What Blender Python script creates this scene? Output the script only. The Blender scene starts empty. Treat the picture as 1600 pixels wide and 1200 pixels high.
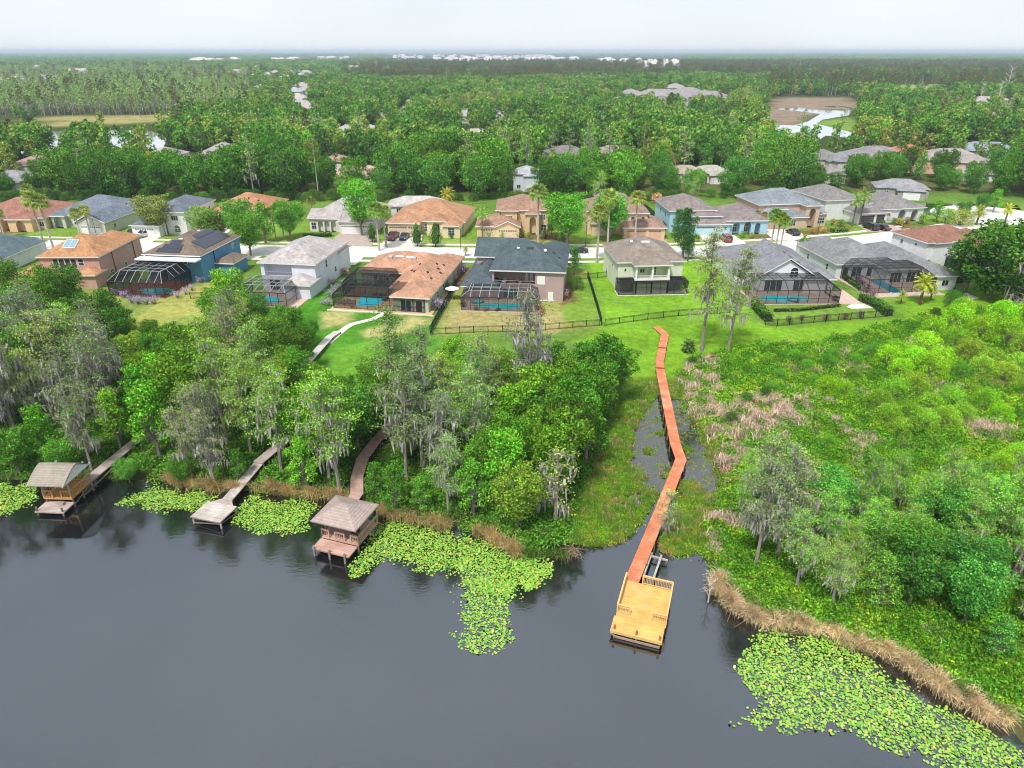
import bpy, math, random
import numpy as np
R = math.radians
S = bpy.context.scene
COL = S.collection
random.seed(7)
RNG = np.random.default_rng(11)

# ------------------------------------------------------------------ camera, sky, sun, exposure
CAMH, PITCH, F = 43.0, R(26.0), 1066.67
cd = bpy.data.cameras.new('camera')
cd.sensor_width = 36; cd.lens = 24.0; cd.clip_start = 0.5; cd.clip_end = 60000
cam = bpy.data.objects.new('camera', cd); COL.objects.link(cam)
cam.location = (0, 0, CAMH); cam.rotation_euler = (R(90) - PITCH, 0, 0)
S.camera = cam
SUN_EL, SUN_AZ = R(58), R(205)          # azimuth measured from +Y clockwise (sun behind the camera, to the left)
w = bpy.data.worlds.new('World'); S.world = w; w.use_nodes = True
nt = w.node_tree; nt.nodes.clear()
out = nt.nodes.new('ShaderNodeOutputWorld'); bg = nt.nodes.new('ShaderNodeBackground')
sky = nt.nodes.new('ShaderNodeTexSky'); sky.sky_type = 'NISHITA'; sky.sun_disc = False
sky.sun_elevation = SUN_EL; sky.sun_rotation = SUN_AZ; sky.dust_density = 0.6; sky.ozone_density = 2.0
tc = nt.nodes.new('ShaderNodeTexCoord'); mp = nt.nodes.new('ShaderNodeMapping'); mp.inputs['Scale'].default_value = (1, 1, 2.6)
ns = nt.nodes.new('ShaderNodeTexNoise'); ns.inputs['Scale'].default_value = 2.6; ns.inputs['Detail'].default_value = 6
rp = nt.nodes.new('ShaderNodeValToRGB')
rp.color_ramp.elements[0].position = .36; rp.color_ramp.elements[0].color = (.74, .74, .74, 1)
rp.color_ramp.elements[1].position = .66; rp.color_ramp.elements[1].color = (.95, .95, .95, 1)
mx = nt.nodes.new('ShaderNodeMixRGB'); mx.inputs[2].default_value = (9.0, 9.6, 10.3, 1)
L = nt.links.new
L(tc.outputs['Generated'], mp.inputs['Vector']); L(mp.outputs[0], ns.inputs['Vector']); L(ns.outputs['Fac'], rp.inputs[0])
L(rp.outputs[0], mx.inputs[0]); L(sky.outputs[0], mx.inputs[1]); L(mx.outputs[0], bg.inputs['Color'])
bg.inputs['Strength'].default_value = 0.05
L(bg.outputs[0], out.inputs['Surface'])
sd = bpy.data.lights.new('sun', 'SUN'); sd.energy = 2.0; sd.angle = R(7); sd.color = (1, .96, .9)
sun = bpy.data.objects.new('sun', sd); COL.objects.link(sun)
from mathutils import Vector, Matrix
sdir = Vector((math.sin(SUN_AZ) * math.cos(SUN_EL), math.cos(SUN_AZ) * math.cos(SUN_EL), math.sin(SUN_EL)))
sun.rotation_euler = (-sdir).to_track_quat('-Z', 'Y').to_euler(); sun.location = (0, -50, 200)
S.view_settings.view_transform = 'Standard'; S.view_settings.look = 'None'; S.view_settings.gamma = 1
S.view_settings.exposure = 1.08
S.cycles.max_bounces = 6; S.cycles.diffuse_bounces = 3; S.cycles.glossy_bounces = 2; S.cycles.transparent_max_bounces = 12
S.cycles.transmission_bounces = 2; S.cycles.volume_bounces = 0; S.cycles.caustics_reflective = False; S.cycles.caustics_refractive = False
S.cycles.pixel_filter_type = 'BLACKMAN_HARRIS'; S.cycles.filter_width = 1.05; S.cycles.use_adaptive_sampling = True; S.cycles.adaptive_threshold = 0.02; S.cycles.use_denoising = True

# ------------------------------------------------------------------ geometry of the place from the view
cP, sP = math.cos(PITCH), math.sin(PITCH)
def P(px, py, z=1.2):
    a = (px - 800) / F; b = -(py - 600) / F
    t = (z - CAMH) / (-sP + b * cP)
    return (a * t, (cP + b * sP) * t)
def proj(x, y, z):
    zc = z - CAMH; d = y * cP - zc * sP; u = y * sP + zc * cP
    return (800 + F * x / d, 600 - F * u / d, d)
def inpoly(x, y, poly):
    x = np.asarray(x, float); y = np.asarray(y, float); r = np.zeros(x.shape, bool); n = len(poly)
    for i in range(n):
        x1, y1 = poly[i]; x2, y2 = poly[(i + 1) % n]
        c = ((y1 > y) != (y2 > y))
        with np.errstate(divide='ignore', invalid='ignore'):
            r ^= c & (x < (x2 - x1) * (y - y1) / ((y2 - y1) or 1e-9) + x1)
    return r
def polydist(x, y, poly, closed=True):
    x = np.asarray(x, float); y = np.asarray(y, float); d = np.full(x.shape, 1e9); n = len(poly)
    for i in range(n if closed else n - 1):
        x1, y1 = poly[i]; x2, y2 = poly[(i + 1) % n]
        ex, ey = x2 - x1, y2 - y1; l = ex * ex + ey * ey + 1e-9
        t = np.clip(((x - x1) * ex + (y - y1) * ey) / l, 0, 1)
        d = np.minimum(d, np.hypot(x - x1 - t * ex, y - y1 - t * ey))
    return d
_NK = np.random.default_rng(3).uniform(-1, 1, (14, 3))
def vnoise(x, y, s):
    r = 0
    for i, (a, b, c) in enumerate(_NK):
        r = r + np.sin((a * x + b * y) * 2.4 / s + c * 9 + 1.7 * np.sin((b * x - a * y) * 1.3 / s + i))
    return r / 14 * 1.8
def ss(a, b, x): t = np.clip((x - a) / (b - a), 0, 1); return t * t * (3 - 2 * t)
SHORE = [(-700, 735), (-300, 745), (0, 750), (60, 755), (140, 748), (215, 752), (260, 750), (320, 765), (400, 768), (480, 775), (560, 785),
 (600, 798), (650, 815), (700, 822), (745, 830), (790, 862), (830, 872), (860, 852), (890, 848), (905, 852), (945, 856), (985, 838),
 (1003, 815), (1016, 795), (1020, 778), (1032, 778), (1036, 800), (1030, 830), (1026, 862), (1060, 868), (1100, 862), (1108, 900), (1115, 940),
 (1150, 965), (1200, 988), (1290, 1000), (1370, 1030), (1450, 1072), (1530, 1120), (1640, 1190), (1800, 1320), (2100, 1500)]
LAND = [P(a, b, 0) for a, b in SHORE]
LAND = [(-20000, LAND[0][1])] + LAND + [(20000, LAND[-1][1] - 5), (20000, 24000), (-20000, 24000)]
PONDS = [[P(*q, .2) for q in [(1002, 632), (1030, 612), (1060, 618), (1086, 622), (1096, 660), (1108, 690), (1124, 720), (1134, 752), (1128, 785), (1100, 772), (1075, 752), (1045, 772), (1005, 765), (985, 740), (975, 712), (986, 670)]],
         [P(*q, .2) for q in [(965, 768), (1000, 762), (1012, 780), (985, 798), (962, 790)]]]
def T(x, y):
    x = np.asarray(x, float); y = np.asarray(y, float)
    d = polydist(x, y, LAND); i = inpoly(x, y, LAND)
    h = np.where(i, np.minimum(0.06 + 0.13 * d, 0.42), np.maximum(-0.2 - 0.35 * d, -2.2))
    h = h + np.where(i, 0.78 * ss(88, 116, y), 0)
    h = h + np.where(i & (y < 116), 0.05 * vnoise(x, y, 3.0) * ss(116, 105, y) if False else 0.05 * vnoise(x, y, 3.0) * (1 - ss(100, 115, y)), 0)
    near = (y < 110) & (y > 40) & (x > 0) & (x < 40)
    for p in PONDS:
        pd = np.where(inpoly(x, y, p), polydist(x, y, p), -polydist(x, y, p))
        k = ss(-1.2, 1.2, pd) * near
        h = h * (1 - k) + k * (-0.13 + 0.17 * vnoise(x + 50, y, 1.1))
    return h
def T1(x, y): return float(T(np.array([x]), np.array([y]))[0])

# ------------------------------------------------------------------ helpers
def tag(o, label=None, cat=None, group=None, kind=None):
    if label: o['label'] = label
    if cat: o['category'] = cat
    if group: o['group'] = group
    if kind: o['kind'] = kind
    return o
def empty(name, loc=(0, 0, 0), rz=0):
    o = bpy.data.objects.new(name, None); COL.objects.link(o); o.location = loc; o.rotation_euler = (0, 0, rz); o.empty_display_size = .5
    return o
class MB:
    def __init__(s): s.v = []; s.f = []; s.m = []
    def face(s, pts, mi=0):
        n = len(s.v); s.v += [tuple(p) for p in pts]; s.f.append(tuple(range(n, n + len(pts)))); s.m.append(mi)
    def box(s, x0, y0, z0, x1, y1, z1, mi=0):
        n = len(s.v); s.v += [(x, y, z) for z in (z0, z1) for y in (y0, y1) for x in (x0, x1)]
        for q in ((0, 2, 3, 1), (4, 5, 7, 6), (0, 1, 5, 4), (2, 6, 7, 3), (0, 4, 6, 2), (1, 3, 7, 5)): s.f.append(tuple(n + i for i in q)); s.m.append(mi)
    def bar(s, a, b, t, t2=None, mi=0):
        a = Vector(a); b = Vector(b); d = b - a
        if d.length < 1e-6: return
        t2 = t2 or t; d.normalize(); u = d.cross(Vector((0, 0, 1)))
        if u.length < 1e-3: u = Vector((1, 0, 0))
        u.normalize(); v = u.cross(d); u = u * t / 2; v = v * t2 / 2; n = len(s.v)
        for q in (a, b): s.v += [tuple(q - u - v), tuple(q + u - v), tuple(q + u + v), tuple(q - u + v)]
        for q in ((0, 3, 2, 1), (4, 5, 6, 7), (0, 1, 5, 4), (1, 2, 6, 5), (2, 3, 7, 6), (3, 0, 4, 7)): s.f.append(tuple(n + i for i in q)); s.m.append(mi)
    def tube(s, a, b, r0, r1, k=7, mi=0, caps=True):
        a = Vector(a); b = Vector(b); d = (b - a)
        if d.length < 1e-6: return
        d.normalize(); u = d.cross(Vector((0, 0, 1)))
        if u.length < 1e-3: u = Vector((1, 0, 0))
        u.normalize(); v = d.cross(u); n = len(s.v)
        for q, r in ((a, r0), (b, r1)):
            for i in range(k):
                t = 2 * math.pi * i / k; s.v.append(tuple(q + u * (r * math.cos(t)) + v * (r * math.sin(t))))
        for i in range(k):
            j = (i + 1) % k; s.f.append((n + i, n + j, n + k + j, n + k + i)); s.m.append(mi)
        if caps: s.f.append(tuple(n + i for i in range(k))[::-1]); s.f.append(tuple(n + k + i for i in range(k))); s.m += [mi, mi]
    def prism(s, poly, z0, z1, mi=0):
        n = len(s.v); k = len(poly); s.v += [(x, y, z0) for x, y in poly] + [(x, y, z1) for x, y in poly]
        s.f.append(tuple(n + i for i in range(k))[::-1]); s.f.append(tuple(n + k + i for i in range(k))); s.m += [mi, mi]
        for i in range(k):
            j = (i + 1) % k; s.f.append((n + i, n + j, n + k + j, n + k + i)); s.m.append(mi)
    def mesh(s, name, mats):
        me = bpy.data.meshes.new(name); me.from_pydata(s.v, [], s.f)
        mats = mats if isinstance(mats, (list, tuple)) else [mats]
        for m in mats: me.materials.append(m)
        if len(mats) > 1: me.polygons.foreach_set('material_index', s.m)
        return me
    def build(s, name, mats, parent=None, smooth=False):
        me = s.mesh(name, mats)
        if smooth: me.polygons.foreach_set('use_smooth', [True] * len(s.f))
        o = bpy.data.objects.new(name, me); COL.objects.link(o)
        if parent: o.parent = parent
        return o
def npmesh(name, V, Q, mat, smooth=False):
    me = bpy.data.meshes.new(name); V = np.asarray(V, np.float32); Q = np.asarray(Q, np.int32); k = Q.shape[1]
    me.vertices.add(len(V)); me.vertices.foreach_set('co', V.ravel())
    me.loops.add(Q.size); me.loops.foreach_set('vertex_index', Q.ravel())
    me.polygons.add(len(Q)); me.polygons.foreach_set('loop_start', np.arange(0, Q.size, k, dtype=np.int32))
    me.update(calc_edges=True)
    if smooth: me.polygons.foreach_set('use_smooth', np.ones(len(Q), bool))
    for m in (mat if isinstance(mat, (list, tuple)) else [mat]): me.materials.append(m)
    return me
def mobj(name, me, parent=None):
    o = bpy.data.objects.new(name, me); COL.objects.link(o)
    if parent: o.parent = parent
    return o

# ------------------------------------------------------------------ materials
_M = {}
LEAFGAIN = (1.75, 1.42, 1.3)      # bright spring foliage
class N:
    def __init__(s, name):
        s.m = bpy.data.materials.new(name); s.m.use_nodes = True; s.t = s.m.node_tree; s.t.nodes.clear()
        s.o = s.n('ShaderNodeOutputMaterial')
    def n(s, typ, **kw):
        x = s.t.nodes.new(typ)
        for k, v in kw.items():
            if hasattr(x, k): setattr(x, k, v)
        return x
    def l(s, a, b): s.t.links.new(a, b)
    def noise(s, vec, scale, detail=4, rough=.55):
        x = s.n('ShaderNodeTexNoise'); x.inputs['Scale'].default_value = scale; x.inputs['Detail'].default_value = detail; x.inputs['Roughness'].default_value = rough
        if vec is not None: s.l(vec, x.inputs['Vector'])
        return x.outputs['Fac']
    def maprange(s, v, a, b, c, d):
        x = s.n('ShaderNodeMapRange'); s.l(v, x.inputs[0])
        for i, q in enumerate((a, b, c, d)): x.inputs[i + 1].default_value = q
        return x.outputs[0]
    def mul(s, col, val):
        x = s.n('ShaderNodeMixRGB', blend_type='MULTIPLY'); x.inputs[0].default_value = 1
        for i, q in ((1, col), (2, val)):
            if isinstance(q, tuple): x.inputs[i].default_value = (*q[:3], 1)
            else: s.l(q, x.inputs[i])
        return x.outputs[0]
    def mix(s, fac, a, b):
        x = s.n('ShaderNodeMixRGB')
        for i, q in ((0, fac), (1, a), (2, b)):
            if isinstance(q, tuple): x.inputs[i].default_value = (*q[:3], 1)
            elif isinstance(q, (int, float)): x.inputs[i].default_value = q
            else: s.l(q, x.inputs[i])
        return x.outputs[0]
    def coord(s, which='Object'): return s.n('ShaderNodeTexCoord').outputs[which]
    def pos(s): return s.n('ShaderNodeNewGeometry').outputs['Position']
def basic(name, col, var=.25, scale=3.0, rough=.8, bump=0, spec=.3, coords='Object', metal=0, fine=0):
    if name in _M: return _M[name]
    a = N(name); b = a.n('ShaderNodeBsdfPrincipled'); c = a.coord(coords)
    f = a.noise(c, scale); v = a.maprange(f, .25, .75, 1 - var, 1 + var)
    col_ = a.mul(col, v)
    if fine:
        f2 = a.noise(c, scale * 9, 2); col_ = a.mul(col_, a.maprange(f2, .3, .7, 1 - fine, 1 + fine))
    a.l(col_, b.inputs['Base Color']); b.inputs['Roughness'].default_value = rough; b.inputs['Metallic'].default_value = metal
    b.inputs['Specular IOR Level'].default_value = spec
    if bump:
        bm = a.n('ShaderNodeBump'); bm.inputs['Strength'].default_value = bump; bm.inputs['Distance'].default_value = .05; a.l(f, bm.inputs['Height']); a.l(bm.outputs[0], b.inputs['Normal'])
    a.l(b.outputs[0], a.o.inputs['Surface']); _M[name] = a.m; return a.m
def shingle(name, col, var=.3, stain=.25, courses=True):
    if name in _M: return _M[name]
    a = N(name); b = a.n('ShaderNodeBsdfPrincipled'); c = a.coord('Object')
    f1 = a.noise(c, 2.6, 3); f2 = a.noise(c, .35, 4); f3 = a.noise(c, 9, 1)
    x = a.mul(col, a.maprange(f1, .3, .7, 1 - var * .6, 1 + var * .6)); x = a.mul(x, a.maprange(f3, .25, .75, 1 - var, 1 + var))
    mp_ = a.n('ShaderNodeMapping'); mp_.inputs['Scale'].default_value = (1, 1, .3); a.l(c, mp_.inputs[0])
    f4 = a.noise(mp_.outputs[0], 1.1, 4)
    x = a.mul(x, a.maprange(f4, .38, .7, 1 + stain * .2, 1 - stain))
    x = a.mul(x, a.maprange(f2, .35, .7, 1.05, 1 - stain))
    wv = a.n('ShaderNodeTexWave'); wv.bands_direction = 'Z'; wv.inputs['Scale'].default_value = 2.4; wv.inputs['Distortion'].default_value = .6; a.l(c, wv.inputs['Vector'])
    x = a.mul(x, a.maprange(wv.outputs['Fac'], 0, 1, .88, 1.06))
    a.l(x, b.inputs['Base Color']); b.inputs['Roughness'].default_value = .85; b.inputs['Specular IOR Level'].default_value = .25
    bm = a.n('ShaderNodeBump'); bm.inputs['Strength'].default_value = .5; bm.inputs['Distance'].default_value = .05; a.l(wv.outputs['Fac'], bm.inputs['Height']); a.l(bm.outputs[0], b.inputs['Normal'])
    a.l(b.outputs[0], a.o.inputs['Surface']); _M[name] = a.m; return a.m
def planks(name, col, axis='Y', scale=1.1, var=.25, stain=0, wear=None):
    if name in _M: return _M[name]
    a = N(name); b = a.n('ShaderNodeBsdfPrincipled'); c = a.coord('Object')
    wv = a.n('ShaderNodeTexWave'); wv.bands_direction = axis; wv.wave_profile = 'SAW'; wv.inputs['Scale'].default_value = scale; a.l(c, wv.inputs['Vector'])
    line = a.maprange(wv.outputs['Fac'], 0, .16, .55, 1)
    mp_ = a.n('ShaderNodeMapping'); mp_.inputs['Scale'].default_value = (.5, 6, 6) if axis == 'Y' else (6, .5, 6); a.l(c, mp_.inputs[0])
    f = a.noise(mp_.outputs[0], 1.6, 5); f2 = a.noise(c, .7, 4)
    x = a.mul(col, a.maprange(f, .3, .7, 1 - var, 1 + var)); x = a.mul(x, line); x = a.mul(x, a.maprange(f2, .3, .7, 1 - var - stain, 1 + var))
    if wear:
        f3 = a.noise(a.pos(), .55, 6, .7); x = a.mix(a.maprange(f3, .48, .66, 0, .65), x, a.mul(tuple(wear), line))
    a.l(x, b.inputs['Base Color']); b.inputs['Roughness'].default_value = .8; b.inputs['Specular IOR Level'].default_value = .25
    a.l(b.outputs[0], a.o.inputs['Surface']); _M[name] = a.m; return a.m
def leafmat(name, lo=.3, hi=1.8, trans=.22, warm=.12, col=None):
    if col: name += '_%d_%d_%d' % tuple(int(q * 999) for q in col)
    if name in _M: return _M[name]
    a = N(name); oi = a.n('ShaderNodeObjectInfo'); g = a.n('ShaderNodeNewGeometry'); c = a.coord('Object')
    x = a.mul(tuple(col) if col else oi.outputs['Color'], (1.0, 1.0, 1.0)) if False else a.mul(a.mul(tuple(col) if col else oi.outputs['Color'], LEAFGAIN if name.split('_')[0] in ('leaf', 'wood', 'clump') else (1.15, 1.15, 1.1)), a.maprange(g.outputs['Random Per Island'], 0, 1, lo, hi))
    f = a.noise(c, .55, 3); x = a.mul(x, a.maprange(f, .3, .7, .72, 1.3))
    f2 = a.noise(c, 1.7, 2); hs = a.n('ShaderNodeHueSaturation'); a.l(x, hs.inputs['Color']); a.l(a.maprange(f2, .3, .7, .5 - warm * .3, .5 + warm * .25), hs.inputs['Hue'])
    rv = a.maprange(oi.outputs['Random'], 0, 1, .85, 1.15); a.l(rv, hs.inputs['Value'])
    d = a.n('ShaderNodeBsdfDiffuse'); t = a.n('ShaderNodeBsdfTranslucent'); m = a.n('ShaderNodeMixShader'); m.inputs[0].default_value = trans
    a.l(hs.outputs[0], d.inputs[0]); a.l(hs.outputs[0], t.inputs[0]); a.l(d.outputs[0], m.inputs[1]); a.l(t.outputs[0], m.inputs[2])
    a.l(m.outputs[0], a.o.inputs['Surface']); _M[name] = a.m; return a.m
LEAF = leafmat('leaf_green'); BLADE = leafmat('reed_blade', .6, 1.5, .25, .1)
def glass(name='window_glass', col=(.03, .04, .05)):
    if name in _M: return _M[name]
    m = basic(name, col, .3, 1.5, .08, 0, .9); return m
WHITE = basic('white_paint', (.78, .78, .76), .06, 2, .6); GLASS = glass()
BARK = basic('grey_bark', (.22, .19, .17), .4, 3, .95, .5, .1); PALEBARK = basic('pale_bark', (.42, .38, .34), .35, 3, .95, .5, .1)
MOSS = leafmat('hanging_moss', .7, 1.3, .25, .02)
METAL_D = basic('dark_bronze_metal', (.035, .033, .03), .2, 4, .5); METAL_L = basic('grey_metal', (.36, .37, .38), .15, 4, .45)
CONC = basic('concrete', (.66, .62, .54), .12, .8, .9, .2, .2, 'Object', 0, .06)
PAVER = basic('paver', (.42, .34, .30), .15, .9, .9, .2, .2, 'Object', 0, .15)
def screenmat(name='screen_mesh', op=.5, col=(.02, .022, .025)):
    if name in _M: return _M[name]
    a = N(name); d = a.n('ShaderNodeBsdfDiffuse'); d.inputs[0].default_value = (*col, 1); t = a.n('ShaderNodeBsdfTransparent'); m = a.n('ShaderNodeMixShader'); m.inputs[0].default_value = 1 - op
    a.l(d.outputs[0], m.inputs[1]); a.l(t.outputs[0], m.inputs[2]); a.l(m.outputs[0], a.o.inputs['Surface']); _M[name] = a.m; return a.m
def watermat(name, base, ior=1.7, rough=.03, bscale=1.2, bstr=.25, gcol=(1, 1, 1)):
    if name in _M: return _M[name]
    a = N(name); c = a.pos(); mp_ = a.n('ShaderNodeMapping'); mp_.inputs['Scale'].default_value = (.7, 1.3, 1); a.l(c, mp_.inputs[0])
    f = a.noise(mp_.outputs[0], bscale, 5, .6); f2 = a.noise(c, bscale * .04, 3)
    ad = a.n('ShaderNodeMath', operation='MULTIPLY'); a.l(f, ad.inputs[0]); a.l(a.maprange(f2, .35, .65, .35, 1.3), ad.inputs[1])
    bm = a.n('ShaderNodeBump'); bm.inputs['Strength'].default_value = bstr; bm.inputs['Distance'].default_value = .05; a.l(ad.outputs[0], bm.inputs['Height'])
    d = a.n('ShaderNodeBsdfDiffuse'); d.inputs[0].default_value = (*base, 1)
    g = a.n('ShaderNodeBsdfGlossy'); g.inputs['Roughness'].default_value = rough; g.inputs[0].default_value = (*gcol, 1); a.l(bm.outputs[0], g.inputs['Normal'])
    fr = a.n('ShaderNodeFresnel'); fr.inputs[0].default_value = ior; a.l(bm.outputs[0], fr.inputs['Normal'])
    m = a.n('ShaderNodeMixShader'); a.l(fr.outputs[0], m.inputs[0]); a.l(d.outputs[0], m.inputs[1]); a.l(g.outputs[0], m.inputs[2])
    a.l(m.outputs[0], a.o.inputs['Surface']); _M[name] = a.m; return a.m

# ------------------------------------------------------------------ ground, water, roads
def graded(f0, f1, step, lo, hi, g=1.13):
    c = list(np.arange(f0, f1, step)); s = step; x = c[-1]
    while x < hi: s *= g; x += s; c.append(min(x, hi))
    s = step; x = c[0]; pre = []
    while x > lo: s *= g; x -= s; pre.append(max(x, lo))
    return np.array(pre[::-1] + c)
gx = graded(-95, 105, .75, -20000, 20000); gy = graded(28, 130, .75, -300, 24000, 1.04)
GX, GY = np.meshgrid(gx, gy); GZ = T(GX, GY); nx, ny = len(gx), len(gy)
V = np.stack([GX.ravel(), GY.ravel(), GZ.ravel()], 1)
ii = (np.arange(ny - 1)[:, None] * nx + np.arange(nx - 1)[None]).ravel()
Q = np.stack([ii, ii + 1, ii + nx + 1, ii + nx], 1)
# soil and turf colours by area (what grows there)
X, Y = GX.ravel(), GY.ravel()
C = np.zeros((len(X), 3)); C[:] = (.05, .075, .022)
def zone(poly, col, soft=1.5, z=1.2, wob=1.0, k=1.0, px=True):
    p = [P(a, b, z) for a, b in poly] if px else poly
    sel = np.ones(len(X), bool)
    xs = [q[0] for q in p]; ys = [q[1] for q in p]
    sel = (X > min(xs) - 8) & (X < max(xs) + 8) & (Y > min(ys) - 8) & (Y < max(ys) + 8)
    x, y = X[sel], Y[sel]
    d = np.where(inpoly(x, y, p), 1, -1) * polydist(x, y, p) + vnoise(x, y, 2.2) * wob
    t = (ss(-soft, soft, d) * k)[:, None]; C[sel] = C[sel] * (1 - t) + np.array(col) * t
BEDS = []
LG, LV, LY, LD, DRY = (.12, .23, .035), (.16, .32, .025), (.20, .27, .045), (.065, .20, .02), (.42, .36, .17)
zone([(-700, 300), (2300, 300), (2300, 545), (1150, 545), (600, 600), (-700, 600)], (.11, .20, .035), 3, 1.2, 1)
zone([(-300, 440), (205, 440), (330, 440), (340, 520), (200, 540), (-300, 540)], (.19, .25, .06), 2)
zone([(255, 455), (335, 440), (335, 490), (210, 505)], (.29, .30, .08), 1.5)
zone([(400, 440), (505, 425), (545, 392), (560, 400), (520, 480), (660, 490), (710, 440), (720, 440), (672, 560), (560, 640), (430, 600)], LD, 1.2)
zone([(530, 540), (600, 525), (560, 600), (500, 620), (470, 590)], (.12, .28, .03), 1.5)
for q in ([(500, 488), (560, 486), (545, 506), (500, 515)], [(575, 515), (620, 505), (660, 497), (680, 495), (670, 506), (600, 525), (555, 528)], [(625, 492), (675, 500), (660, 506)]):
    zone(q, (.42, .38, .16), 1.2, 1.2, 1.6, .8)
zone([(715, 425), (918, 425), (945, 512), (675, 522)], (.24, .27, .07), 1.2)
zone([(700, 480), (900, 488), (870, 515), (700, 512)], (.33, .29, .12), 1.5, 1.2, 1.5)
zone([(885, 440), (918, 432), (940, 508), (880, 500)], (.17, .29, .04), 1.2)
zone([(918, 405), (1100, 405), (1180, 440), (1190, 490), (942, 508)], LV, 1.2, 1.2, .5)
zone([(942, 508), (1140, 492), (1210, 508), (1400, 495), (1395, 455), (1700, 455), (1700, 500), (1500, 500), (1370, 520), (1260, 548), (1140, 560), (1080, 580), (1050, 600), (975, 600), (960, 560), (900, 530)], (.145, .29, .022), 2)
zone([(1170, 455), (1400, 450), (1395, 495), (1190, 505)], (.15, .26, .04), 1)
zone([(975, 590), (1060, 590), (1072, 630), (1000, 640), (965, 700), (940, 760), (900, 848), (985, 838), (1015, 790), (1120, 790), (1110, 860), (1030, 862), (1025, 810), (930, 640)], (.085, .15, .02), 1.6, .4, 1.4)
zone([(900, 850), (985, 838), (1015, 800), (1005, 740), (940, 760)], (.12, .21, .02), 1.0, .3, .8)
zone([(1030, 862), (1100, 862), (1110, 800), (1040, 800)], (.12, .20, .02), 1.0, .3, .8)
zone([(960, 640), (1000, 640), (970, 760), (925, 800), (935, 700)], (.16, .14, .05), 1.5, .3, 2, .6)
zone([(1080, 560), (1260, 550), (1400, 520), (1700, 500), (1900, 1300), (1560, 1120), (1130, 900), (1110, 700)], (.055, .065, .025), 2, .5, 2)
zone([(1080, 620), (1300, 640), (1280, 740), (1120, 720)], (.22, .17, .12), 2, .5, 2.5, .7)
zone([(1120, 880), (1300, 940), (1620, 1080), (1700, 1200), (1560, 1140), (1400, 1040), (1200, 995)], (.10, .09, .04), 1, .3, 1)
zone([(-700, 300), (2300, 300), (2300, 280), (-700, 280)], (.10, .11, .04), 4)
for q in ([(-20, 348), (60, 352), (70, 360), (0, 366)], [(772, 366), (872, 366), (868, 379), (780, 380)], [(1165, 368), (1235, 362), (1230, 372), (1170, 378)], [(1245, 360), (1330, 352), (1330, 360), (1255, 368)], [(1385, 348), (1430, 346), (1425, 354), (1390, 357)], [(700, 425), (738, 415), (735, 440), (705, 452)], [(880, 440), (902, 440), (900, 470), (875, 478)]): BEDS.append(q)
# front gardens on the far side of the street
zone([(0, 340), (1400, 340), (1400, 375), (1200, 380), (1100, 388), (400, 388), (0, 376)], (.15, .26, .04), 1, 1.2, .6)
zone([(1040, 500), (700, 345), (860, 345), (860, 395), (700, 390)], (.14, .27, .035), 1)
zone([(1340, 320), (1700, 318), (1700, 340), (1340, 350)], (.15, .24, .04), 2)
for q in ([(60, 200), (280, 190), (280, 178), (60, 182)],): zone(q, (.27, .25, .10), 6, 1.2, 8)
zone([(1180, 172), (1215, 152), (1320, 152), (1350, 162), (1345, 178), (1300, 170), (1262, 185), (1235, 200), (1190, 200)], (.23, .18, .13), 6, 1.2, 7)
zone([(1260, 190), (1385, 180), (1390, 205), (1300, 205)], (.16, .26, .05), 6, 1.2, 5)
zone([(1395, 132), (1480, 132), (1470, 142), (1400, 140)], (.22, .32, .06), 12, 1.2, 10)
for q in BEDS: zone(q, (.16, .09, .055), .6, 1.2, .8, .85)
zone([(0, 374), (1400, 374), (1400, 380), (0, 382)], (.24, .27, .07), 1.0, 1.2, 1, .6)
def groundmat():
    a = N('ground_turf_and_soil'); b = a.n('ShaderNodeBsdfDiffuse'); at = a.n('ShaderNodeAttribute'); at.attribute_name = 'soil'
    c = a.pos(); f1 = a.noise(c, .9, 6, .7); f2 = a.noise(c, .13, 4); f3 = a.noise(c, 6, 2)
    x = a.mul(at.outputs['Color'], a.maprange(f1, .3, .7, .68, 1.36)); x = a.mul(x, a.maprange(f2, .3, .7, .8, 1.22)); x = a.mul(x, a.maprange(f3, .3, .7, .8, 1.2))
    f4 = a.noise(c, .35, 5, .65); x = a.mix(a.maprange(f4, .56, .72, 0, .45), x, a.mul(x, (1.7, 1.15, .9)))
    a.l(x, b.inputs[0]); bm = a.n('ShaderNodeBump'); bm.inputs['Strength'].default_value = .7; bm.inputs['Distance'].default_value = .12; a.l(f1, bm.inputs['Height']); a.l(bm.outputs[0], b.inputs['Normal'])
    a.l(b.outputs[0], a.o.inputs['Surface']); return a.m
me = npmesh('ground', V, Q, groundmat(), True)
ca = me.color_attributes.new('soil', 'FLOAT_COLOR', 'POINT'); ca.data.foreach_set('color', np.concatenate([C, np.ones((len(C), 1))], 1).astype(np.float32).ravel())
tag(mobj('ground', me), kind='structure')
LAKE = watermat('lake_water', (.010, .011, .012), 2.5, .03, 2.0, .22, (.93, 1.0, 1.10))
m = MB(); m.face([(-400, -250, 0), (400, -250, 0), (400, 112, 0), (-400, 112, 0)]); tag(m.build('lake_water', LAKE), kind='structure')
POND = watermat('pond_water', (.03, .032, .03), 2.0, .05, .5, .05)
def pond(pts, z=1.215, mat=POND, name='pond_water'):
    m = MB(); m.face([(*P(a, b, 1.2), z) for a, b in pts]); tag(m.build(name, mat), kind='structure')
pond([(1385, 318), (1480, 318), (1560, 319), (1590, 321), (1600, 334), (1520, 337), (1455, 336), (1420, 334), (1380, 329)], 1.215, watermat('dark_pond', (.01, .012, .009), 1.4, .03, 1, .04))
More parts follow.
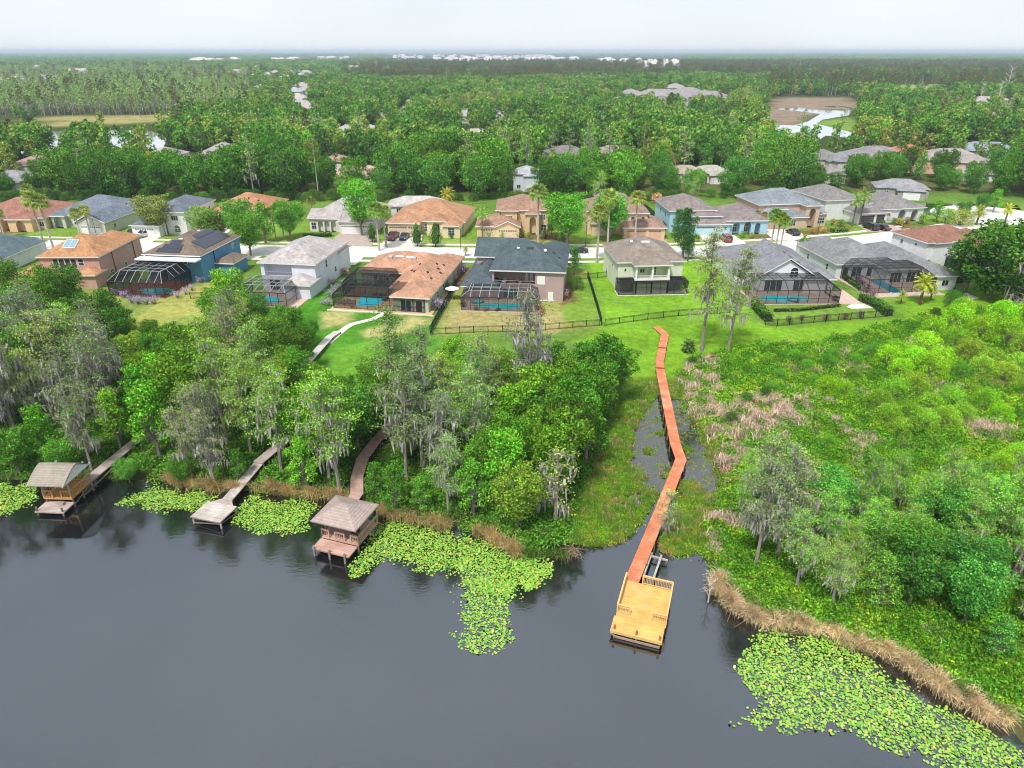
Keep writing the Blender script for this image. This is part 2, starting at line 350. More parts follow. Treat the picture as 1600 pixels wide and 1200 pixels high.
pond([(1210, 170), (1255, 168), (1262, 171), (1320, 173), (1328, 168), (1300, 168), (1285, 166), (1310, 165), (1334, 170), (1326, 180), (1285, 187), (1276, 193), (1310, 202), (1338, 208), (1330, 216), (1290, 212), (1268, 226), (1225, 226), (1208, 205), (1196, 200), (1210, 195), (1240, 196), (1262, 190), (1282, 178), (1250, 174)], 1.22)
pond([(-400, 212), (20, 205), (120, 204), (230, 203), (262, 214), (255, 232), (180, 236), (90, 240), (-20, 240), (-400, 240)], 1.22)
ROADM = basic('pale_concrete_road', (.60, .58, .56), .12, .25, .9, .1, .2, 'Object', 0, .08)
def strip(name, pts, w_, mat, z=None, world=False, kind='structure', thick=0.0, parent=None):
    p = [Vector(q) for q in (pts if world else [P(a, b, 1.2) for a, b in pts])]
    out_ = []
    for i in range(len(p) - 1):                 # catmull-rom resample
        p0 = p[max(i - 1, 0)]; p1 = p[i]; p2 = p[i + 1]; p3 = p[min(i + 2, len(p) - 1)]
        for k in range(8):
            t = k / 8; out_.append(.5 * ((2 * p1) + (p2 - p0) * t + (2 * p0 - 5 * p1 + 4 * p2 - p3) * t * t + (3 * p1 - p0 - 3 * p2 + p3) * t ** 3))
    out_.append(p[-1]); m = MB()
    for i, q in enumerate(out_):
        d = (out_[min(i + 1, len(out_) - 1)] - out_[max(i - 1, 0)]).normalized(); nn = Vector((-d.y, d.x)) * w_ / 2
        zz = z if z is not None else max(T1(q.x, q.y), .1) + .03
        m.v += [(q.x - nn.x, q.y - nn.y, zz), (q.x + nn.x, q.y + nn.y, zz)]
    for i in range(len(out_) - 1): m.f.append((2 * i, 2 * i + 2, 2 * i + 3, 2 * i + 1)); m.m.append(0)
    if thick:
        n = len(m.v); m.v += [(x, y, zz - thick) for x, y, zz in m.v]
        for i in range(len(out_) - 1): m.f += [(2 * i, n + 2 * i, n + 2 * i + 2, 2 * i + 2), (2 * i + 1, 2 * i + 3, n + 2 * i + 3, n + 2 * i + 1)]; m.m += [0, 0]
    o = m.build(name, mat, parent)
    return tag(o, kind=kind) if kind else o
ROAD = [(-230, 157), (-160, 160), (-122.7, 162), (-89, 159.5), (-60, 157), (-36, 155.5), (-10, 154.5), (18, 154.5), (43, 156), (59.4, 158.8), (76, 163), (91.5, 168), (106, 174.5), (118, 181), (127, 187)]
strip('road', ROAD, 8.4, ROADM, 1.225, True)
m = MB(); cx, cy = 135, 195; m.face([(cx + 15 * math.cos(t * .26), cy + 13 * math.sin(t * .26), 1.229) for t in range(24)]); tag(m.build('road', ROADM), kind='structure')
def offset(pts, o):
    r = []
    for i, q in enumerate(pts):
        a = Vector(pts[max(i - 1, 0)]); b = Vector(pts[min(i + 1, len(pts) - 1)]); d = (b - a).normalized(); r.append((q[0] - d.y * o, q[1] + d.x * o))
    return r
strip('kerb', offset(ROAD[:13], 4.32), .35, CONC, 1.30, True, thick=.1); strip('kerb', offset(ROAD[:13], -4.32), .35, CONC, 1.30, True, thick=.1)
strip('sidewalk', offset(ROAD[:13], 7.3), 1.4, CONC, 1.26, True, thick=.06); strip('sidewalk', offset(ROAD[:13], -7.3), 1.4, CONC, 1.26, True, thick=.06)
def ryat(x):
    for a, b in zip(ROAD, ROAD[1:]):
        if a[0] <= x <= b[0]: return a[1] + (b[1] - a[1]) * (x - a[0]) / (b[0] - a[0])
    return 160
def driveway(x0, x1, y, north=True, mat=CONC, xr=None):
    """slab from the garage to the kerb"""
    c = (x0 + x1) / 2; yr = ryat(c) + (4.4 if north else -4.4); k = 1 if north else -1; xr = xr or (x0, x1)
    m = MB(); m.face([(xr[0] - .6, yr, 1.268), (xr[1] + .6, yr, 1.268), (x1, y, 1.268), (x0, y, 1.268)][::k]); tag(m.build('driveway', mat), kind='structure')
# ------------------------------------------------------------------ houses
FASC = basic('white_fascia', (.74, .73, .70), .06, 2, .6)
DARKD = basic('dark_door', (.06, .05, .045), .2, 3, .5)
def stucco(col): return basic('stucco_%d_%d_%d' % tuple(int(c * 255) for c in col), col, .10, .8, .9, .15, .2, 'Object', 0, .05)
class House:
    def __init__(s, name, label, x, y, rot, wall, roof, wings, cat='house', group='houses of the neighbourhood', pitch=.5, oh=.45, z=1.2, fascia=True):
        s.e = empty(name, (x, y, z), R(rot)); tag(s.e, label, cat, group); s.wm = stucco(wall); s.x, s.y, s.rot = x, y, rot
        s.rm = shingle('shingle_%d_%d_%d' % tuple(int(c * 255) for c in roof), roof); s.wings = []; s.wb, s.rb, s.fb = MB(), MB(), MB(); s.pitch = pitch; s.oh = oh
        for i, w_ in enumerate(wings):
            x0, y0, x1, y1, ze = w_[:5]; rt = w_[5] if len(w_) > 5 else 'hip'; rec = w_[6] if len(w_) > 6 else {}
            pt = w_[7] if len(w_) > 7 else pitch
            j = .006 * i; s.wing(i, x0 - j, y0 - j, x1 + j, y1 + j, ze - j, rt, rec, pt)
        s.wb.build('wall', s.wm, s.e); s.rb.build('roof', s.rm, s.e)
        if fascia: s.fb.build('fascia', FASC, s.e)
    def side(s, wi, sd):
        x0, y0, x1, y1 = s.wings[wi][:4]
        return {'S': ((x0, y0), (1, 0), (0, -1), x1 - x0), 'N': ((x1, y1), (-1, 0), (0, 1), x1 - x0), 'E': ((x1, y0), (0, 1), (1, 0), y1 - y0), 'W': ((x0, y1), (0, -1), (-1, 0), y1 - y0)}[sd]
    def wing(s, i, x0, y0, x1, y1, ze, rt, rec, pt):
        s.wings.append((x0, y0, x1, y1, ze, rt, pt)); b = s.wb
        for sd in 'SNEW':
            (ox, oy), (ux, uy), (nx_, ny_), wd = s.side(i, sd)
            def pnt(u, z, d=0): return (ox + ux * u - nx_ * d, oy + uy * u - ny_ * d, z)
            cols = sorted(rec.get(sd, [])); u = 0
            for (a, c, z0, z1, dep, *arch) in cols:
                if a > u: b.face([pnt(u, -.3), pnt(a, -.3), pnt(a, ze), pnt(u, ze)])
                if z0 > -.2: b.face([pnt(a, -.3), pnt(c, -.3), pnt(c, z0), pnt(a, z0)])
                n = 8 if arch else 1; tops = []
                for k in range(n + 1):
                    f = k / n; zz = z1 - ((c - a) / 2) * (1 - math.sqrt(max(0, 1 - (2 * f - 1) ** 2))) if arch else z1; tops.append((a + (c - a) * f, zz))
                for (ua, za), (ub, zb) in zip(tops, tops[1:]):
                    b.face([pnt(ua, za), pnt(ub, zb), pnt(ub, ze), pnt(ua, ze)])
                    b.face([pnt(ua, za), pnt(ub, zb), pnt(ub, zb, dep), pnt(ua, za, dep)][::-1])
                zf = max(z0, -.2); b.face([pnt(a, zf), pnt(c, zf), pnt(c, zf, dep), pnt(a, zf, dep)])
                b.face([pnt(a, zf, dep), pnt(c, zf, dep), pnt(c, z1, dep), pnt(a, z1, dep)])
                b.face([pnt(a, zf), pnt(a, zf, dep), pnt(a, tops[0][1], dep), pnt(a, tops[0][1])]); b.face([pnt(c, zf), pnt(c, tops[-1][1]), pnt(c, tops[-1][1], dep), pnt(c, zf, dep)])
                u = c
            if u < wd: b.face([pnt(u, -.3), pnt(wd, -.3), pnt(wd, ze), pnt(u, ze)])
        o = s.oh; X0, Y0, X1, Y1 = x0 - o, y0 - o, x1 + o, y1 + o; zr = ze + .02; r = s.rb; f = s.fb; W, D = X1 - X0, Y1 - Y0
        if rt == 'flat':
            r.box(X0, Y0, zr, X1, Y1, zr + .22); return
        if rt == 'hip':
            if W >= D: h = D / 2; a = (X0 + h, Y0 + h); c = (X1 - h, Y0 + h)
            else: h = W / 2; a = (X0 + h, Y0 + h); c = (X0 + h, Y1 - h)
            zt = zr + .16 + h * pt; A = (*a, zt); Cc = (*c, zt); e = zr + .16
            p = [(X0, Y0, e), (X1, Y0, e), (X1, Y1, e), (X0, Y1, e)]
            if W >= D: fs = [[p[0], p[1], Cc, A], [p[1], p[2], Cc], [p[2], p[3], A, Cc], [p[3], p[0], A]]
            else: fs = [[p[0], p[1], A], [p[1], p[2], Cc, A], [p[2], p[3], Cc], [p[3], p[0], A, Cc]]
            for q in fs: r.face([v for k, v in enumerate(q) if k == 0 or v != q[k - 1]])
            for k in range(4):
                q = (p[k], p[(k + 1) % 4])
                t = .03; dx, dy = [(0, -t), (t, 0), (0, t), (-t, 0)][k]
                f.face([(q[0][0] + dx, q[0][1] + dy, zr - .06), (q[1][0] + dx, q[1][1] + dy, zr - .06), (q[1][0] + dx, q[1][1] + dy, e + .005), (q[0][0] + dx, q[0][1] + dy, e + .005)])
            f.face([(X0, Y0, zr - .03), (X0, Y1, zr - .03), (X1, Y1, zr - .03), (X1, Y0, zr - .03)])
        else:                                   # gable: gx = ridge along x, gy = ridge along y
            if rt == 'gy':
                xm = (X0 + X1) / 2; h = (W / 2) * pt; e = zr
                for (xa, xb) in ((X0, xm), (X1, xm)):
                    za, zb = e, e + h; q = [(xa, Y0, za), (xb, Y0, zb), (xb, Y1, zb), (xa, Y1, za)]
                    r.face([(x, y, z + .16) for x, y, z in q]); f.face([(x, y, z - .02) for x, y, z in q])
                    for yy in (Y0 - .02, Y1 + .02): f.face([(xa, yy, za - .05), (xb, yy, zb - .05), (xb, yy, zb + .17), (xa, yy, za + .17)])
                    xo = xa + (-.02 if xa < xm else .02); f.face([(xo, Y0, za - .06), (xo, Y1, za - .06), (xo, Y1, za + .165), (xo, Y0, za + .165)])
                hw = (x1 - x0) / 2 * pt
                for yy in (y0, y1): b.face([(x0, yy, ze), (x1, yy, ze), (xm, yy, ze + hw + .0)])
            else:
                ym = (Y0 + Y1) / 2; h = (D / 2) * pt; e = zr
                for (ya, yb) in ((Y0, ym), (Y1, ym)):
                    za, zb = e, e + h; q = [(X0, ya, za), (X0, yb, zb), (X1, yb, zb), (X1, ya, za)]
                    r.face([(x, y, z + .16) for x, y, z in q]); f.face([(x, y, z - .02) for x, y, z in q])
                    for xx in (X0 - .02, X1 + .02): f.face([(xx, ya, za - .05), (xx, yb, zb - .05), (xx, yb, zb + .17), (xx, ya, za + .17)])
                    yo = ya + (-.02 if ya < ym else .02); f.face([(X0, yo, za - .06), (X1, yo, za - .06), (X1, yo, za + .165), (X0, yo, za + .165)])
                hw = (y1 - y0) / 2 * pt
                for xx in (x0, x1): b.face([(xx, y0, ze), (xx, y1, ze), (xx, ym, ze + hw)])
    def plate(s, wi, sd, u, z, w_, h, t, mat, name, parent=None, base=0.0, mb=None, arch=False):
        """a plate on the face of a wing, centred at u, bottom z; its face stands base..base+t proud of the wall"""
        (ox, oy), (ux, uy), (nx_, ny_), wd = s.side(wi, sd); own = mb is None; mb = mb or MB()
        pl = [(u - w_ / 2, z), (u + w_ / 2, z), (u + w_ / 2, z + h), (u - w_ / 2, z + h)]
        if arch:
            r_ = w_ / 2; pl = [(u - r_, z), (u + r_, z)] + [(u + r_ * math.cos(t_ * math.pi / 10), z + h - r_ + r_ * math.sin(t_ * math.pi / 10)) for t_ in range(11)]
        n = len(mb.v); k = len(pl)
        for d in (base, base + t): mb.v += [(ox + ux * a + nx_ * d, oy + uy * a + ny_ * d, c) for a, c in pl]
        mb.f.append(tuple(n + k + i for i in range(k))); mb.m.append(0)
        for i in range(k): j = (i + 1) % k; mb.f.append((n + i, n + j, n + k + j, n + k + i)); mb.m.append(0)
        if own: return mb.build(name, mat, parent or s.e)
    def win(s, wi, sd, u, z, w_, h, nx_=2, nz=1, arch=False, frame=None, base=0.0, gl=None, b=.07):
        fr = s.plate(wi, sd, u, z, w_, h, .05, frame or WHITE, 'window', base=base, arch=arch); pb = MB()
        cw = (w_ - b * (nx_ + 1)) / nx_; hh = h - (w_ / 2 if arch else 0); ch = (hh - b * (nz + 1)) / nz
        for i in range(nx_):
            for j in range(nz): s.plate(wi, sd, u - w_ / 2 + b + cw / 2 + i * (cw + b), z + b + j * (ch + b), cw, ch, .008, GLASS, '', base=base + .052, mb=pb)
        if arch: s.plate(wi, sd, u, z + hh + .02, w_ - 2 * b, w_ / 2 - b, .008, GLASS, '', base=base + .052, mb=pb, arch=True) if w_ / 2 - b >= (w_ - 2 * b) / 2 - 1e-6 else None
        return pb.build('pane', gl or GLASS, fr)
    def garage(s, wi, sd, u, w_, h=2.3, col=None, base=0.0, lights=True):
        d = s.plate(wi, sd, u, 0, w_, h, .05, col or WHITE, 'garage_door', base=base); g = MB()
        for k in range(1, 4): s.plate(wi, sd, u, k * h / 4 - .02, w_ - .1, .035, .006, None, '', base=base + .05, mb=g)
        g.build('panel_joint', basic('joint_grey', (.35, .34, .32)), d)
        if lights:
            g = MB(); n = int(w_ / .55)
            for k in range(n): s.plate(wi, sd, u - w_ / 2 + (k + .5) * w_ / n, h * .79, w_ / n * .7, h * .13, .008, None, '', base=base + .051, mb=g)
            g.build('pane', GLASS, d)
        return d
    def door(s, wi, sd, u, w_=1.1, h=2.2, mat=None, base=0.0, z=0, arch=False):
        fr = s.plate(wi, sd, u, z, w_ + .25, h + .12, .04, WHITE, 'door_frame', base=base, arch=arch); return s.plate(wi, sd, u, z, w_, h, .02, mat or DARKD, 'door', fr, base=base + .042, arch=arch)
    def slab(s, wi, sd, u0, u1, v0, v1, mat, name, lift=.05, t=.07, parent=None):
        """flat panel lying on a roof slope: u along the eave, v plan distance up from the eave"""
        x0, y0, x1, y1, ze, rt, pt = s.wings[wi]; o = s.oh; (ox, oy), (ux, uy), (nx_, ny_), wd = s.side(wi, sd); m = MB(); n = 0
        for dz in (lift, lift + t):
            for u, v in ((u0, v0), (u1, v0), (u1, v1), (u0, v1)): m.v.append((ox + ux * u - nx_ * (v - o), oy + uy * u - ny_ * (v - o), ze + .18 + v * pt + dz))
        for q in ((4, 5, 6, 7), (0, 1, 5, 4), (1, 2, 6, 5), (2, 3, 7, 6), (3, 0, 4, 7)): m.f.append(q); m.m.append(0)
        return m.build(name, mat, parent or s.e)
    def vents(s, wi, sd, pts):
        for u, v in pts: s.slab(wi, sd, u, u + .45, v, v + .35, METAL_D, 'roof_vent', .02, .18)
    def columns(s, pts, h, r=.16, mat=None, name='column', z=0):
        for x, y in pts:
            m = MB(); m.box(x - r, y - r, z + .3, x + r, y + r, z + h - .2); m.box(x - r * 1.5, y - r * 1.5, z - .2, x + r * 1.5, y + r * 1.5, z + .3); m.box(x - r * 1.4, y - r * 1.4, z + h - .2, x + r * 1.4, y + r * 1.4, z + h); m.build(name, mat or WHITE, s.e)
    def band(s, wi, z, h=.12, t=.04, mat=None, name='trim_band'):
        g = MB()
        for sd in 'SNEW': wd = s.side(wi, sd)[3]; s.plate(wi, sd, wd / 2, z, wd + 2 * t, h, t, None, '', mb=g)
        g.build(name, mat or WHITE, s.e)
SOLAR = basic('solar_panel_dark', (.025, .03, .05), .15, 3, .25, 0, .6); SOLARL = basic('solar_glass_pale', (.22, .34, .40), .1, 3, .15, 0, .8)
H = {}
# --- waterfront row, backs to the camera
h = House('slate_roof_house', 'low house with slate blue shingle roof and white side wall beside the pink house', -121, 137.6, 0, (.62, .66, .66), (.115, .165, .185), [(0, 0, 14.9, 16, 2.9), (2, 4, 12, 18, 3.0)], pitch=.42); H['slate'] = h
h.win(0, 'S', 11, 1, 1.6, 1.2); h.vents(0, 'S', [(9, 4), (11, 5)])
h = House('pink_house', 'two-storey pink stucco house with orange brown shingle roof and pale skylight panel', -92.4, 130.6, 1, (.52, .32, .27), (.47, .245, .12),
  [(0, 0, 11.4, 12, 5.6), (4.2, 5, 11.4, 17, 5.6, 'hip'), (8.0, -2.6, 11.4, 1, 2.7), (-3.4, -2.5, 1.2, 9, 2.7), (-5.5, -6, 4.5, -1.5, 2.6, 'flat', {}, 0)]); H['pink'] = h
for k in range(4): h.win(0, 'S', 3.0 + k * 1.17, 3.3, 1.1, 2.0, 1, 1)
h.win(0, 'S', 7.9, 3.9, 1.1, 1.4, 1, 2); h.win(1, 'E', 7.3, 3.9, .9, 1.4, 1, 2); h.win(0, 'E', 3.6, .9, 1.3, 1.3, 2, 2); h.win(1, 'E', 4.2, .9, 1.0, 1.2, 1, 2)
h.slab(0, 'S', 3.9, 6.4, 2.2, 4.4, WHITE, 'skylight', .05, .12); h.slab(0, 'S', 4.0, 5.1, 2.3, 4.3, SOLARL, 'solar_panel', .19, .02); h.slab(0, 'S', 5.2, 6.3, 2.3, 4.3, SOLARL, 'solar_panel', .19, .02)
h.slab(1, 'W', 8.6, 9.6, 2, 2.5, WHITE, 'roof_vent'); h.slab(1, 'W', 7.4, 8.2, 2.6, 3.1, WHITE, 'roof_vent')
for q in ((11.45, 4.9), (11.45, 13.5)): m = MB(); m.box(q[0] - .03, q[1], 0, q[0] + .12, q[1] + .12, 5.5); m.build('downpipe', basic('brown_pipe', (.22, .12, .09)), h.e)
h = House('blue_house', 'two-storey blue stucco house with brown shingle roof and dark solar panels', -73.2, 133.6, -7, (.10, .26, .42), (.20, .155, .115),
  [(0, 0, 11.6, 16, 5.4), (11.6, 5, 15.4, 11, 2.6, 'hip'), (-1.5, 6, 3, 16.5, 2.7, 'hip')], pitch=.46); H['blue'] = h
h.slab(0, 'E', 3.2, 13.6, .9, 3.6, SOLAR, 'solar_panel'); h.slab(0, 'E', 6.0, 12.6, 3.7, 4.9, SOLAR, 'solar_panel')
for k, (a, b_) in enumerate([(2.4, 7.4), (3.2, 7.2), (4.2, 6.4)]): h.slab(0, 'S', a, b_, .6 + k * 1.15, 1.7 + k * 1.15, SOLAR, 'solar_panel')
h.slab(0, 'S', 5.4, 6.2, 4.3, 4.6, WHITE, 'roof_vent'); h.slab(0, 'E', 9, 9.8, 5.2, 5.5, WHITE, 'roof_vent'); h.win(0, 'E', 13, 3.6, .9, 1.2); h.win(0, 'S', 3, .4, 2.2, 2.1, 2, 1); h.win(0, 'S', 8, 3.7, 1.6, 1.3)
m = MB(); m.box(-.6, -2.6, 4.9, 12.2, -.5, 5.15); m.build('awning', WHITE, h.e); m = MB(); m.box(11.65, 5.0, 0, 11.75, 5.14, 5.3); m.build('downpipe', METAL_D, h.e)
h = House('lilac_white_house', 'two-storey white house with pale grey roof and upper back balcony behind two trees', -48.0, 126.9, -8, (.66, .67, .76), (.46, .42, .41),
  [(0, 0, 10.9, 16.5, 5.6, 'hip', {'S': [(.7, 6.2, 2.95, 5.35, 1.8)]}), (-2.6, 8, 3, 17.5, 3.6), (5.6, -3.4, 10.9, 2, 2.6), (3.4, 12, 10.9, 18, 4.6)], pitch=.44); H['lilac'] = h
h.win(0, 'E', 5.4, 3.6, .9, 1.5, 1, 2); h.win(0, 'E', 9.6, 1.5, .9, 1.1, 1, 2); h.win(0, 'S', 2.5, .3, 2.2, 2.1, 2); h.win(0, 'S', 8.4, 3.9, 1.2, 1.0) if False else None
m = MB()
m.box(.72, .06, 3.85, 6.18, .12, 3.93); [m.box(.75 + k * .15, .07, 2.98, .78 + k * .15, .10, 3.86) for k in range(36)]; m.build('balcony_rail', METAL_L, h.e)
m = MB(); m.box(11.2, 12.2, .6, 12, 13, 1.4); m.build('air_conditioner', METAL_L, h.e)
h = House('orange_roof_pool_house', 'single-storey pale green house with broad orange brown roof wrapping a large pool cage', -32.0, 117.2, -9, (.45, .50, .36), (.50, .275, .175),
  [(0.2, 13.5, 17.6, 24.5, 2.8), (9.4, 4.5, 17.55, 20, 2.8), (11.0, -.2, 17.5, 8, 2.78), (12.5, 18, 17.6, 26.5, 2.8, 'hip'), (3, 20, 10, 26.6, 2.8, 'hip')], pitch=.45); H['orange'] = h
h.win(1, 'E', 6, .8, 1.1, 1.3, 1, 2); h.win(1, 'E', 9, .8, 1.1, 1.3, 1, 2); h.win(1, 'E', 1.5, .8, 1.1, 1.3, 1, 2); h.win(2, 'S', 2.4, .2, 2.0, 2.1, 2); h.door(2, 'S', 4.8); h.win(0, 'S', 4, .2, 3.2, 2.1, 3); h.win(1, 'S', 1.0, .2, 1.0, 2.1, 1)
h.vents(1, 'W', [(8, 2), (10, 3.1), (4.5, 2.6)]); h.vents(1, 'E', [(9, 2), (11, 2.8), (7.5, 1.2), (3, 1.8), (12, 1.7), (5, 3)]); h.slab(0, 'S', 6, 7.6, 4.2, 4.6, WHITE, 'roof_vent'); h.slab(0, 'S', 8.2, 9.8, 4.2, 4.6, WHITE, 'roof_vent')
for q in ((4.7, 3.7), (9.6, 3.7)):
    s_ = h.slab(0, 'S', q[0], q[0] + .7, q[1], q[1] + .6, METAL_L, 'roof_vent', .02, .3)
h = House('slate_balcony_house', 'two-storey pinkish brick house with dark slate roof and deep furnished back balcony', -3.7, 121.9, -6.5, (.42, .31, .30), (.085, .115, .13),
  [(0, 0, 13.2, 14, 5.6, 'hip', {'S': [(.4, 8.0, 2.9, 5.35, 2.8)]}), (-5.2, -1.0, 1.2, 21, 2.7, 'hip'), (8.2, 8, 13.2, 19, 5.6, 'hip'), (-4.6, 11.0, 5, 20, 5.0, 'gx', {}, .55)], pitch=.52); H['slate2'] = h
h.win(0, 'S', 9.1, 3.2, 1.4, 1.6, 1, 1, gl=WHITE); h.win(0, 'S', 6.2, 2.95, .55, 1.5, 1, base=-2.79, gl=basic('white_blind', (.7, .7, .68))); h.win(0, 'S', 7.1, 2.95, .55, 1.5, 1, base=-2.79, gl=basic('white_blind', (.7, .7, .68)))
h.door(0, 'S', 10.9, .7, 1.7, WHITE); h.win(0, 'S', 3.5, .2, 3, 2.1, 3); h.win(0, 'E', 4, 3.3, 1, 1.3, 1, 2); h.win(0, 'E', 8, 3.3, 1, 1.3, 1, 2); h.columns([(.22, .2)], 2.6, .18, stucco((.42, .31, .30)), z=2.8)
h.vents(0, 'E', [(6, 1.4), (7, 2.5)]); h.vents(1, 'W', [(9, 1.4), (12, 2.2)]); h.slab(0, 'S', 6, 7.2, 5.1, 5.6, METAL_D, 'roof_vent'); h.slab(0, 'S', 4.1, 4.6, 5.2, 5.5, WHITE, 'roof_vent'); h.slab(0, 'S', 9.2, 9.7, 4.7, 5.2, WHITE, 'roof_vent')
m = MB(); m.box(.4, -.06, 2.72, 8.0, .02, 2.95); m.box(.4, .03, 3.7, 8.0, .07, 3.76); m.build('balcony_edge', basic('tan_edge', (.45, .36, .30)), h.e)
h = House('cream_balcony_house', 'two-storey cream house with brown grey hip roof over white balcony and black screened porch', 20.3, 126.9, 4.5, (.64, .68, .52), (.27, .225, .19),
  [(0, 0, 12.6, 13.5, 5.6), (2.9, -2.2, 9.4, 5, 5.55, 'hip', {'S': [(.3, 3.1, 2.9, 5.3, 1.8), (3.4, 6.2, 2.9, 5.3, 1.8)], 'E': [(.25, 1.9, 3.0, 5.3, .3)], 'W': [(2, 3, 5.2, 5.3, .05)]}), (11.5, 2.5, 13.2, 8, 5.0, 'hip')], pitch=.47); H['cream'] = h
h.win(1, 'S', 4.1, 3.1, .7, 1.7, 2, 3, base=-1.79); h.win(1, 'S', 1.7, 3.6, 1.0, .9, 2, 1, base=-1.79); h.columns([(3.02, -2.1), (6.15, -2.1), (9.28, -2.1)], 2.7, .17, z=2.75)
m = MB(); m.box(2.8, -2.28, 2.6, 9.5, -2.19, 2.95); m.box(2.9, -2.24, 3.55, 9.4, -2.2, 3.62); [m.box(3.05 + k * .13, -2.23, 2.9, 3.08 + k * .13, -2.2, 3.56) for k in range(48)]; m.build('balcony_rail', WHITE, h.e)
h.win(0, 'W', 4, .8, .8, 1.1, 1, 2); h.win(0, 'W', 9, 3.5, .8, 1.1, 1, 2); h.win(0, 'E', 4, 3.4, 1, 1.3); h.win(0, 'S', 1.4, 3.8, .5, .7, 1); h.slab(0, 'S', 5.4, 7, 5.0, 5.4, WHITE, 'roof_vent'); h.slab(0, 'S', 3.2, 3.7, 5.2, 5.6, WHITE, 'roof_vent')
m = MB(); m.box(.1, -2.4, 2.48, 12.5, .0, 2.6); m.box(3, -2.3, 0, 3.3, -2.1, 2.5); m.box(6, -2.3, 0, 6.3, -2.1, 2.5); m.box(9.1, -2.3, 0, 9.4, -2.1, 2.5); m.build('porch_frame', METAL_D, h.e)
h = House('white_gable_house', 'white house with grey roof whose back gable has a tall arched window', 43.8, 127.2, -1, (.74, .74, .76), (.235, .24, .26),
  [(3.4, -.8, 14.2, 14, 2.9, 'gy', {}, .62), (0, 3, 16.5, 20, 2.8), (12, -1.4, 17.5, 9, 2.75, 'hip')], pitch=.44); H['gable'] = h
h.win(0, 'S', 6.6, 3.0, 1.6, 1.9, 2, 2, arch=True); h.win(0, 'S', 3, .2, 3.4, 2.2, 3); h.win(0, 'S', 8, .2, 2.4, 2.2, 2)
for v in (1.6, 3.2): [h.slab(0, 'E', u, u + 1.2, v + .4 * k, v + .4 * k + .35, METAL_D, 'roof_vent', .02, .1) for k, u in enumerate((5.5, 8.5))]
h.vents(0, 'W', [(3, 1.5), (6, 2.2)])
h = House('long_grey_roof_house', 'long single-storey pale house with broad grey shingle roof and screened lap pool', 66.0, 135.0, 6, (.60, .64, .64), (.225, .23, .235),
  [(0, 0, 13, 15.5, 2.9), (8, -4.5, 19, 12, 2.88), (14.6, -9.6, 19.0, 3, 2.86), (1, 10, 9, 19, 2.9)], pitch=.45); H['long'] = h
h.win(0, 'W', 4, .9, .9, 1.2, 1, 2); h.win(0, 'W', 12, .9, .9, 1.2, 1, 2); h.win(0, 'S', 2, .2, 1.3, 2.1, 1); h.win(0, 'S', 4.4, .2, 2.2, 2.1, 2); h.win(0, 'S', 7.2, .2, 1.2, 2.1, 1); h.win(1, 'S', 2.0, .2, 2.4, 2.1, 3); h.win(1, 'S', 5.2, .2, 1.8, 2.1, 2); h.win(2, 'S', 2.2, .9, 1.4, 1.2, 2)
h = House('brown_roof_white_house', 'two-storey plain white house with red brown roof half hidden by a big oak', 87.2, 141.5, 14, (.72, .72, .72), (.29, .145, .105), [(0, 0, 14, 10, 5.6), (8, -4, 16, 7, 5.5), (1.5, -.6, 5, 3, 5.6, 'hip')], pitch=.4); H['brown'] = h
h.win(0, 'W', 3, 3.9, .8, .9, 1); h.win(0, 'W', 7.0, 4.4, .7, .5, 1); h.win(0, 'S', 1.3, 1.0, .8, 1.1, 1, 2); h.win(0, 'S', 4.5, 3.6, 1.0, 1.1, 1, 2)
m = MB(); m.box(5, -3.9, 0, 7.9, -.1, 2.5); m.build('screened_porch', basic('black_screen', (.03, .03, .03)), h.e)
# --- far side of the street, fronts to the camera
PEACH = (.68, .48, .28)
GT = basic('tan_garage', (.60, .48, .34), .06)
def front(key, name, label, x, y, rot, wall, roof, wings, **k): h = House(name, label, x, y, rot, wall, roof, wings, **k); H[key] = h; return h
h = front('peach', 'peach_arch_house', 'peach house with dusty red tiled roof and arched entry at the edge of the view', -141, 174.5, 0, (.66, .47, .27), (.34, .165, .12),
  [(0, 3, 20, 20, 3), (4, 0, 10, 8, 3.1, 'hip', {'S': [(1, 2.6, 0, 2.9, 1.5, 1), (3.2, 5, 0, 2.9, 1.5, 1)]}), (12, .5, 18, 8, 3.1, 'hip', {'S': [(2, 4.2, 0, 2.8, 1.2, 1)]})], pitch=.4)
h.win(0, 'S', 19, .8, 1.2, 1.4)
h = front('bluegrey', 'blue_grey_roof_house', 'pale grey house with long blue grey roof, arched entry and double garage', -121.5, 176.5, -4, (.50, .51, .44), (.175, .205, .25),
  [(0, 4, 19, 21, 3.0), (12, -3.5, 19.4, 10, 3.0, 'gy', {}, .5), (.8, 2.8, 4.5, 8, 3.1, 'hip', {'S': [(.7, 2.9, 0, 2.9, 1.5, 1)]})], pitch=.42)
h.garage(1, 'S', 3.6, 5); h.win(0, 'S', 7, .8, 1.8, 1.4); h.win(1, 'E', 4, .9, 1, 1.2); h.vents(0, 'E', [(8, 3)])
h = front('bluewhite', 'white_two_storey_house', 'two-storey white house with blue grey roof and dark rear pool cage', -94.5, 172.8, -4, (.70, .70, .68), (.16, .185, .22),
  [(3, 1.5, 12.6, 16, 5.5), (7.5, 0, 12.6, 6, 5.55), (0, -3, 7, 8, 2.8)], pitch=.42)
h.garage(2, 'S', 3.2, 4.8); h.win(1, 'S', 2.4, 3.5, 1.8, 1.3, 3); h.win(1, 'S', 2.6, .6, 1.6, 1.8, 2, 2, arch=True); h.win(0, 'E', 9, 3.6, .9, 1.1); h.win(0, 'E', 11.5, 3.6, .9, 1.1); h.win(0, 'E', 5, .9, .8, 1.1); h.columns([(7.3, -.6)], 2.7)
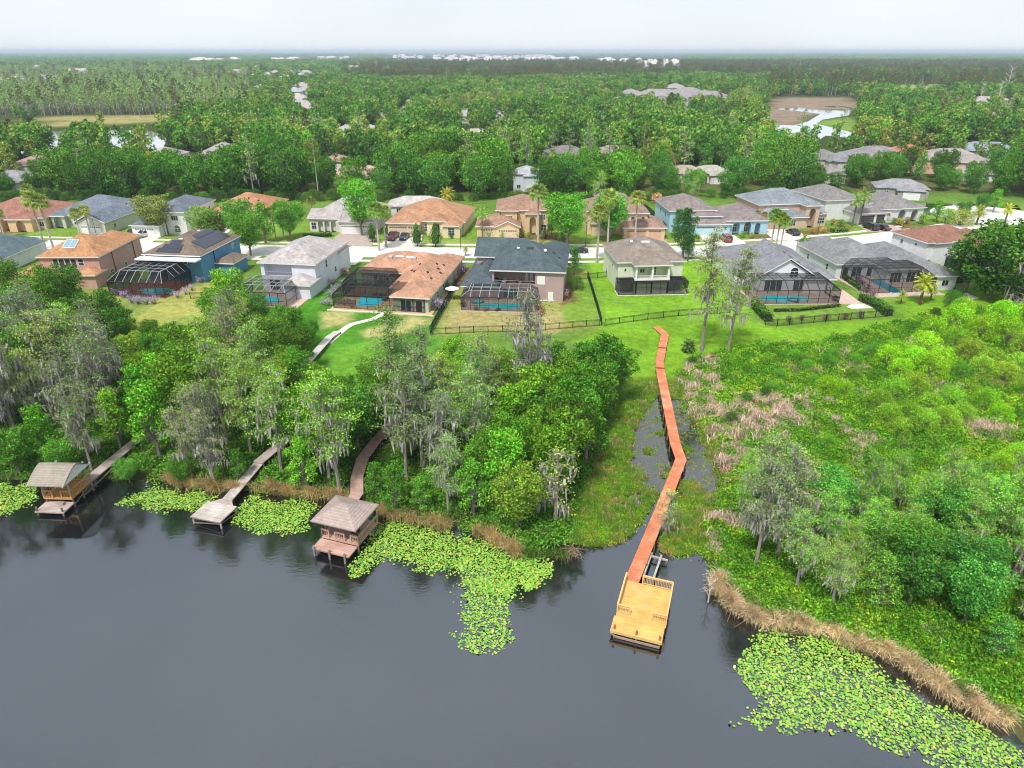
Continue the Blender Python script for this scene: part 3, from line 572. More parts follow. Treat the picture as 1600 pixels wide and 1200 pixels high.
h = front('orangeb', 'orange_hip_house', 'low house with clay orange roof showing above street trees', -82, 187.5, -2, (.60, .48, .33), (.47, .23, .13), [(0, 0, 16, 15, 2.9), (1, -2.5, 7, 5, 3.0)], pitch=.42); h.garage(1, 'S', 3, 4.6); h.vents(0, 'S', [(9, 5), (12, 4)])
h = front('lilacb', 'grey_roof_arch_house', 'cream house with pale mauve grey roof, three porch arches and triple garage', -52.2, 175.2, -6, (.62, .60, .55), (.42, .38, .375),
  [(0, 1.2, 17, 17.5, 3.3, 'hip'), (.2, .4, 8, 8, 3.3, 'gx', {'S': [(2.2, 3.5, 0, 2.7, 1.8, 1), (3.9, 5.2, 0, 2.7, 1.8, 1), (5.6, 6.9, 0, 2.7, 1.8, 1)]}, .4), (8.6, -1.4, 17.4, 9, 3.1, 'hip')], pitch=.5)
h.garage(2, 'S', 3.1, 5.0); h.garage(2, 'S', 7.3, 2.5); h.win(1, 'S', 1.1, .6, 1.3, 1.8, 2, 2); h.vents(0, 'S', [(8, 5)])
for u in (2.85, 4.55, 6.25): h.win(1, 'S', u, .5, .8, 1.7, 1, 2, base=-1.79)
h = front('tan', 'yellow_tan_house', 'yellow single-storey house with orange tan hip roof and two clipped trees in front', -31.2, 172.2, -6, (.68, .58, .38), (.44, .24, .135),
  [(0, 2, 19, 19, 3.1), (0, -.5, 8.0, 8, 3.0), (10, -.2, 14.6, 6, 3.6, 'hip', {'S': [(1.3, 3.3, 0, 3.3, 1.4, 1)]}), (14.4, -2.0, 18.6, 8, 3.0)], pitch=.44)
h.garage(1, 'S', 2.6, 4.6, col=GT); h.garage(1, 'S', 6.4, 2.4, col=GT); h.win(3, 'S', 2.1, .7, 1.7, 1.9, 2, 3); h.win(0, 'S', 9.2, .6, .9, 1.9, 1, 3); h.win(3, 'E', 4, .9, 1, 1.2); h.win(3, 'E', 7.5, .9, 1, 1.2); h.win(2, 'S', 2.3, .3, 1.2, 2.4, 2, 3, base=-1.39)
h = front('tan2', 'tan_two_storey_house', 'two-storey tan house with brown roof and arched entry behind a street palm', -7.4, 170.4, -1, (.66, .50, .30), (.35, .215, .15),
  [(3.6, 3.5, 16.4, 16, 5.7), (4.6, 2.6, 8.6, 8, 5.75), (11.0, 1.8, 14.2, 8, 5.2, 'hip', {'S': [(.8, 2.4, 0, 4.4, 1.4, 1)]}), (-1.2, -1.6, 9, 8, 2.8), (3.6, -2.6, 9.2, 4, 2.85, 'gy', {}, .45)], pitch=.42)
h.garage(4, 'S', 2.8, 4.6, col=GT); h.garage(3, 'S', 2.4, 3.0, col=GT); h.win(1, 'S', 2, 3.7, 1.6, .9, 4); h.win(0, 'S', 11.6, 3.4, 1.2, 1.4, 2, 2); h.win(0, 'S', 11.8, .6, 1.4, 1.6, 2, 2)
h = front('tan3', 'peach_two_storey_house', 'two-storey peach house with brown roof and peach triple garage', 19.0, 169.5, -1, (.68, .50, .34), (.32, .21, .16),
  [(0, 3, 14.4, 17, 5.7), (9.6, 1, 14.6, 8, 5.7), (8.6, -2.0, 18.6, 9, 2.8), (1, 1.5, 6, 8, 3.0)], pitch=.42)
PGD = basic('peach_garage', (.62, .38, .25), .06)
h.garage(2, 'S', 3.1, 4.6, col=PGD); h.garage(2, 'S', 7.6, 3.0, col=PGD); h.win(1, 'S', 1.4, 3.7, 1, 1.2, 1, 2); h.win(1, 'S', 3.9, 3.7, .9, 1.2, 1, 2); h.win(0, 'E', 6, 3.5, 1, 1.2)
h = front('sky', 'light_blue_house', 'light blue house with grey brown roof and big arched front windows', 40.2, 172.4, 3, (.36, .56, .68), (.255, .215, .205),
  [(0, 2, 11.5, 17, 5.4), (5.5, .4, 12.6, 9, 4.3, 'hip'), (5.6, -1.6, 14.6, 8, 2.7), (14.0, -1.0, 24.4, 14, 3.4, 'hip', {'S': [(1.5, 3.3, 0, 3.0, 1.2, 1), (4.4, 6.2, 0, 3.1, 1.5, 1), (7.2, 8.6, 0, 2.8, 1.5, 1)]})], pitch=.42)
GB = basic('pale_blue_garage', (.42, .60, .68), .06)
h.garage(2, 'S', 2.9, 4.8, col=GB); h.garage(2, 'S', 7.0, 2.6, col=GB); h.win(1, 'S', 3, 2.9, 3.0, 1.0, 3); h.win(0, 'W', 6, 3.3, 1, 1.2); h.win(0, 'W', 11, 3.3, 1, 1.2)
for u in (2.4, 5.3): h.win(3, 'S', u, .4, 1.2, 2.0, 2, 3, base=-1.19)
h = front('arch', 'tall_arch_house', 'tan two-storey house with blue grey roof and a very tall arched entry', 62.8, 176.6, 9, (.56, .42, .32), (.235, .27, .295),
  [(2.5, 4, 19, 17, 5.6), (0, .4, 14.5, 9, 2.8), (14.2, .8, 18.0, 8, 5.6, 'hip', {'S': [(1.0, 2.8, 0, 4.9, 1.8, 1)]}), (18, 2, 21, 9, 3.2), (4, 3.4, 10, 9, 4.4)], pitch=.42)
h.garage(1, 'S', 6.2, 5, col=basic('pink_tan_garage', (.45, .30, .24))); h.garage(1, 'S', 2.2, 2.6, col=basic('pink_tan_garage', (.45, .30, .24))); h.win(1, 'S', 10.8, .7, 1.4, 1.5, 2, 2); h.win(3, 'S', 1.6, .6, 2.0, 1.7, 3, 2); h.win(0, 'S', 6, 3.9, 4.2, .8, 5); h.win(0, 'E', 3, 4, .9, 1)
h = front('white', 'white_arch_house', 'white house with grey roof, dark garage doors and three front arches', 85.6, 186.0, 12, (.68, .68, .68), (.235, .225, .22),
  [(0, 2, 11, 18, 5.3), (6, -4.2, 15, 10, 2.8), (13.6, -3.6, 26.5, 12, 3.5, 'hip', {'S': [(1.2, 2.8, .3, 2.6, .5, 1), (5.2, 7.4, 0, 3.2, 2.0, 1), (9.2, 11.2, 0, 3.1, 2.0, 1)]}), (8, 1, 13, 8, 4.4)], pitch=.42)
GDK = basic('dark_garage', (.05, .045, .05), .1)
h.garage(1, 'S', 2.8, 4.2, col=GDK, lights=False); h.garage(1, 'S', 6.9, 2.4, col=GDK, lights=False); h.win(0, 'W', 5, 3.7, .9, 1); h.win(0, 'W', 11, 3.7, .9, 1)
for u in (6.3, 10.2): h.win(2, 'S', u, .4, 1.2, 2.0, 2, 3, base=-1.99)
# driveways
driveway(-108, -102.5, 173); driveway(-94.5, -88, 170); driveway(-79, -73, 184); driveway(-44, -34, 173.2, mat=PAVER); driveway(-31, -22.5, 172); driveway(-6.5, 1.5, 168); driveway(28, 37.5, 167.6, mat=PAVER); driveway(47, 56, 171.2); driveway(65, 73.5, 177.6); driveway(92, 101.5, 182.5, mat=PAVER)
driveway(-86, -78, 147.5, False); driveway(-66, -57, 149.5, False); driveway(-41, -34, 144.5, False); driveway(-24, -16, 143.5, False); driveway(1, 7, 142, False); driveway(24, 30, 140, False); driveway(48, 55, 147, False); driveway(68, 76, 153, False)

# ------------------------------------------------------------------ pool cages, pools, patios
def cage(label, x, y, rot, w_, d, h0, h1, inset=2.0, bars=6, light=False, op=.5, xr=0, z=1.3, sides='SEW'):
    e = empty('pool_cage', (x, y, z), R(rot)); tag(e, label, 'pool cage', 'screened pool cages'); f, s_, rfm = MB(), MB(), MB(); t = .08
    def P3(a, b_, c): return (a, b_, c)
    lo = [(0, 0, h0), (w_, 0, h0)]; n = bars; xs = [w_ * k / n for k in range(n + 1)]
    def top(xx): return (min(max(xx, inset * .6), w_ - inset * .6), inset, h1)
    for k, xx in enumerate(xs):
        f.bar((xx, 0, 0), (xx, 0, h0), t); tp = top(xx); rfm.bar((xx, 0, h0), tp, t); rfm.bar(tp, (tp[0], d, h1), t)
    f.bar((0, 0, h0), (w_, 0, h0), .13); f.bar((0, 0, 1.0), (w_, 0, 1.0), .06); f.bar((0, 0, .05), (w_, 0, .05), .1); rfm.bar(top(0), top(w_), .1)
    nd = max(2, int(d / 2.2))
    for k in range(1, nd + 1):
        yy = inset + (d - inset) * k / nd; rfm.bar((inset * .6, yy, h1), (w_ - inset * .6, yy, h1), .07)
        for xx, tx in ((0, inset * .6), (w_, w_ - inset * .6)): f.bar((xx, yy, 0), (xx, yy, h0), t); rfm.bar((xx, yy, h0), (tx, yy, h1), .07)
    for xx, tx in ((0, inset * .6), (w_, w_ - inset * .6)):
        f.bar((xx, 0, h0), (xx, d, h0), .12); f.bar((xx, 0, 1.0), (xx, d, 1.0), .06); rfm.bar((tx, inset, h1), (tx, d, h1), .09)
    s_.face([(0, 0, 0), (w_, 0, 0), (w_, 0, h0), (0, 0, h0)]); a, b_ = top(0), top(w_); s_.face([(0, 0, h0), (w_, 0, h0), b_, a])
    s_.face([a, b_, (b_[0], d, h1), (a[0], d, h1)])
    for xx, tp in ((0, a), (w_, b_)): s_.face([(xx, 0, 0), (xx, d, 0), (xx, d, h0), (xx, 0, h0)]); s_.face([(xx, 0, h0), tp, (tp[0], d, h1), (xx, d, h0)])
    f.build('frame', METAL_D, e); rfm.build('roof_frame', METAL_L if light else METAL_D, e); s_.build('screen', screenmat('screen_%d' % int(op * 100), op), e); return e
def kidney(cx, cy, rx, ry, k=28, wob=.18, ph=0.0): return [(cx + rx * math.cos(t) * (1 + wob * math.cos(2 * t + ph)), cy + ry * math.sin(t) * (1 + wob * math.sin(3 * t + ph))) for t in [2 * math.pi * i / k for i in range(k)]]
PW = {}
def poolmat(n, c):
    if n not in PW: PW[n] = watermat('pool_' + n, c, 1.33, .02, 3, .05)
    return PW[n]
def pool(label, x, y, rot, shape, col='cyan', spa=None, zz=1.33):
    e = empty('swimming_pool', (x, y, zz), R(rot)); tag(e, label, 'pool', 'garden swimming pools')
    c = Vector((sum(p[0] for p in shape) / len(shape), sum(p[1] for p in shape) / len(shape)))
    o = [tuple(c + (Vector(p) - c) * (1 + .32 / max((Vector(p) - c).length, .5))) for p in shape]
    m = MB(); n = len(shape)
    for i in range(n):
        j = (i + 1) % n; m.face([(*o[i], .1), (*o[j], .1), (*shape[j], .1), (*shape[i], .1)]); m.face([(*o[i], 0), (*o[j], 0), (*o[j], .1), (*o[i], .1)]); m.face([(*shape[i], .1), (*shape[j], .1), (*shape[j], .0), (*shape[i], .0)])
    m.build('coping', basic('pool_coping', (.55, .48, .42), .1), e); m = MB(); m.face([(*p, .045) for p in shape]); m.build('water', poolmat(col, {'cyan': (.04, .78, .95), 'teal': (.04, .68, .70), 'deep': (.03, .30, .38)}[col]), e)
    if spa:
        m = MB(); sx, sy, r = spa; k = 18; pl = [(sx + r * math.cos(2 * math.pi * i / k), sy + r * math.sin(2 * math.pi * i / k)) for i in range(k)]
        for i in range(k):
            j = (i + 1) % k; q = [(sx + (a - sx) * .75, sy + (b_ - sy) * .75) for a, b_ in (pl[i], pl[j])]; m.face([(*pl[i], .35), (*pl[j], .35), (*q[1], .35), (*q[0], .35)]); m.face([(*pl[i], 0), (*pl[j], 0), (*pl[j], .35), (*pl[i], .35)])
        sp = m.build('spa', basic('spa_tile', (.25, .22, .20), .2), e); m = MB(); m.face([(sx + (a - sx) * .75, sy + (b_ - sy) * .75, .3) for a, b_ in pl]); m.build('water', PW[col], sp)
    return e
def patio(x, y, rot, poly, mat, z=.13):
    m = MB(); m.prism(poly, -.2, z); o = m.build('patio', mat); o.location = (x, y, 1.2); o.rotation_euler = (0, 0, R(rot)); tag(o, kind='structure'); return o
def rect(a, b_, c, d): return [(a, b_), (c, b_), (c, d), (a, d)]
DECKT = basic('tan_pool_deck', (.52, .40, .33), .15, 1.2, .8, .1, .3, 'Object', 0, .08); DECKR = basic('terracotta_deck', (.36, .15, .10), .15, 2, .8, .1, .3, 'Object', 0, .1); DECKS = basic('sandstone_deck', (.56, .38, .20), .25, 1.5, .8, .1, .3, 'Object', 0, .15)
# blue house
patio(-76.3, 123.9, -7, rect(-.1, -.2, 11.2, 10.2), DECKR); cage('large black pool cage with pale bars behind the blue house', -76.3, 123.9, -7, 11.1, 9.6, 2.7, 4.3, 2.4, 7, True, .62)
pool('teal kidney pool inside the cage of the blue house', -68.6, 126.2, -7, kidney(0, 0, 3.0, 1.7), 'teal', (3.3, -1.2, .8))
# lilac house
patio(-51.2, 118.6, -8, rect(0, 0, 12.6, 8.5), DECKT); cage('pool cage with thin grey bars behind the white balcony house', -51.2, 118.7, -8, 10.6, 8.0, 2.6, 3.2, 2.2, 7, True, .45)
pool('bright pool half hidden by trees behind the white balcony house', -46.0, 121.2, -8, kidney(0, 0, 2.7, 2.0, ph=1), 'cyan')
# orange house
patio(-32.4, 116.6, -9, rect(-.3, -.6, 18.6, 13.4), DECKS); patio(-32.4, 116.6, -9, rect(-.6, -.95, 19, -.62), CONC, .16)
cage('widest pool cage, dark with angular roof, wrapping the orange roofed house', -32.2, 116.9, -9, 17.0, 6.2, 2.6, 3.6, 1.7, 8, False, .42); cage('rear bay of dark pool cage tucked between two wings of the orange roof', -31.9, 123.2, -9, 9.0, 7.2, 2.6, 3.7, 1.2, 4, False, .66)
pool('bright blue freeform pool with rock edge under the widest cage', -26.2, 120.6, -9, kidney(0, 0, 2.4, 3.4, wob=.12, ph=2), 'cyan')
# slate balcony house
patio(-9.2, 115.4, -4, rect(-.1, -.1, 13.6, 7.5), DECKT); cage('pool cage with many pale curved bars under the slate roofed balcony', -9.1, 115.6, -4, 13.4, 6.6, 2.5, 3.1, 2.0, 8, True, .44)
pool('long turquoise pool with raised spa below the furnished balcony', -1.9, 117.6, -4, kidney(0, 0, 4.4, 1.5, wob=.08), 'teal', (-4.6, 1.9, 1.2))
# cream house porch
cage('black screened porch below the white balcony of the cream house', 20.2, 124.1, 3, 13.3, 3.0, 2.5, 2.62, .35, 5, False, .6, z=1.25); patio(20.2, 124.0, 3, rect(-.15, -.15, 13.5, 3.2), CONC, .08)
# gable house
patio(44.4, 118.9, 1, rect(-.2, -.2, 20, 8), DECKT); cage('dark pool cage with curved ribs behind the white gable house', 44.6, 119.0, 1, 15.4, 7.2, 2.5, 3.7, 2.4, 8, False, .45)
pool('turquoise pool with round stone spa behind the white gable house', 51.0, 121.7, 1, kidney(0, 0, 4.2, 1.8, ph=.5), 'cyan', (1.2, -1.2, 1.0))
# long house
patio(67.5, 124.6, 6, rect(-.2, -2, 14.8, 10.6), DECKT); cage('tall grey pool cage with curved top over the lap pool', 67.9, 125.0, 6, 13.6, 9.6, 2.7, 4.1, 2.6, 6, False, .45)
pool('deep blue rectangular lap pool along the long grey roofed house', 73.6, 129.4, 6, [(-1.3, -4.5), (1.3, -4.5), (1.3, 3.9), (-1.3, 3.9)], 'deep')
cage('dark rear pool cage beyond the white house with blue grey roof', -80.5, 186.0, -4, 7, 7, 2.6, 3.4, 1.2, 4, False, .7)
cage('low rear pool cage beside the tall arched house', 60.2, 187.5, 9, 8, 6, 2.6, 3.0, 1.0, 4, False, .7)
# ------------------------------------------------------------------ docks and boardwalks
OLDW = planks('weathered_planks', (.42, .345, .31), 'Y', 1.6, .22); GREYW = planks('grey_planks', (.50, .44, .40), 'Y', 1.6, .25, .1); BROWNW = planks('brown_planks', (.50, .31, .25), 'Y', 1.6, .18, .08, (.46, .36, .31))
HONEY = planks('honey_planks', (.52, .29, .11), 'Y', 1.6, .15); NEWW = planks('new_pine_planks', (.68, .40, .12), 'Y', 1.7, .18, .05, (.60, .42, .20)); REDW = planks('red_stained_planks', (.62, .20, .095), 'Y', 1.7, .20, .12, (.68, .40, .26))
PILE = basic('grey_piling', (.20, .17, .14), .3, 3, .9, .4); HONEYP = basic('honey_wood', (.60, .32, .11), .2, 3, .8); NEWP = basic('new_pine_wood', (.70, .46, .18), .15, 3, .8)
def walkpart(e, pts, w_, mat, thick=.16, pile=2.6, name='walkway', stepm=None, bottom=-.9, piles=True):
    """pts: local xyz along the walk; each straight run is one deck mesh with its joists, every piling a mesh"""
    for a, b in zip(pts, pts[1:]):
        a, b = Vector(a), Vector(b); d = (b - a); l = d.length; ang = math.atan2(d.y, d.x) - math.pi / 2; m = MB()
        m.box(-w_ / 2, -w_ * .12, -.06, w_ / 2, math.hypot(d.x, d.y) + w_ * .12, 0); m.box(-w_ / 2 + .1, 0, -thick - .06, -w_ / 2 + .16, math.hypot(d.x, d.y), -.062); m.box(w_ / 2 - .16, 0, -thick - .06, w_ / 2 - .1, math.hypot(d.x, d.y), -.062)
        sl = d.z / max(math.hypot(d.x, d.y), .01); m.v = [(x, y, z + y * sl) for x, y, z in m.v]
        o = m.build(name, mat, e); o.location = a + Vector((0, 0, .002 * random.random())); o.rotation_euler = (0, 0, ang)
        if piles:
            k = max(1, int(l / pile)); nn = Vector((math.cos(ang), math.sin(ang), 0)) * (w_ / 2 - .02)
            for i in range(k + 1):
                q = a + d * i / k
                for sg in (-1, 1): m = MB(); p = q + nn * sg; m.tube((p.x, p.y, bottom - e.location.z), (p.x, p.y, q.z - .07), .09, .09, 7); m.build('piling', PILE, e)
def rail(e, a, b, h, mat, post=True, gap=.13, t=.03):
    a, b = Vector(a), Vector(b); m = MB(); up = Vector((0, 0, h)); m.bar(a + up, b + up, .13, .05); m.bar(a + Vector((0, 0, h - .12)), b + Vector((0, 0, h - .12)), .04, .09); m.bar(a + Vector((0, 0, .12)), b + Vector((0, 0, .12)), .04, .08)
    l = (b - a).length; n = max(1, int(l / gap))
    for k in range(n + 1): q = a + (b - a) * k / n; m.bar(q + Vector((0, 0, .1)), q + Vector((0, 0, h - .1)), t)
    for q in (a, b): m.bar(q - Vector((0, 0, .1)), q + up, .11)
    return m.build('railing', mat, e)
def piles(e, pts, top, mat=PILE, bottom=-.9, r=.1):
    for x, y in pts: m = MB(); m.tube((x, y, bottom - e.location.z), (x, y, top), r, r, 8); m.build('piling', mat, e)
# leftmost boathouse
e = empty('boathouse', (-49.0, 57.2, 0), R(-3)); tag(e, 'boathouse with flared grey roof over honey coloured deck and lower weathered platform', 'boathouse', 'docks reaching into the lake')
m = MB(); m.box(0, 0, .38, 3.1, 1.9, .52); m.build('lower_deck', OLDW, e); m = MB(); m.box(.1, 1.55, 1.0, 3.15, 4.9, 1.12); m.build('upper_deck', HONEY, e); m = MB(); m.box(1.6, 1.15, .53, 2.3, 1.5, .8); m.build('step', OLDW, e)
rail(e, (.15, 1.6, 1.12), (1.1, 1.6, 1.12), .95, HONEYP, gap=.3); rail(e, (2.1, 1.6, 1.12), (3.1, 1.6, 1.12), .95, HONEYP, gap=.3); rail(e, (.15, 1.65, 1.12), (.15, 4.85, 1.12), .95, HONEYP, gap=.3); rail(e, (3.1, 1.65, 1.12), (3.1, 4.9, 1.12), .95, HONEYP, gap=.3)
rail(e, (.15, 4.85, 1.12), (2.0, 4.85, 1.12), .95, HONEYP, gap=.3)
piles(e, [(.2, .15), (2.9, .15), (.2, 1.75), (3.0, 1.8), (.2, 4.8), (3.1, 4.8), (3.0, 3.4)], 1.0)
m = MB()
for x in (.2, 3.05):
    for y in (1.7, 4.6): m.box(x - .07, y - .07, 1.12, x + .07, y + .07, 3.75)
m.build('roof_post', METAL_L, e)
prof = [(-.4, 3.3), (.2, 3.7), (.9, 4.1), (1.6, 4.4), (2.1, 4.48), (3.1, 3.9), (3.9, 3.4)]; m = MB()
for (ya, za), (yb, zb) in zip(prof, prof[1:]):
    m.face([(-.4, ya + 1, za), (3.5, ya + 1, za), (3.5, yb + 1, zb), (-.4, yb + 1, zb)]); m.face([(-.4, ya + 1, za - .08), (-.4, yb + 1, zb - .08), (3.5, yb + 1, zb - .08), (3.5, ya + 1, za - .08)])
m.face([(-.4, .5, 3.32), (3.5, .5, 3.32), (3.5, .5, 3.4), (-.4, .5, 3.4)]); m.build('roof', shingle('boathouse_shingle', (.32, .28, .23), .15, .15), e)
m = MB()
for x in (-.32, 3.42): m = MB(); m.face([(x, a + 1, z - .1) for a, z in prof] + [(x, 5.1, 3.3), (x, .5, 3.25)]); m.box(x - .03, .5, 3.2, x + .03, 5.1, 3.38); m.build('gable_end', WHITE, e)

walkpart(e, [(2.55, 4.9, 1.08), (3.3, 14.2, 1.08), (3.5, 15.0, 1.08)], 1.25, OLDW); m = MB(); m.bar((3.1, 3.4, .3), (3.9, 8.5, 1.0), .1); m.bar((3.0, 1.8, .2), (3.1, 4.8, .9), .1); m.build('cross_brace', PILE, e)
# weathered platform
e = empty('fishing_dock', (-30.7, 55.4, 0), R(-15)); tag(e, 'bare weathered grey dock platform with no roof and a long narrow walkway', 'dock', 'docks reaching into the lake')
m = MB(); m.box(-1.75, .0, .78, 1.75, 2.75, .9); m.box(-1.65, .1, .62, 1.65, .22, .77); m.build('platform', GREYW, e); m = MB(); m.prism([(-1.3, 2.75), (1.3, 2.75), (.6, 3.5), (-.6, 3.5)], .80, .92); m.build('platform', OLDW, e)
piles(e, [(-1.6, .2), (1.6, .2), (-1.6, 2.6), (1.6, 2.6)], .78, GREYW); m = MB(); m.bar((-1.6, .15, .1), (1.6, .15, .55), .09); m.bar((1.7, .2, .6), (1.7, 2.6, .2), .08); m.build('cross_brace', PILE, e)
walkpart(e, [(.05, 3.4, .9), (-.88, 10.6, .9)], 1.15, GREYW); walkpart(e, [(-.88, 10.6, 1.05), (-.67, 13.7, 1.1), (-.5, 16.5, 1.15)], 1.25, OLDW)
# long pale boardwalk up to the orange roofed house
e = empty('boardwalk', (-30.5, 93.5, 0), 0); tag(e, 'pale grey boardwalk rising over the lawn towards the orange roofed house', 'boardwalk')
walkpart(e, [(-.3, -2, 1.35), (0, 0, 1.35), (.9, 9.5, 1.35), (1.6, 11.8, 1.3)], 1.25, planks('pale_planks', (.52, .50, .46), 'Y', 1.6, .1), bottom=.5)
strip('garden_path', [(512, 533), (520, 526), (545, 508), (566, 502), (582, 498), (598, 491), (606, 485)], 1.2, CONC)
# gazebo dock
e = empty('gazebo_dock', (-18.95, 51.2, 0), R(-19)); tag(e, 'brown dock with hipped gazebo roof, picket railings and zigzag walkway into the trees', 'dock', 'docks reaching into the lake')
m = MB(); m.box(0, 0, .62, 4.0, 1.6, .76); m.build('lower_deck', BROWNW, e); m = MB(); m.box(.1, 1.6, .85, 4.15, 5.3, .98); m.build('upper_deck', BROWNW, e)
LW = basic('pinkish_rail_wood', (.55, .36, .26), .12, 3, .8)
rail(e, (.15, 1.68, .98), (.9, 1.68, .98), .9, LW, gap=.2); rail(e, (1.6, 1.68, .98), (2.6, 1.68, .98), .9, LW, gap=.2); rail(e, (3.3, 1.68, .98), (4.1, 1.68, .98), .9, LW, gap=.2); rail(e, (4.1, 1.68, .98), (4.1, 5.25, .98), .9, LW, gap=.2); rail(e, (.15, 1.68, .98), (.15, 5.25, .98), .9, LW, gap=.2)
piles(e, [(.3, -.06), (1.95, -.06), (3.6, -.06)], 1.15, basic('grey_post', (.28, .25, .22))); piles(e, [(.2, 1.7), (4.0, 1.7), (.2, 5.1), (4.0, 5.1)], .8)
for x in (.25, 4.0):
    for y in (1.8, 5.15): m = MB(); m.box(x - .07, y - .07, .98, x + .07, y + .07, 3.3); m.build('roof_post', METAL_D, e)
m = MB(); E4 = [(-.35, .85, 3.25), (4.5, .85, 3.25), (4.5, 5.3, 3.25), (-.35, 5.3, 3.25)]; ap = [(1.8, 3.05, 4.35), (2.35, 3.05, 4.35)]
m.face([E4[0], E4[1], ap[1], ap[0]]); m.face([E4[1], E4[2], ap[1]]); m.face([E4[2], E4[3], ap[0], ap[1]]); m.face([E4[3], E4[0], ap[0]]); m.box(-.35, .85, 3.12, 4.5, 5.3, 3.245); m.build('roof', shingle('gazebo_shingle', (.38, .30, .27), .15, .1), e)
for q in ((1.2, 3.6, .5), (2.9, 3.2, .4)): m = MB(); m.box(q[0] - .3, q[1] - .3, .98, q[0] + .3, q[1] + .3, 1.42); m.box(q[0] - .3, q[1] + .2, 1.42, q[0] + .3, q[1] + .3, 1.9); m.build('bench', METAL_D, e)
ci, si = math.cos(R(19)), math.sin(R(19))
def loc19(x, y, z): dx, dy = x + 18.95, y - 51.2; return (dx * ci - dy * si, dx * si + dy * ci, z)
walkpart(e, [loc19(*q) for q in [(-17.0, 56.6, 1.0), (-16.4, 59.8, 1.0), (-17.0, 62.8, 1.0), (-17.15, 66.6, 1.0), (-16.4, 70.4, 1.0), (-15.6, 73, 1.0), (-14.8, 76.6, 1.0)]], 1.35, BROWNW)
# red boardwalk with pine deck
e = empty('boardwalk', (0, 0, 0), 0); tag(e, 'long red stained zigzag boardwalk crossing the marsh from the lawn', 'boardwalk')
zz = 1.1; pts = [(10.55, 46.4, zz), (15.35, 57.2, zz), (19.3, 66.3, zz), (19.4, 69.8, zz), (21.7, 90.8, zz), (22.15, 93.6, zz), (25.1, 104.2, zz + .1), (24.4, 107.6, zz + .12)]
walkpart(e, pts, 1.24, REDW, bottom=-1.0)
for q in ((21.72, 91.2), (23.6, 98.7)):
    m = MB(); m.box(-.7, -.14, 0, .7, .14, .06); o = m.build('plank_joint', basic('dark_red_joint', (.22, .03, .02)), e); o.location = (q[0], q[1], zz + .01 + (.04 if q[1] > 95 else 0)); o.rotation_euler = (0, 0, R(-8))
e = empty('pine_deck', (8.2, 41.4, 0), R(-19)); tag(e, 'new yellow pine deck with railings and lower step ending the red boardwalk', 'dock', 'docks reaching into the lake')
m = MB(); m.box(.05, 1.25, .98, 4.15, 5.4, 1.12); m.build('upper_deck', NEWW, e); m = MB(); m.box(-.1, -.35, .66, 4.05, 1.25, .8); m.build('lower_deck', NEWW, e); m = MB(); m.box(.05, 1.2, .802, 4.15, 1.248, 1.1); m.build('riser', NEWP, e)
m = MB(); m.box(-.1, -.42, .50, 4.05, -.355, .79); m.build('skirt_board', NEWP, e)
rail(e, (.1, 1.35, 1.12), (.1, 5.3, 1.12), .95, NEWP); rail(e, (4.1, 1.35, 1.12), (4.1, 5.3, 1.12), .95, NEWP); rail(e, (1.55, 5.35, 1.12), (4.1, 5.35, 1.12), .95, NEWP); rail(e, (.1, 1.33, 1.12), (1.15, 1.33, 1.12), .9, NEWP); rail(e, (2.95, 1.33, 1.12), (4.1, 1.33, 1.12), .9, NEWP)
piles(e, [(.2, -.2), (2.0, -.25), (3.85, -.2)], 1.25, basic('pine_post', (.34, .20, .09), .2), r=.09); piles(e, [(.2, 1.3), (4.0, 1.3), (.2, 5.2), (4.0, 5.2), (2, 5.2)], .98)
m = MB(); m.box(.2, -.40, .05, 3.9, -.33, .26); m.bar((-.1, -.36, .45), (.5, -.36, .05), .08); m.bar((4.05, -.3, .5), (4.0, 1.2, .0), .08); m.build('cross_beam', basic('beam_wood', (.36, .27, .20), .2), e)
e = empty('boat_lift', (12.2, 47.3, 0), R(-23)); tag(e, 'pair of pale boat lift bunks beside the red boardwalk', 'boat lift')
for x in (-.45, .45): m = MB(); m.box(x - .09, 0, .55, x + .09, 3.5, .7); m.build('bunk', basic('pale_bunk', (.40, .40, .36)), e)
for y in (.3, 3.2): m = MB(); m.box(-.9, y - .09, .38, 1.1, y + .09, .53); m.build('cross_beam', GREYW, e)
piles(e, [(-.8, .3), (1.0, .3), (-.8, 3.2), (1.0, 3.2)], .5)

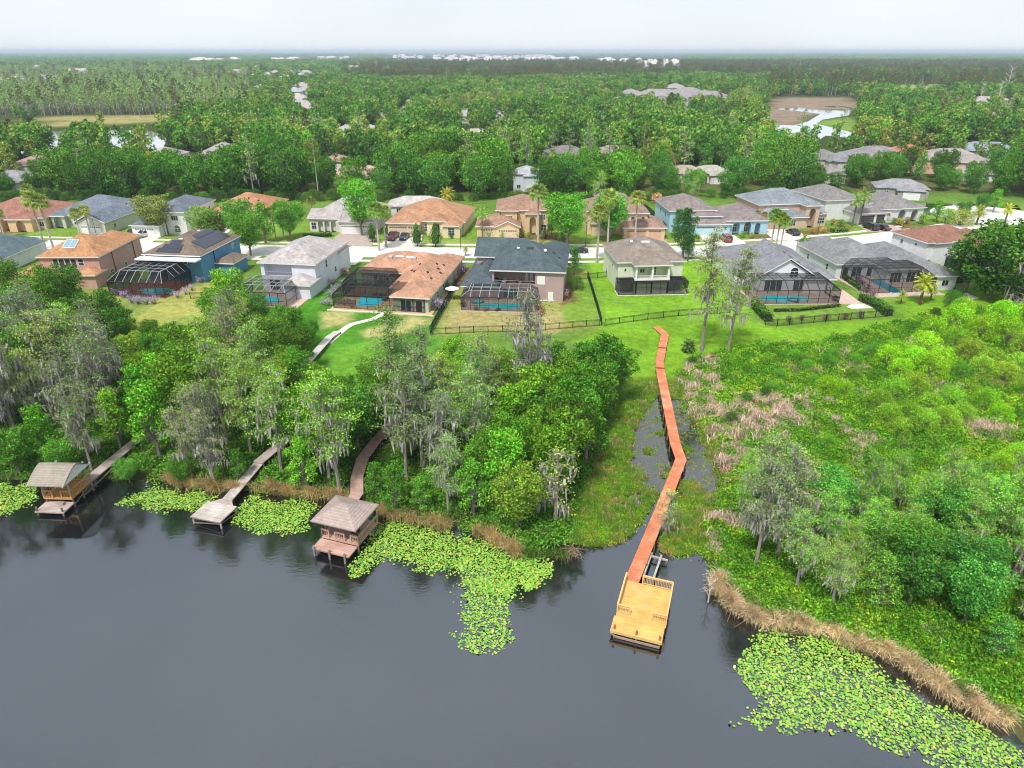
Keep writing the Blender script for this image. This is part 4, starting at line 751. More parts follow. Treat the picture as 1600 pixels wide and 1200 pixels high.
# ------------------------------------------------------------------ vehicles
TYRE = basic('tyre', (.015, .015, .016)); RIM = basic('rim', (.4, .4, .42), .05, 3, .4, 0, .5, 'Object', .8); CARGL = basic('car_glass', (.012, .014, .018), .1, 2, .06, 0, .8)
LAMPR = basic('tail_lamp', (.4, .01, .01), .05, 2, .3); LAMPW = basic('head_lamp', (.7, .7, .7), .05, 2, .2)
def car(name, label, x, y, rz, col, kind='sedan', z=1.245):
    e = empty(name, (x, y, z), R(rz)); tag(e, label, 'car' if kind != 'pickup' else 'pickup truck', 'vehicles parked along the street')
    L_, W_, = {'sedan': (4.6, 1.8), 'suv': (4.8, 1.92), 'pickup': (5.6, 1.98)}[kind]; h = L_ / 2; hw = W_ / 2
    paint = basic('paint_%d_%d_%d' % tuple(int(c * 99) for c in col), col, .05, 2, .22, 0, .6)
    low = {'sedan': [(-1, .3), (-1, .78), (-.62, .92), (.42, .92), (.96, .76), (1, .55), (1, .3)], 'suv': [(-1, .35), (-1, 1.0), (-.97, 1.08), (.42, 1.08), (.93, .95), (1, .7), (1, .35)], 'pickup': [(-1, .4), (-1, 1.1), (-.98, 1.15), (.4, 1.15), (.95, 1.05), (1, .75), (1, .4)]}[kind]
    cab = {'sedan': [(-.66, .91), (-.36, 1.38), (.10, 1.42), (.44, .91)], 'suv': [(-.95, 1.07), (-.84, 1.62), (.12, 1.68), (.44, 1.07)], 'pickup': [(-.30, 1.14), (-.26, 1.72), (.14, 1.76), (.42, 1.14)]}[kind]
    m = MB()
    def loft(m, prof, w0, w1=None):
        n = len(m.v); k = len(prof); zt = max(p[1] for p in prof); zb = min(p[1] for p in prof)
        for sg in (-1, 1):
            for a, z_ in prof:
                f = (z_ - zb) / (zt - zb); wd = (w0 + (w1 - w0) * f) if w1 else w0 * (1 - .04 * f); wd *= (1 - .10 * max(0, abs(a) - .85) / .15); m.v.append((sg * wd, a * h, z_))
        m.f.append(tuple(n + i for i in range(k))); m.f.append(tuple(n + k + i for i in range(k))[::-1]); m.m += [0, 0]
        for i in range(k): j = (i + 1) % k; m.f.append((n + i, n + k + i, n + k + j, n + j)); m.m.append(0)
    loft(m, low, hw); b = m.build('body', paint, e); bv = b.modifiers.new('round', 'BEVEL'); bv.width = .07; bv.segments = 2
    m = MB(); loft(m, cab, hw * .93, hw * .74); m.build('windows', CARGL, e)
    m = MB(); (a0, z0), (a1, z1) = cab[1], cab[2]; ww = hw * .76
    m.v += [(-ww, a0 * h, z0 + .01), (ww, a0 * h, z0 + .01), (ww, a1 * h, z1 + .01), (-ww, a1 * h, z1 + .01), (-ww, a0 * h, z0 + .05), (ww, a0 * h, z0 + .05), (ww, a1 * h, z1 + .05), (-ww, a1 * h, z1 + .05)]
    for q in ((4, 5, 6, 7), (0, 1, 5, 4), (1, 2, 6, 5), (2, 3, 7, 6), (3, 0, 4, 7)): m.f.append(q); m.m.append(0)
    for sg in (-1, 1):
        for c0, c1 in ((cab[0], cab[1]), (cab[3], cab[2])): m.bar((sg * hw * .93, c0[0] * h, c0[1]), (sg * hw * .76, c1[0] * h, c1[1]), .07)
    m.build('roof', paint, e)
    if kind == 'pickup': m = MB(); m.box(-hw * .8, -h * .93, 1.152, hw * .8, -h * .34, 1.16); m.build('cargo_bed', TYRE, e)
    for sx in (-1, 1):
        for sy in (-.62, .62):
            m = MB(); m.tube((sx * (hw - .2), sy * h, .34), (sx * (hw + .01), sy * h, .34), .34, .34, 14); wh = m.build('tyre', TYRE, e); m = MB(); m.tube((sx * (hw + .005), sy * h, .34), (sx * (hw + .03), sy * h, .34), .21, .2, 10); m.build('rim', RIM, wh)
    for sx in (-1, 1):
        m = MB(); m.box(sx * hw * .78 - .16, h * .985, .6, sx * hw * .78 + .16, h * 1.005, .76); m.build('headlight', LAMPW, e); m = MB(); m.box(sx * hw * .8 - .14, -h * 1.005, .68, sx * hw * .8 + .14, -h * .985, .88); m.build('tail_light', LAMPR, e)
    return e
def carat(name, label, px, py, rz, col, kind): x, y = P(px, py, 1.9); return car(name, label, x, y, rz, col, kind)
carat('pickup_truck', 'dark red pickup truck on the driveway of the yellow tan house', 614, 369, 172, (.10, .012, .02), 'pickup')
carat('parked_car', 'dark blue car beside the dark red pickup', 632, 369, 172, (.02, .035, .07), 'sedan')
carat('parked_car', 'charcoal car parked at the kerb behind the slate roofed house', 903, 390, 88, (.03, .035, .045), 'sedan')
carat('parked_suv', 'magenta red SUV on the driveway of the light blue house', 1134, 372, 5, (.30, .02, .08), 'suv')
carat('parked_car', 'bright red car crossing the street end of the blue house driveway', 1147, 391, 85, (.50, .01, .02), 'sedan')
carat('parked_suv', 'white SUV in front of the white house with blue grey roof', 225, 366, 150, (.66, .67, .68), 'suv')
carat('parked_car', 'blue and black car nosed in by the garage next to the white SUV', 208, 362, 5, (.02, .03, .05), 'sedan')
carat('parked_car', 'dark green car by the dark garage doors', 1361, 354, 12, (.025, .04, .03), 'suv')
carat('parked_car', 'black car with pale reflections on the paver driveway', 1378, 355, 25, (.035, .035, .05), 'sedan')
carat('parked_car', 'black car at the garage of the tall arched house', 1239, 362, 10, (.02, .02, .03), 'sedan')

# ------------------------------------------------------------------ fences, hedges, lamps, small things
FM = basic('black_fence_metal', (.02, .022, .022), .2)
def fence(label, px, h, step=2.4, pick=.14, world=False, mesh=False, mat=FM, group='garden fences'):
    p = [Vector(q) for q in (px if world else [P(a, b, 1.2) for a, b in px])]; b0 = p[0]; z0 = T1(*b0); e = empty('garden_fence', (b0.x, b0.y, 0)); tag(e, label, 'fence', group); m = MB(); sc = MB()
    for a, b in zip(p, p[1:]):
        l = (b - a).length; n = max(1, round(l / step))
        for k in range(n + 1):
            q = a + (b - a) * k / n; z = T1(q.x, q.y); q = q - b0; mm = MB(); mm.box(q.x - .045, q.y - .045, z - .1, q.x + .045, q.y + .045, z + h + .08); mm.build('post', mat, e)
        for k in range(n):
            q0 = a + (b - a) * k / n; q1 = a + (b - a) * (k + 1) / n; z0, z1 = T1(*q0), T1(*q1); q0 = q0 - b0; q1 = q1 - b0
            for hh in (.12, h - .18, h - .02): m.bar((q0.x, q0.y, z0 + hh), (q1.x, q1.y, z1 + hh), .045)
            if mesh: sc.face([(q0.x, q0.y, z0 + .08), (q1.x, q1.y, z1 + .08), (q1.x, q1.y, z1 + h - .03), (q0.x, q0.y, z0 + h - .03)])
            else:
                c = int((q1 - q0).length / pick)
                for i in range(c): t = (i + .5) / c; q = q0 + (q1 - q0) * t; zz_ = z0 + (z1 - z0) * t; m.bar((q.x, q.y, zz_ + .08), (q.x, q.y, zz_ + h), .022)
    m.build('panel', mat, e)
    if mesh: sc.build('windscreen_mesh', screenmat('fence_screen', .88, (.012, .06, .05)), e)
    return e
fence('green meshed black fence running beside the orange roofed house', [(713, 447), (694, 483), (672, 521)], 1.5, mesh=True)
fence('black meshed fence between the slate balcony house lawn and the vivid green lawn', [(918, 434), (929, 470), (940, 508)], 1.5, mesh=True)
fence('long low black picket fence across the bottom of the vivid lawn', [(945, 508), (1012, 499), (1060, 494), (1140, 489)], 1.2)
fence('black picket fence behind the trees below the dry lawn', [(675, 521), (740, 518), (830, 516), (895, 511), (937, 508)], 1.2)
fence('short black picket fence from the cream house to the meshed fence', [(897, 437), (920, 436), (947, 433)], 1.2)
fence('short picket fence between orange roofed house and slate balcony house', [(714, 446), (727, 447)], 1.2)
fence('black picket fence and shrubs along the garden of the white gable house', [(1196, 507), (1214, 509), (1290, 502), (1386, 495)], 1.3)
fence('short dark picket fence on the dry lawn by the blue house', [(298, 467), (316, 466), (332, 458)], 1.2)
fence('dark fence between the peach two-storey house and the light blue house', [(1000, 320), (1020, 338), (1040, 360)], 1.6, mesh=True)
LEAVES_CACHE = {}
def leafcloud(Pn, Nn, size, rng, jit=.6, asp=.62):
    n = len(Pn); d = Nn + rng.normal(0, jit, (n, 3)); d /= np.linalg.norm(d, axis=1)[:, None] + 1e-9
    r = rng.normal(0, 1, (n, 3)); u = np.cross(d, r); u /= np.linalg.norm(u, axis=1)[:, None] + 1e-9; v = np.cross(d, u)
    s_ = (size * rng.uniform(.6, 1.35, n))[:, None]; u = u * s_ * .5; v = v * s_ * .5 * asp
    V = np.stack([Pn - u, Pn - v + u * .1, Pn + u, Pn + v + u * .1], 1).reshape(-1, 3); return V, np.arange(4 * n).reshape(-1, 4)
def boxleaves(L_, W_, Hh, size, dens, rng, off=(0, 0, 0)):
    """leaf cloud over the surface of a clipped hedge block"""
    n = int(dens * (2 * Hh * (L_ + W_) + L_ * W_)); p = rng.uniform(-1, 1, (n, 3)) * np.array([L_ / 2, W_ / 2, Hh / 2]); nrm = np.zeros((n, 3)); a = np.array([W_ * Hh, L_ * Hh, L_ * W_]) ; ax = rng.choice(3, n, p=a / a.sum()); sg = rng.choice([-1, 1], n); hd = np.array([L_ / 2, W_ / 2, Hh / 2])
    sg = np.where(ax == 2, 1, sg); p[np.arange(n), ax] = sg * hd[ax] * rng.uniform(.85, 1.12, n); nrm[np.arange(n), ax] = sg; p[:, 2] += Hh / 2; return leafcloud(p, nrm, size, rng)
HEDGE = (.05, .15, .022)
def hedge(label, px, h=1.3, w_=1.3, col=HEDGE, world=False, name='hedge'):
    p = [Vector(q) for q in (px if world else [P(a, b, 1.2) for a, b in px])]; Vs, Qs, n = [], [], 0; b0 = p[0]
    for a, b in zip(p, p[1:]):
        d = b - a; V_, Q_ = boxleaves(d.length + .3, w_, h, .28, 26, RNG); th = math.atan2(d.y, d.x); c, s_ = math.cos(th), math.sin(th); mid = (a + b) / 2 - b0
        V_ = np.stack([V_[:, 0] * c - V_[:, 1] * s_ + mid.x, V_[:, 0] * s_ + V_[:, 1] * c + mid.y, V_[:, 2]], 1); Vs.append(V_); Qs.append(Q_ + n); n += len(V_)
    e = empty(name, (b0.x, b0.y, T1(*b0) - .05)); tag(e, label, 'hedge', 'clipped hedges'); o = mobj('foliage', npmesh('foliage', np.concatenate(Vs), np.concatenate(Qs), LEAF), e); o.color = (*col, 1)
    m = MB()
    for a, b in zip(p, p[1:]):
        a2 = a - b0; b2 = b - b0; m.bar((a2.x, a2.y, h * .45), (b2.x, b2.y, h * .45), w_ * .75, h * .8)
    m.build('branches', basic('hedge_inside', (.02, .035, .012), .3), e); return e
hedge('long clipped green hedge between the long grey roofed house and brown roofed house', [(1412, 404), (1450, 424), (1500, 442)], 1.8, 2.2, (.07, .22, .02))
hedge('hedge at the lakeside corner of the white gable house garden', [(1345, 470), (1372, 482), (1388, 494)], 1.5, 1.6); hedge('dark hedge below the tall cypress beside the white gable house', [(1176, 478), (1200, 502)], 1.4, 1.6)
hedge('round topped hedge beside the long blue grey roof', [(178, 358), (198, 349)], 2.4, 2.4); hedge('low dark hedge under the porch of the mauve roofed house', [(475, 371), (518, 369)], .9, 1.6)
hedge('low hedge strip beside the tall arched house', [(1300, 363), (1322, 362)], 1.0, 2.2, (.06, .18, .02)); hedge('dark hedge behind the light blue house by the pond', [(1190, 332), (1206, 340)], 1.8, 1.6)
hedge('thin hedge between cage and long grey roofed house', [(1306, 424), (1330, 445), (1345, 455)], 1.0, .9); hedge('dark hedge at the foot of the far dark pond', [(1375, 326), (1200, 316)], 1.6, 1.6, (.07, .12, .02))
hedge('planting strip along the front of the white gable house pool cage', [(1210, 487), (1250, 486), (1310, 479)], .6, .6, (.06, .11, .02))
def lamp(label, px, py, hgt=5.0):
    x, y = P(px, py, 1.2); e = empty('street_lamp', (x, y, 1.2)); tag(e, label, 'street lamp', 'street lamps along the street'); m = MB(); m.tube((0, 0, 0), (0, 0, hgt), .07, .05, 6); m.build('pole', METAL_D, e)
    m = MB(); m.tube((0, 0, hgt), (0, 0, hgt + .35), .12, .2, 8); m.build('lantern', basic('lantern_glass', (.6, .6, .55)), e); m = MB(); m.tube((0, 0, hgt + .351), (0, 0, hgt + .5), .24, .04, 8); m.build('lantern_cap', METAL_D, e)
lamp('street lamp beside the orange roof, near the yellow tan house lawn', 720, 390); lamp('street lamp in front of the dark red pickup', 605, 388); lamp('street lamp on the verge by the tall arched house', 1277, 367); lamp('street lamp behind the cream house near the charcoal car', 915, 384)
lamp('street lamp at the verge beside the brown roofed white house', 1405, 380); lamp('street lamp by the pink house and two slim palms', 152, 372)
def umbrella(x, y):
    e = empty('patio_umbrella', (x, y, 1.25)); tag(e, 'round white patio umbrella at the corner of the widest pool cage', 'umbrella'); m = MB(); m.tube((0, 0, 0), (0, 0, 2.4), .04, .03); m.build('pole', METAL_L, e); m = MB(); k = 10
    for i in range(k): a, b = 2 * math.pi * i / k, 2 * math.pi * (i + 1) / k; m.face([(0, 0, 2.6), (1.3 * math.cos(a), 1.3 * math.sin(a), 2.1), (1.3 * math.cos(b), 1.3 * math.sin(b), 2.1)])
    m.build('canopy', WHITE, e)
umbrella(*P(707, 468, 1.2))
def lounge(label, x, y, z, rz, col, name='armchair'):
    e = empty(name, (x, y, z), R(rz)); tag(e, label, 'chair', 'outdoor chairs'); mt = basic('cushion_%d' % int(col[0] * 99), col); m = MB(); m.box(-.4, -.4, .25, .4, .4, .45); m.build('seat', mt, e); m = MB(); m.box(-.4, .3, .46, .4, .45, 1.0); m.build('backrest', mt, e)
    for sx in (-1, 1): m = MB(); m.box(sx * .42 - .05, -.4, .2, sx * .42 + .05, .45, .65); m.build('armrest', METAL_D, e); m = MB(); m.box(sx * .35 - .03, -.35, 0, sx * .35 + .03, -.29, .245); m.build('leg', METAL_D, e); m = MB(); m.box(sx * .35 - .03, .3, 0, sx * .35 + .03, .36, .245); m.build('leg', METAL_D, e)
c, s_ = math.cos(R(-6.5)), math.sin(R(-6.5))
for k, (u, v, a) in enumerate([(2.2, 1.0, -20), (5.0, 1.2, 25)]): lounge('grey cushioned armchair on the slate house balcony, %s the white door pair' % ('far from' if k == 0 else 'nearest'), -3.7 + u * c - v * s_, 121.9 + u * s_ + v * c, 4.12, a, (.30, .28, .27))
for k, (px, py) in enumerate([(640, 475), (655, 472)]): x, y = P(px, py, 1.4); lounge(['dark chair on the sandstone deck behind the cage of the orange roofed house', 'dark chair nearest the glazed door of the orange roofed house'][k], x, y, 1.34, 30 * k, (.08, .07, .06))
for k, (px, py) in enumerate([(1492, 457), (1500, 461)]): x, y = P(px, py, 1.4); lounge(['black chair on the concrete pad right of the long grey roof', 'teal chair on the concrete pad by the lawn'][k], x, y, 1.27, 40, [(.03, .03, .03), (.02, .16, .18)][k])
def table(label, px, py, z, r=.7, col=(.05, .045, .04)):
    x, y = P(px, py, z); e = empty('patio_table', (x, y, z)); tag(e, label, 'table'); mt = basic('tabletop_%d' % int(col[0] * 99), col); m = MB(); m.tube((0, 0, .7), (0, 0, .75), r, r, 14); m.build('tabletop', mt, e)
    for a in range(4): m = MB(); m.box(.6 * r * math.cos(a * 1.57 + .7) - .03, .6 * r * math.sin(a * 1.57 + .7) - .03, 0, .6 * r * math.cos(a * 1.57 + .7) + .03, .6 * r * math.sin(a * 1.57 + .7) + .03, .7); m.build('leg', METAL_D, e)
table('round dark table under the black screened porch', 1000, 452, 1.3); table('dark table on the terracotta deck by the teal pool', 255, 440, 1.34); table('dark patio table under the white gable house cage', 1305, 470, 1.34); table('grey table on the sandstone deck by the bright pool', 600, 470, 1.34)
m = MB(); [m.face([(*P(a, b, 1.2), 1.27) for a, b in q]) for q in ([(1322, 480), (1345, 468), (1372, 482), (1330, 483)], [(1476, 470), (1510, 458), (1530, 466), (1500, 474)])]; tag(m.build('patio', CONC), kind='structure')
def rockpile(label, px, py, n, spread, col, s0=.35):
    x, y = P(px, py, 1.25); e = empty('rock_edging', (x, y, 1.3)); tag(e, label, 'rocks'); m = MB(); rr = random.Random(px)
    for _ in range(n):
        cx_, cy_ = rr.gauss(0, spread[0]), rr.gauss(0, spread[1]); s = s0 * rr.uniform(.5, 1.3); k = 6; a0 = rr.random() * 6; lo = [(cx_ + s * rr.uniform(.7, 1.1) * math.cos(a0 + i), cy_ + s * rr.uniform(.7, 1.1) * math.sin(a0 + i)) for i in [2 * math.pi * j / k for j in range(k)]]
        n0 = len(m.v); m.v += [(a, b, 0) for a, b in lo] + [(cx_ + (a - cx_) * .6, cy_ + (b - cy_) * .6, s * .8) for a, b in lo]; m.f.append(tuple(n0 + k + i for i in range(k))); m.m.append(0)
        for i in range(k): j = (i + 1) % k; m.f.append((n0 + i, n0 + j, n0 + k + j, n0 + k + i)); m.m.append(0)
    m.build('boulders', basic('rock_%d' % int(col[0] * 99), col, .3, 3, .9), e)
rockpile('white decorative rocks at the corner of the slate balcony house', 861, 469, 40, (1.1, .4), (.62, .60, .60), .3); rockpile('grey and tan boulders heaped beside the bright freeform pool', 543, 474, 40, (.9, 1.0), (.25, .20, .17), .4); rockpile('dark boulders on the far edge of the bright freeform pool', 592, 463, 26, (.9, .5), (.16, .12, .10), .4)
# simple swing set behind the yellow tan house
x, y = P(738, 330, 1.2); e = empty('swing_set', (x, y, 1.2), 0); tag(e, 'dark garden swing set behind the yellow tan house', 'swing set'); m = MB()
for xx in (0, 4): m.bar((xx, -1, 0), (xx, 0, 2.3), .1); m.bar((xx, 1, 0), (xx, 0, 2.3), .1)
m.bar((0, 0, 2.3), (4, 0, 2.3), .1); m.build('frame', METAL_D, e)
for xx in (1.2, 2.8): m = MB(); m.bar((xx - .2, 0, 2.3), (xx - .2, 0, .5), .03); m.bar((xx + .2, 0, 2.3), (xx + .2, 0, .5), .03); m.box(xx - .25, -.12, .45, xx + .25, .12, .5); m.build('swing', METAL_D, e)
# ------------------------------------------------------------------ plants: prototypes
def tubes(mb, pts, k=6, mi=0):
    for (a, ra), (b, rb) in zip(pts, pts[1:]): mb.tube(a, b, ra, rb, k, mi, False)
def lobes_cloud(rng, lobes, size, dens, upb=.35, lo=.72, hi=1.08):
    Ps, Ns = [], []
    for cx_, cy_, cz_, rx, rz in lobes:
        n = max(8, int(dens * 4 * math.pi * rx * rx)); d = rng.normal(0, 1, (n, 3)); d[:, 2] += upb; d /= np.linalg.norm(d, axis=1)[:, None]
        r = rng.uniform(lo, hi, n)[:, None]; Ps.append(np.array([cx_, cy_, cz_]) + d * r * np.array([rx, rx, rz])); Ns.append(d)
    return np.concatenate(Ps), np.concatenate(Ns)
def p_broad(seed, h=11, Rr=3.6, nl=22, size=.34, dens=9, base=.22, spread=.75, bark=BARK, lob=(.24, .40), shape=0):
    rng = np.random.default_rng(seed); z0 = h * base; lobes = []
    for i in range(nl):
        a = i * 2.4 + rng.uniform(-.5, .5); f = ((i + .5) / nl); zz_ = z0 + (h - z0) * (.12 + .80 * f); env = math.sin(math.pi * min(1, .18 + .82 * (1 - f) ** .8)) ** .6 if shape == 0 else (1 - f) ** .55
        rr = Rr * spread * env * rng.uniform(.55, 1.05); lr = Rr * rng.uniform(*lob); lobes.append((rr * math.cos(a), rr * math.sin(a), min(zz_, h - lr * .8), lr, lr * .8))
        for _ in range(2): a2 = rng.uniform(0, 6.28); l2 = lr * rng.uniform(.35, .6); lobes.append((rr * math.cos(a) + lr * .95 * math.cos(a2), rr * math.sin(a) + lr * .95 * math.sin(a2), min(zz_, h - lr) + lr * rng.uniform(-.3, .8), l2, l2 * .8))
    Pn, Nn = lobes_cloud(rng, lobes, size, dens, lo=.62, hi=1.2); V, Q = leafcloud(Pn, Nn, size, rng, .75)
    m = MB(); top = h * .62; tubes(m, [((0, 0, -.3), .28), ((.1, .05, h * .25), .2), ((rng.uniform(-.3, .3), .1, top), .1)])
    for L_ in lobes[::2]: s_ = Vector((.05, .02, h * rng.uniform(.18, .4))); e = Vector(L_[:3]); mid = (s_ + e) / 2 + Vector((0, 0, -.3)); tubes(m, [(s_, .12), (mid, .07), (e, .03)], 5)
    return [('trunk', m.mesh('trunk', bark), None), ('crown', npmesh('crown', V, Q, LEAF), 'c')]
def p_cypress(seed, h=16, Rr=3.0, moss=1.0, leafn=46, size=.20, start=.34, lean=.04, limbs=44, bark=None, flat=.75):
    rng = np.random.default_rng(seed); m = MB(); lx, ly = rng.normal(0, lean, 2) * h; 
    def ax(t): return Vector((lx * t * t, ly * t * t, h * t))
    tubes(m, [(ax(0) - Vector((0, 0, .4)), .34), (ax(.08), .22), (ax(.4), .17), (ax(.75), .1), (ax(.98), .03)], 7)
    Lp, Ln, Mv, Mq = [], [], [], []; nq = 0
    for i in range(limbs):
        t = start + (1 - start) * (i + rng.random()) / limbs; f = (t - start) / (1 - start); ln = Rr * (.45 + .55 * math.sin(math.pi * min(1, f * .8 + .25))) * rng.uniform(.6, 1.15) * (1 if f < .85 else flat); a = rng.uniform(0, 6.28); b = ax(t); up = rng.uniform(-.05, .35)
        e = b + Vector((math.cos(a), math.sin(a), up)) * ln; mid = (b + e) / 2 + Vector((0, 0, .12 * ln)); tubes(m, [(b, .05 + .05 * (1 - f)), (mid, .04), (e, .015)], 4)
        for _ in range(3):
            s_ = b + (e - b) * rng.uniform(.3, .9); a2 = a + rng.normal(0, .8); m.bar(s_, s_ + Vector((math.cos(a2), math.sin(a2), rng.uniform(0, .3))) * rng.uniform(.4, .9), .03)
        n = int(leafn * (ln / Rr + .3) * (.6 + .6 * f)); u = rng.uniform(.15, 1.15, n)[:, None]; P_ = np.array(b) + (np.array(e) - np.array(b)) * u + rng.normal(0, 1, (n, 3)) * np.array([.45, .45, .24]) * (.5 + .6 * u) + np.array([0, 0, .15]); N_ = rng.normal(0, .5, (n, 3)) + np.array([0, 0, 1]); Lp.append(P_); Ln.append(N_)
        if moss > 0:
            k = rng.poisson(moss * 5.2 * (1.25 - f * .95))
            for _ in range(k):
                q = b + (e - b) * rng.uniform(.15, 1.02) + Vector(rng.normal(0, .12, 3)); L_ = rng.uniform(.4, 1.7) * (1.15 - .5 * f); wv = rng.uniform(.05, .14); an = rng.uniform(0, 3.14); dx, dy = wv * math.cos(an), wv * math.sin(an); sw = rng.normal(0, .1, 2)
                Mv += [(q.x - dx, q.y - dy, q.z), (q.x + dx, q.y + dy, q.z), (q.x + dx * .9 + sw[0], q.y + dy * .9 + sw[1], q.z - L_ * .55), (q.x - dx * .9 + sw[0], q.y - dy * .9 + sw[1], q.z - L_ * .55), (q.x + sw[0] * 1.6 + dx * .15, q.y + sw[1] * 1.6 + dy * .15, q.z - L_), (q.x + sw[0] * 1.6 - dx * .15, q.y + sw[1] * 1.6 - dy * .15, q.z - L_)]
                Mq += [(nq, nq + 1, nq + 2, nq + 3), (nq + 3, nq + 2, nq + 4, nq + 5)]; nq += 6
    V, Q = leafcloud(np.concatenate(Lp), np.concatenate(Ln), size, rng, .5)
    r = [('trunk', m.mesh('trunk', bark or basic('cypress_bark', (.27, .235, .215), .35, 3, .95)), None), ('crown', npmesh('crown', V, Q, LEAF), 'c')]
    if moss > 0: r.append(('moss', npmesh('moss', Mv, Mq, MOSS), 'm'))
    return r
def p_pine(seed, h=19, Rr=2.6, n=14, size=.32):
    rng = np.random.default_rng(seed); m = MB(); tubes(m, [((0, 0, -.3), .2), ((.1, 0, h * .5), .15), ((.15, .1, h * .97), .05)]); lob = []
    for i in range(n):
        t = .55 + .43 * (i + .5) / n; a = i * 2.4; r = Rr * rng.uniform(.3, 1) * (1.25 - t * .75); c = (r * math.cos(a), r * math.sin(a), h * t); lob.append((*c, rng.uniform(.6, 1.05), rng.uniform(.4, .7))); m.tube((.1, 0, h * (t - .02)), c, .06, .03, 4)
    Pn, Nn = lobes_cloud(rng, lob, size, 14, lo=.3); V, Q = leafcloud(Pn, Nn, size, rng, asp=.3)
    return [('trunk', m.mesh('trunk', PALEBARK), None), ('crown', npmesh('crown', V, Q, LEAF), 'c')]
def p_conic(seed, h=5.5, Rr=1.9, size=.2, dens=60, bulb=1.0):
    rng = np.random.default_rng(seed); n = int(dens * h * Rr * 2.2); t = rng.random(n); a = rng.uniform(0, 6.28, n); prof = Rr * (np.sin(np.pi * (t * .82 + .16)) ** .8) * (1 - .45 * t * bulb) * rng.uniform(.8, 1.1, n); z = .9 + (h - .9) * t
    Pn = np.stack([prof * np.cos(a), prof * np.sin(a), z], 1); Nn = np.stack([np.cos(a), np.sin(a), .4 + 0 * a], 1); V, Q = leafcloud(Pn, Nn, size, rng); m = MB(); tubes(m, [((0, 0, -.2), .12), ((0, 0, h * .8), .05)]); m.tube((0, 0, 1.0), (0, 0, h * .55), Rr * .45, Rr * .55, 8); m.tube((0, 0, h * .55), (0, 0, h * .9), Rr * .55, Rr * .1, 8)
    return [('trunk', m.mesh('trunk', basic('bark_and_painted_shade', (.035, .05, .02), .3)), None), ('crown', npmesh('crown', V, Q, LEAF), 'c')]  # trunk plus dark core; shade inside the crown is put into the colour
def p_fanpalm(seed, h=7, n=34, fl=1.35):
    rng = np.random.default_rng(seed); m = MB(); tubes(m, [((0, 0, -.2), .2), ((.08, .03, h * .5), .15), ((.05, .1, h), .17)], 8); V, Q = [], []; c = np.array([.05, .1, h])
    for i in range(n):
        a = i * 2.4 + rng.uniform(-.2, .2); el = 1.25 - 2.1 * (i / n); d = np.array([math.cos(a) * math.cos(el), math.sin(a) * math.cos(el), math.sin(el)]); s_ = np.array([-math.sin(a), math.cos(a), 0]); u = np.cross(s_, d); b = c + d * fl * .55
        for k in range(-6, 7):
            f = k / 6 * 1.25; dr = d * math.cos(f) + s_ * math.sin(f); tip = b + dr * fl * rng.uniform(.75, 1) + np.array([0, 0, -.28 - .2 * abs(f)]); w_ = np.cross(dr, u) * .06; mid = b + dr * fl * .5; n0 = len(V); V += [tuple(b), tuple(mid - w_), tuple(tip), tuple(mid + w_)]; Q.append((n0, n0 + 1, n0 + 2, n0 + 3))
        n0 = len(V); V += [tuple(c - s_ * .02), tuple(c + s_ * .02), tuple(b + s_ * .02), tuple(b - s_ * .02)]; Q.append((n0, n0 + 1, n0 + 2, n0 + 3))
    return [('trunk', m.mesh('trunk', PALEBARK), None), ('crown', npmesh('crown', V, Q, LEAF), 'c')]
def p_datepalm(seed, h=4, n=44, fl=2.6, tr=.24):
    rng = np.random.default_rng(seed); m = MB(); tubes(m, [((0, 0, -.2), tr * 1.2), ((0, 0, h * .5), tr), ((0, 0, h), tr * 1.15)], 8); V, Q = [], []
    for i in range(n):
        a = i * 2.4; el = 1.35 - 1.9 * (i / n); L_ = fl * rng.uniform(.85, 1.05); s_ = np.array([-math.sin(a), math.cos(a), 0]); p = np.array([0, 0, h]); d = np.array([math.cos(a) * math.cos(el), math.sin(a) * math.cos(el), math.sin(el)]); st = 9
        for k in range(st):
            d = d + np.array([0, 0, -.13]); d /= np.linalg.norm(d); q = p + d * L_ / st; w_ = .42 * math.sin(math.pi * (k + .8) / (st + .6)); dn = np.cross(s_, d)
            for sg in (-1, 1):
                for t in (.1, .6): b = p + (q - p) * t; tip = b + s_ * sg * w_ * 1.15 + d * w_ * .5 - np.array([0, 0, .12]); n0 = len(V); V += [tuple(b), tuple(b + d * .09), tuple(tip), tuple(b + (tip - b) * .5 - d * .04)]; Q.append((n0, n0 + 1, n0 + 2, n0 + 3))
            p = q
    return [('trunk', m.mesh('trunk', basic('palm_boot_bark', (.16, .12, .08), .4)), None), ('crown', npmesh('crown', V, Q, LEAF), 'c')]
def p_bush(seed, Rr=1.0, h=1.5, nl=9, size=.16, dens=30, base=.15, asp=.62):
    rng = np.random.default_rng(seed); lob = [(rng.uniform(-.6, .6) * Rr, rng.uniform(-.6, .6) * Rr, h * rng.uniform(.3, .75), Rr * rng.uniform(.32, .5), h * .28) for _ in range(nl)]; Pn, Nn = lobes_cloud(rng, lob, size, dens, lo=.6, hi=1.2); V, Q = leafcloud(Pn, Nn, size, rng, asp=asp)
    m = MB(); [m.tube((0, 0, -.1), L_[:3], .05, .02, 4) for L_ in lob]; return [('branches', m.mesh('branches', BARK), None), ('foliage', npmesh('foliage', V, Q, LEAF), 'c')]
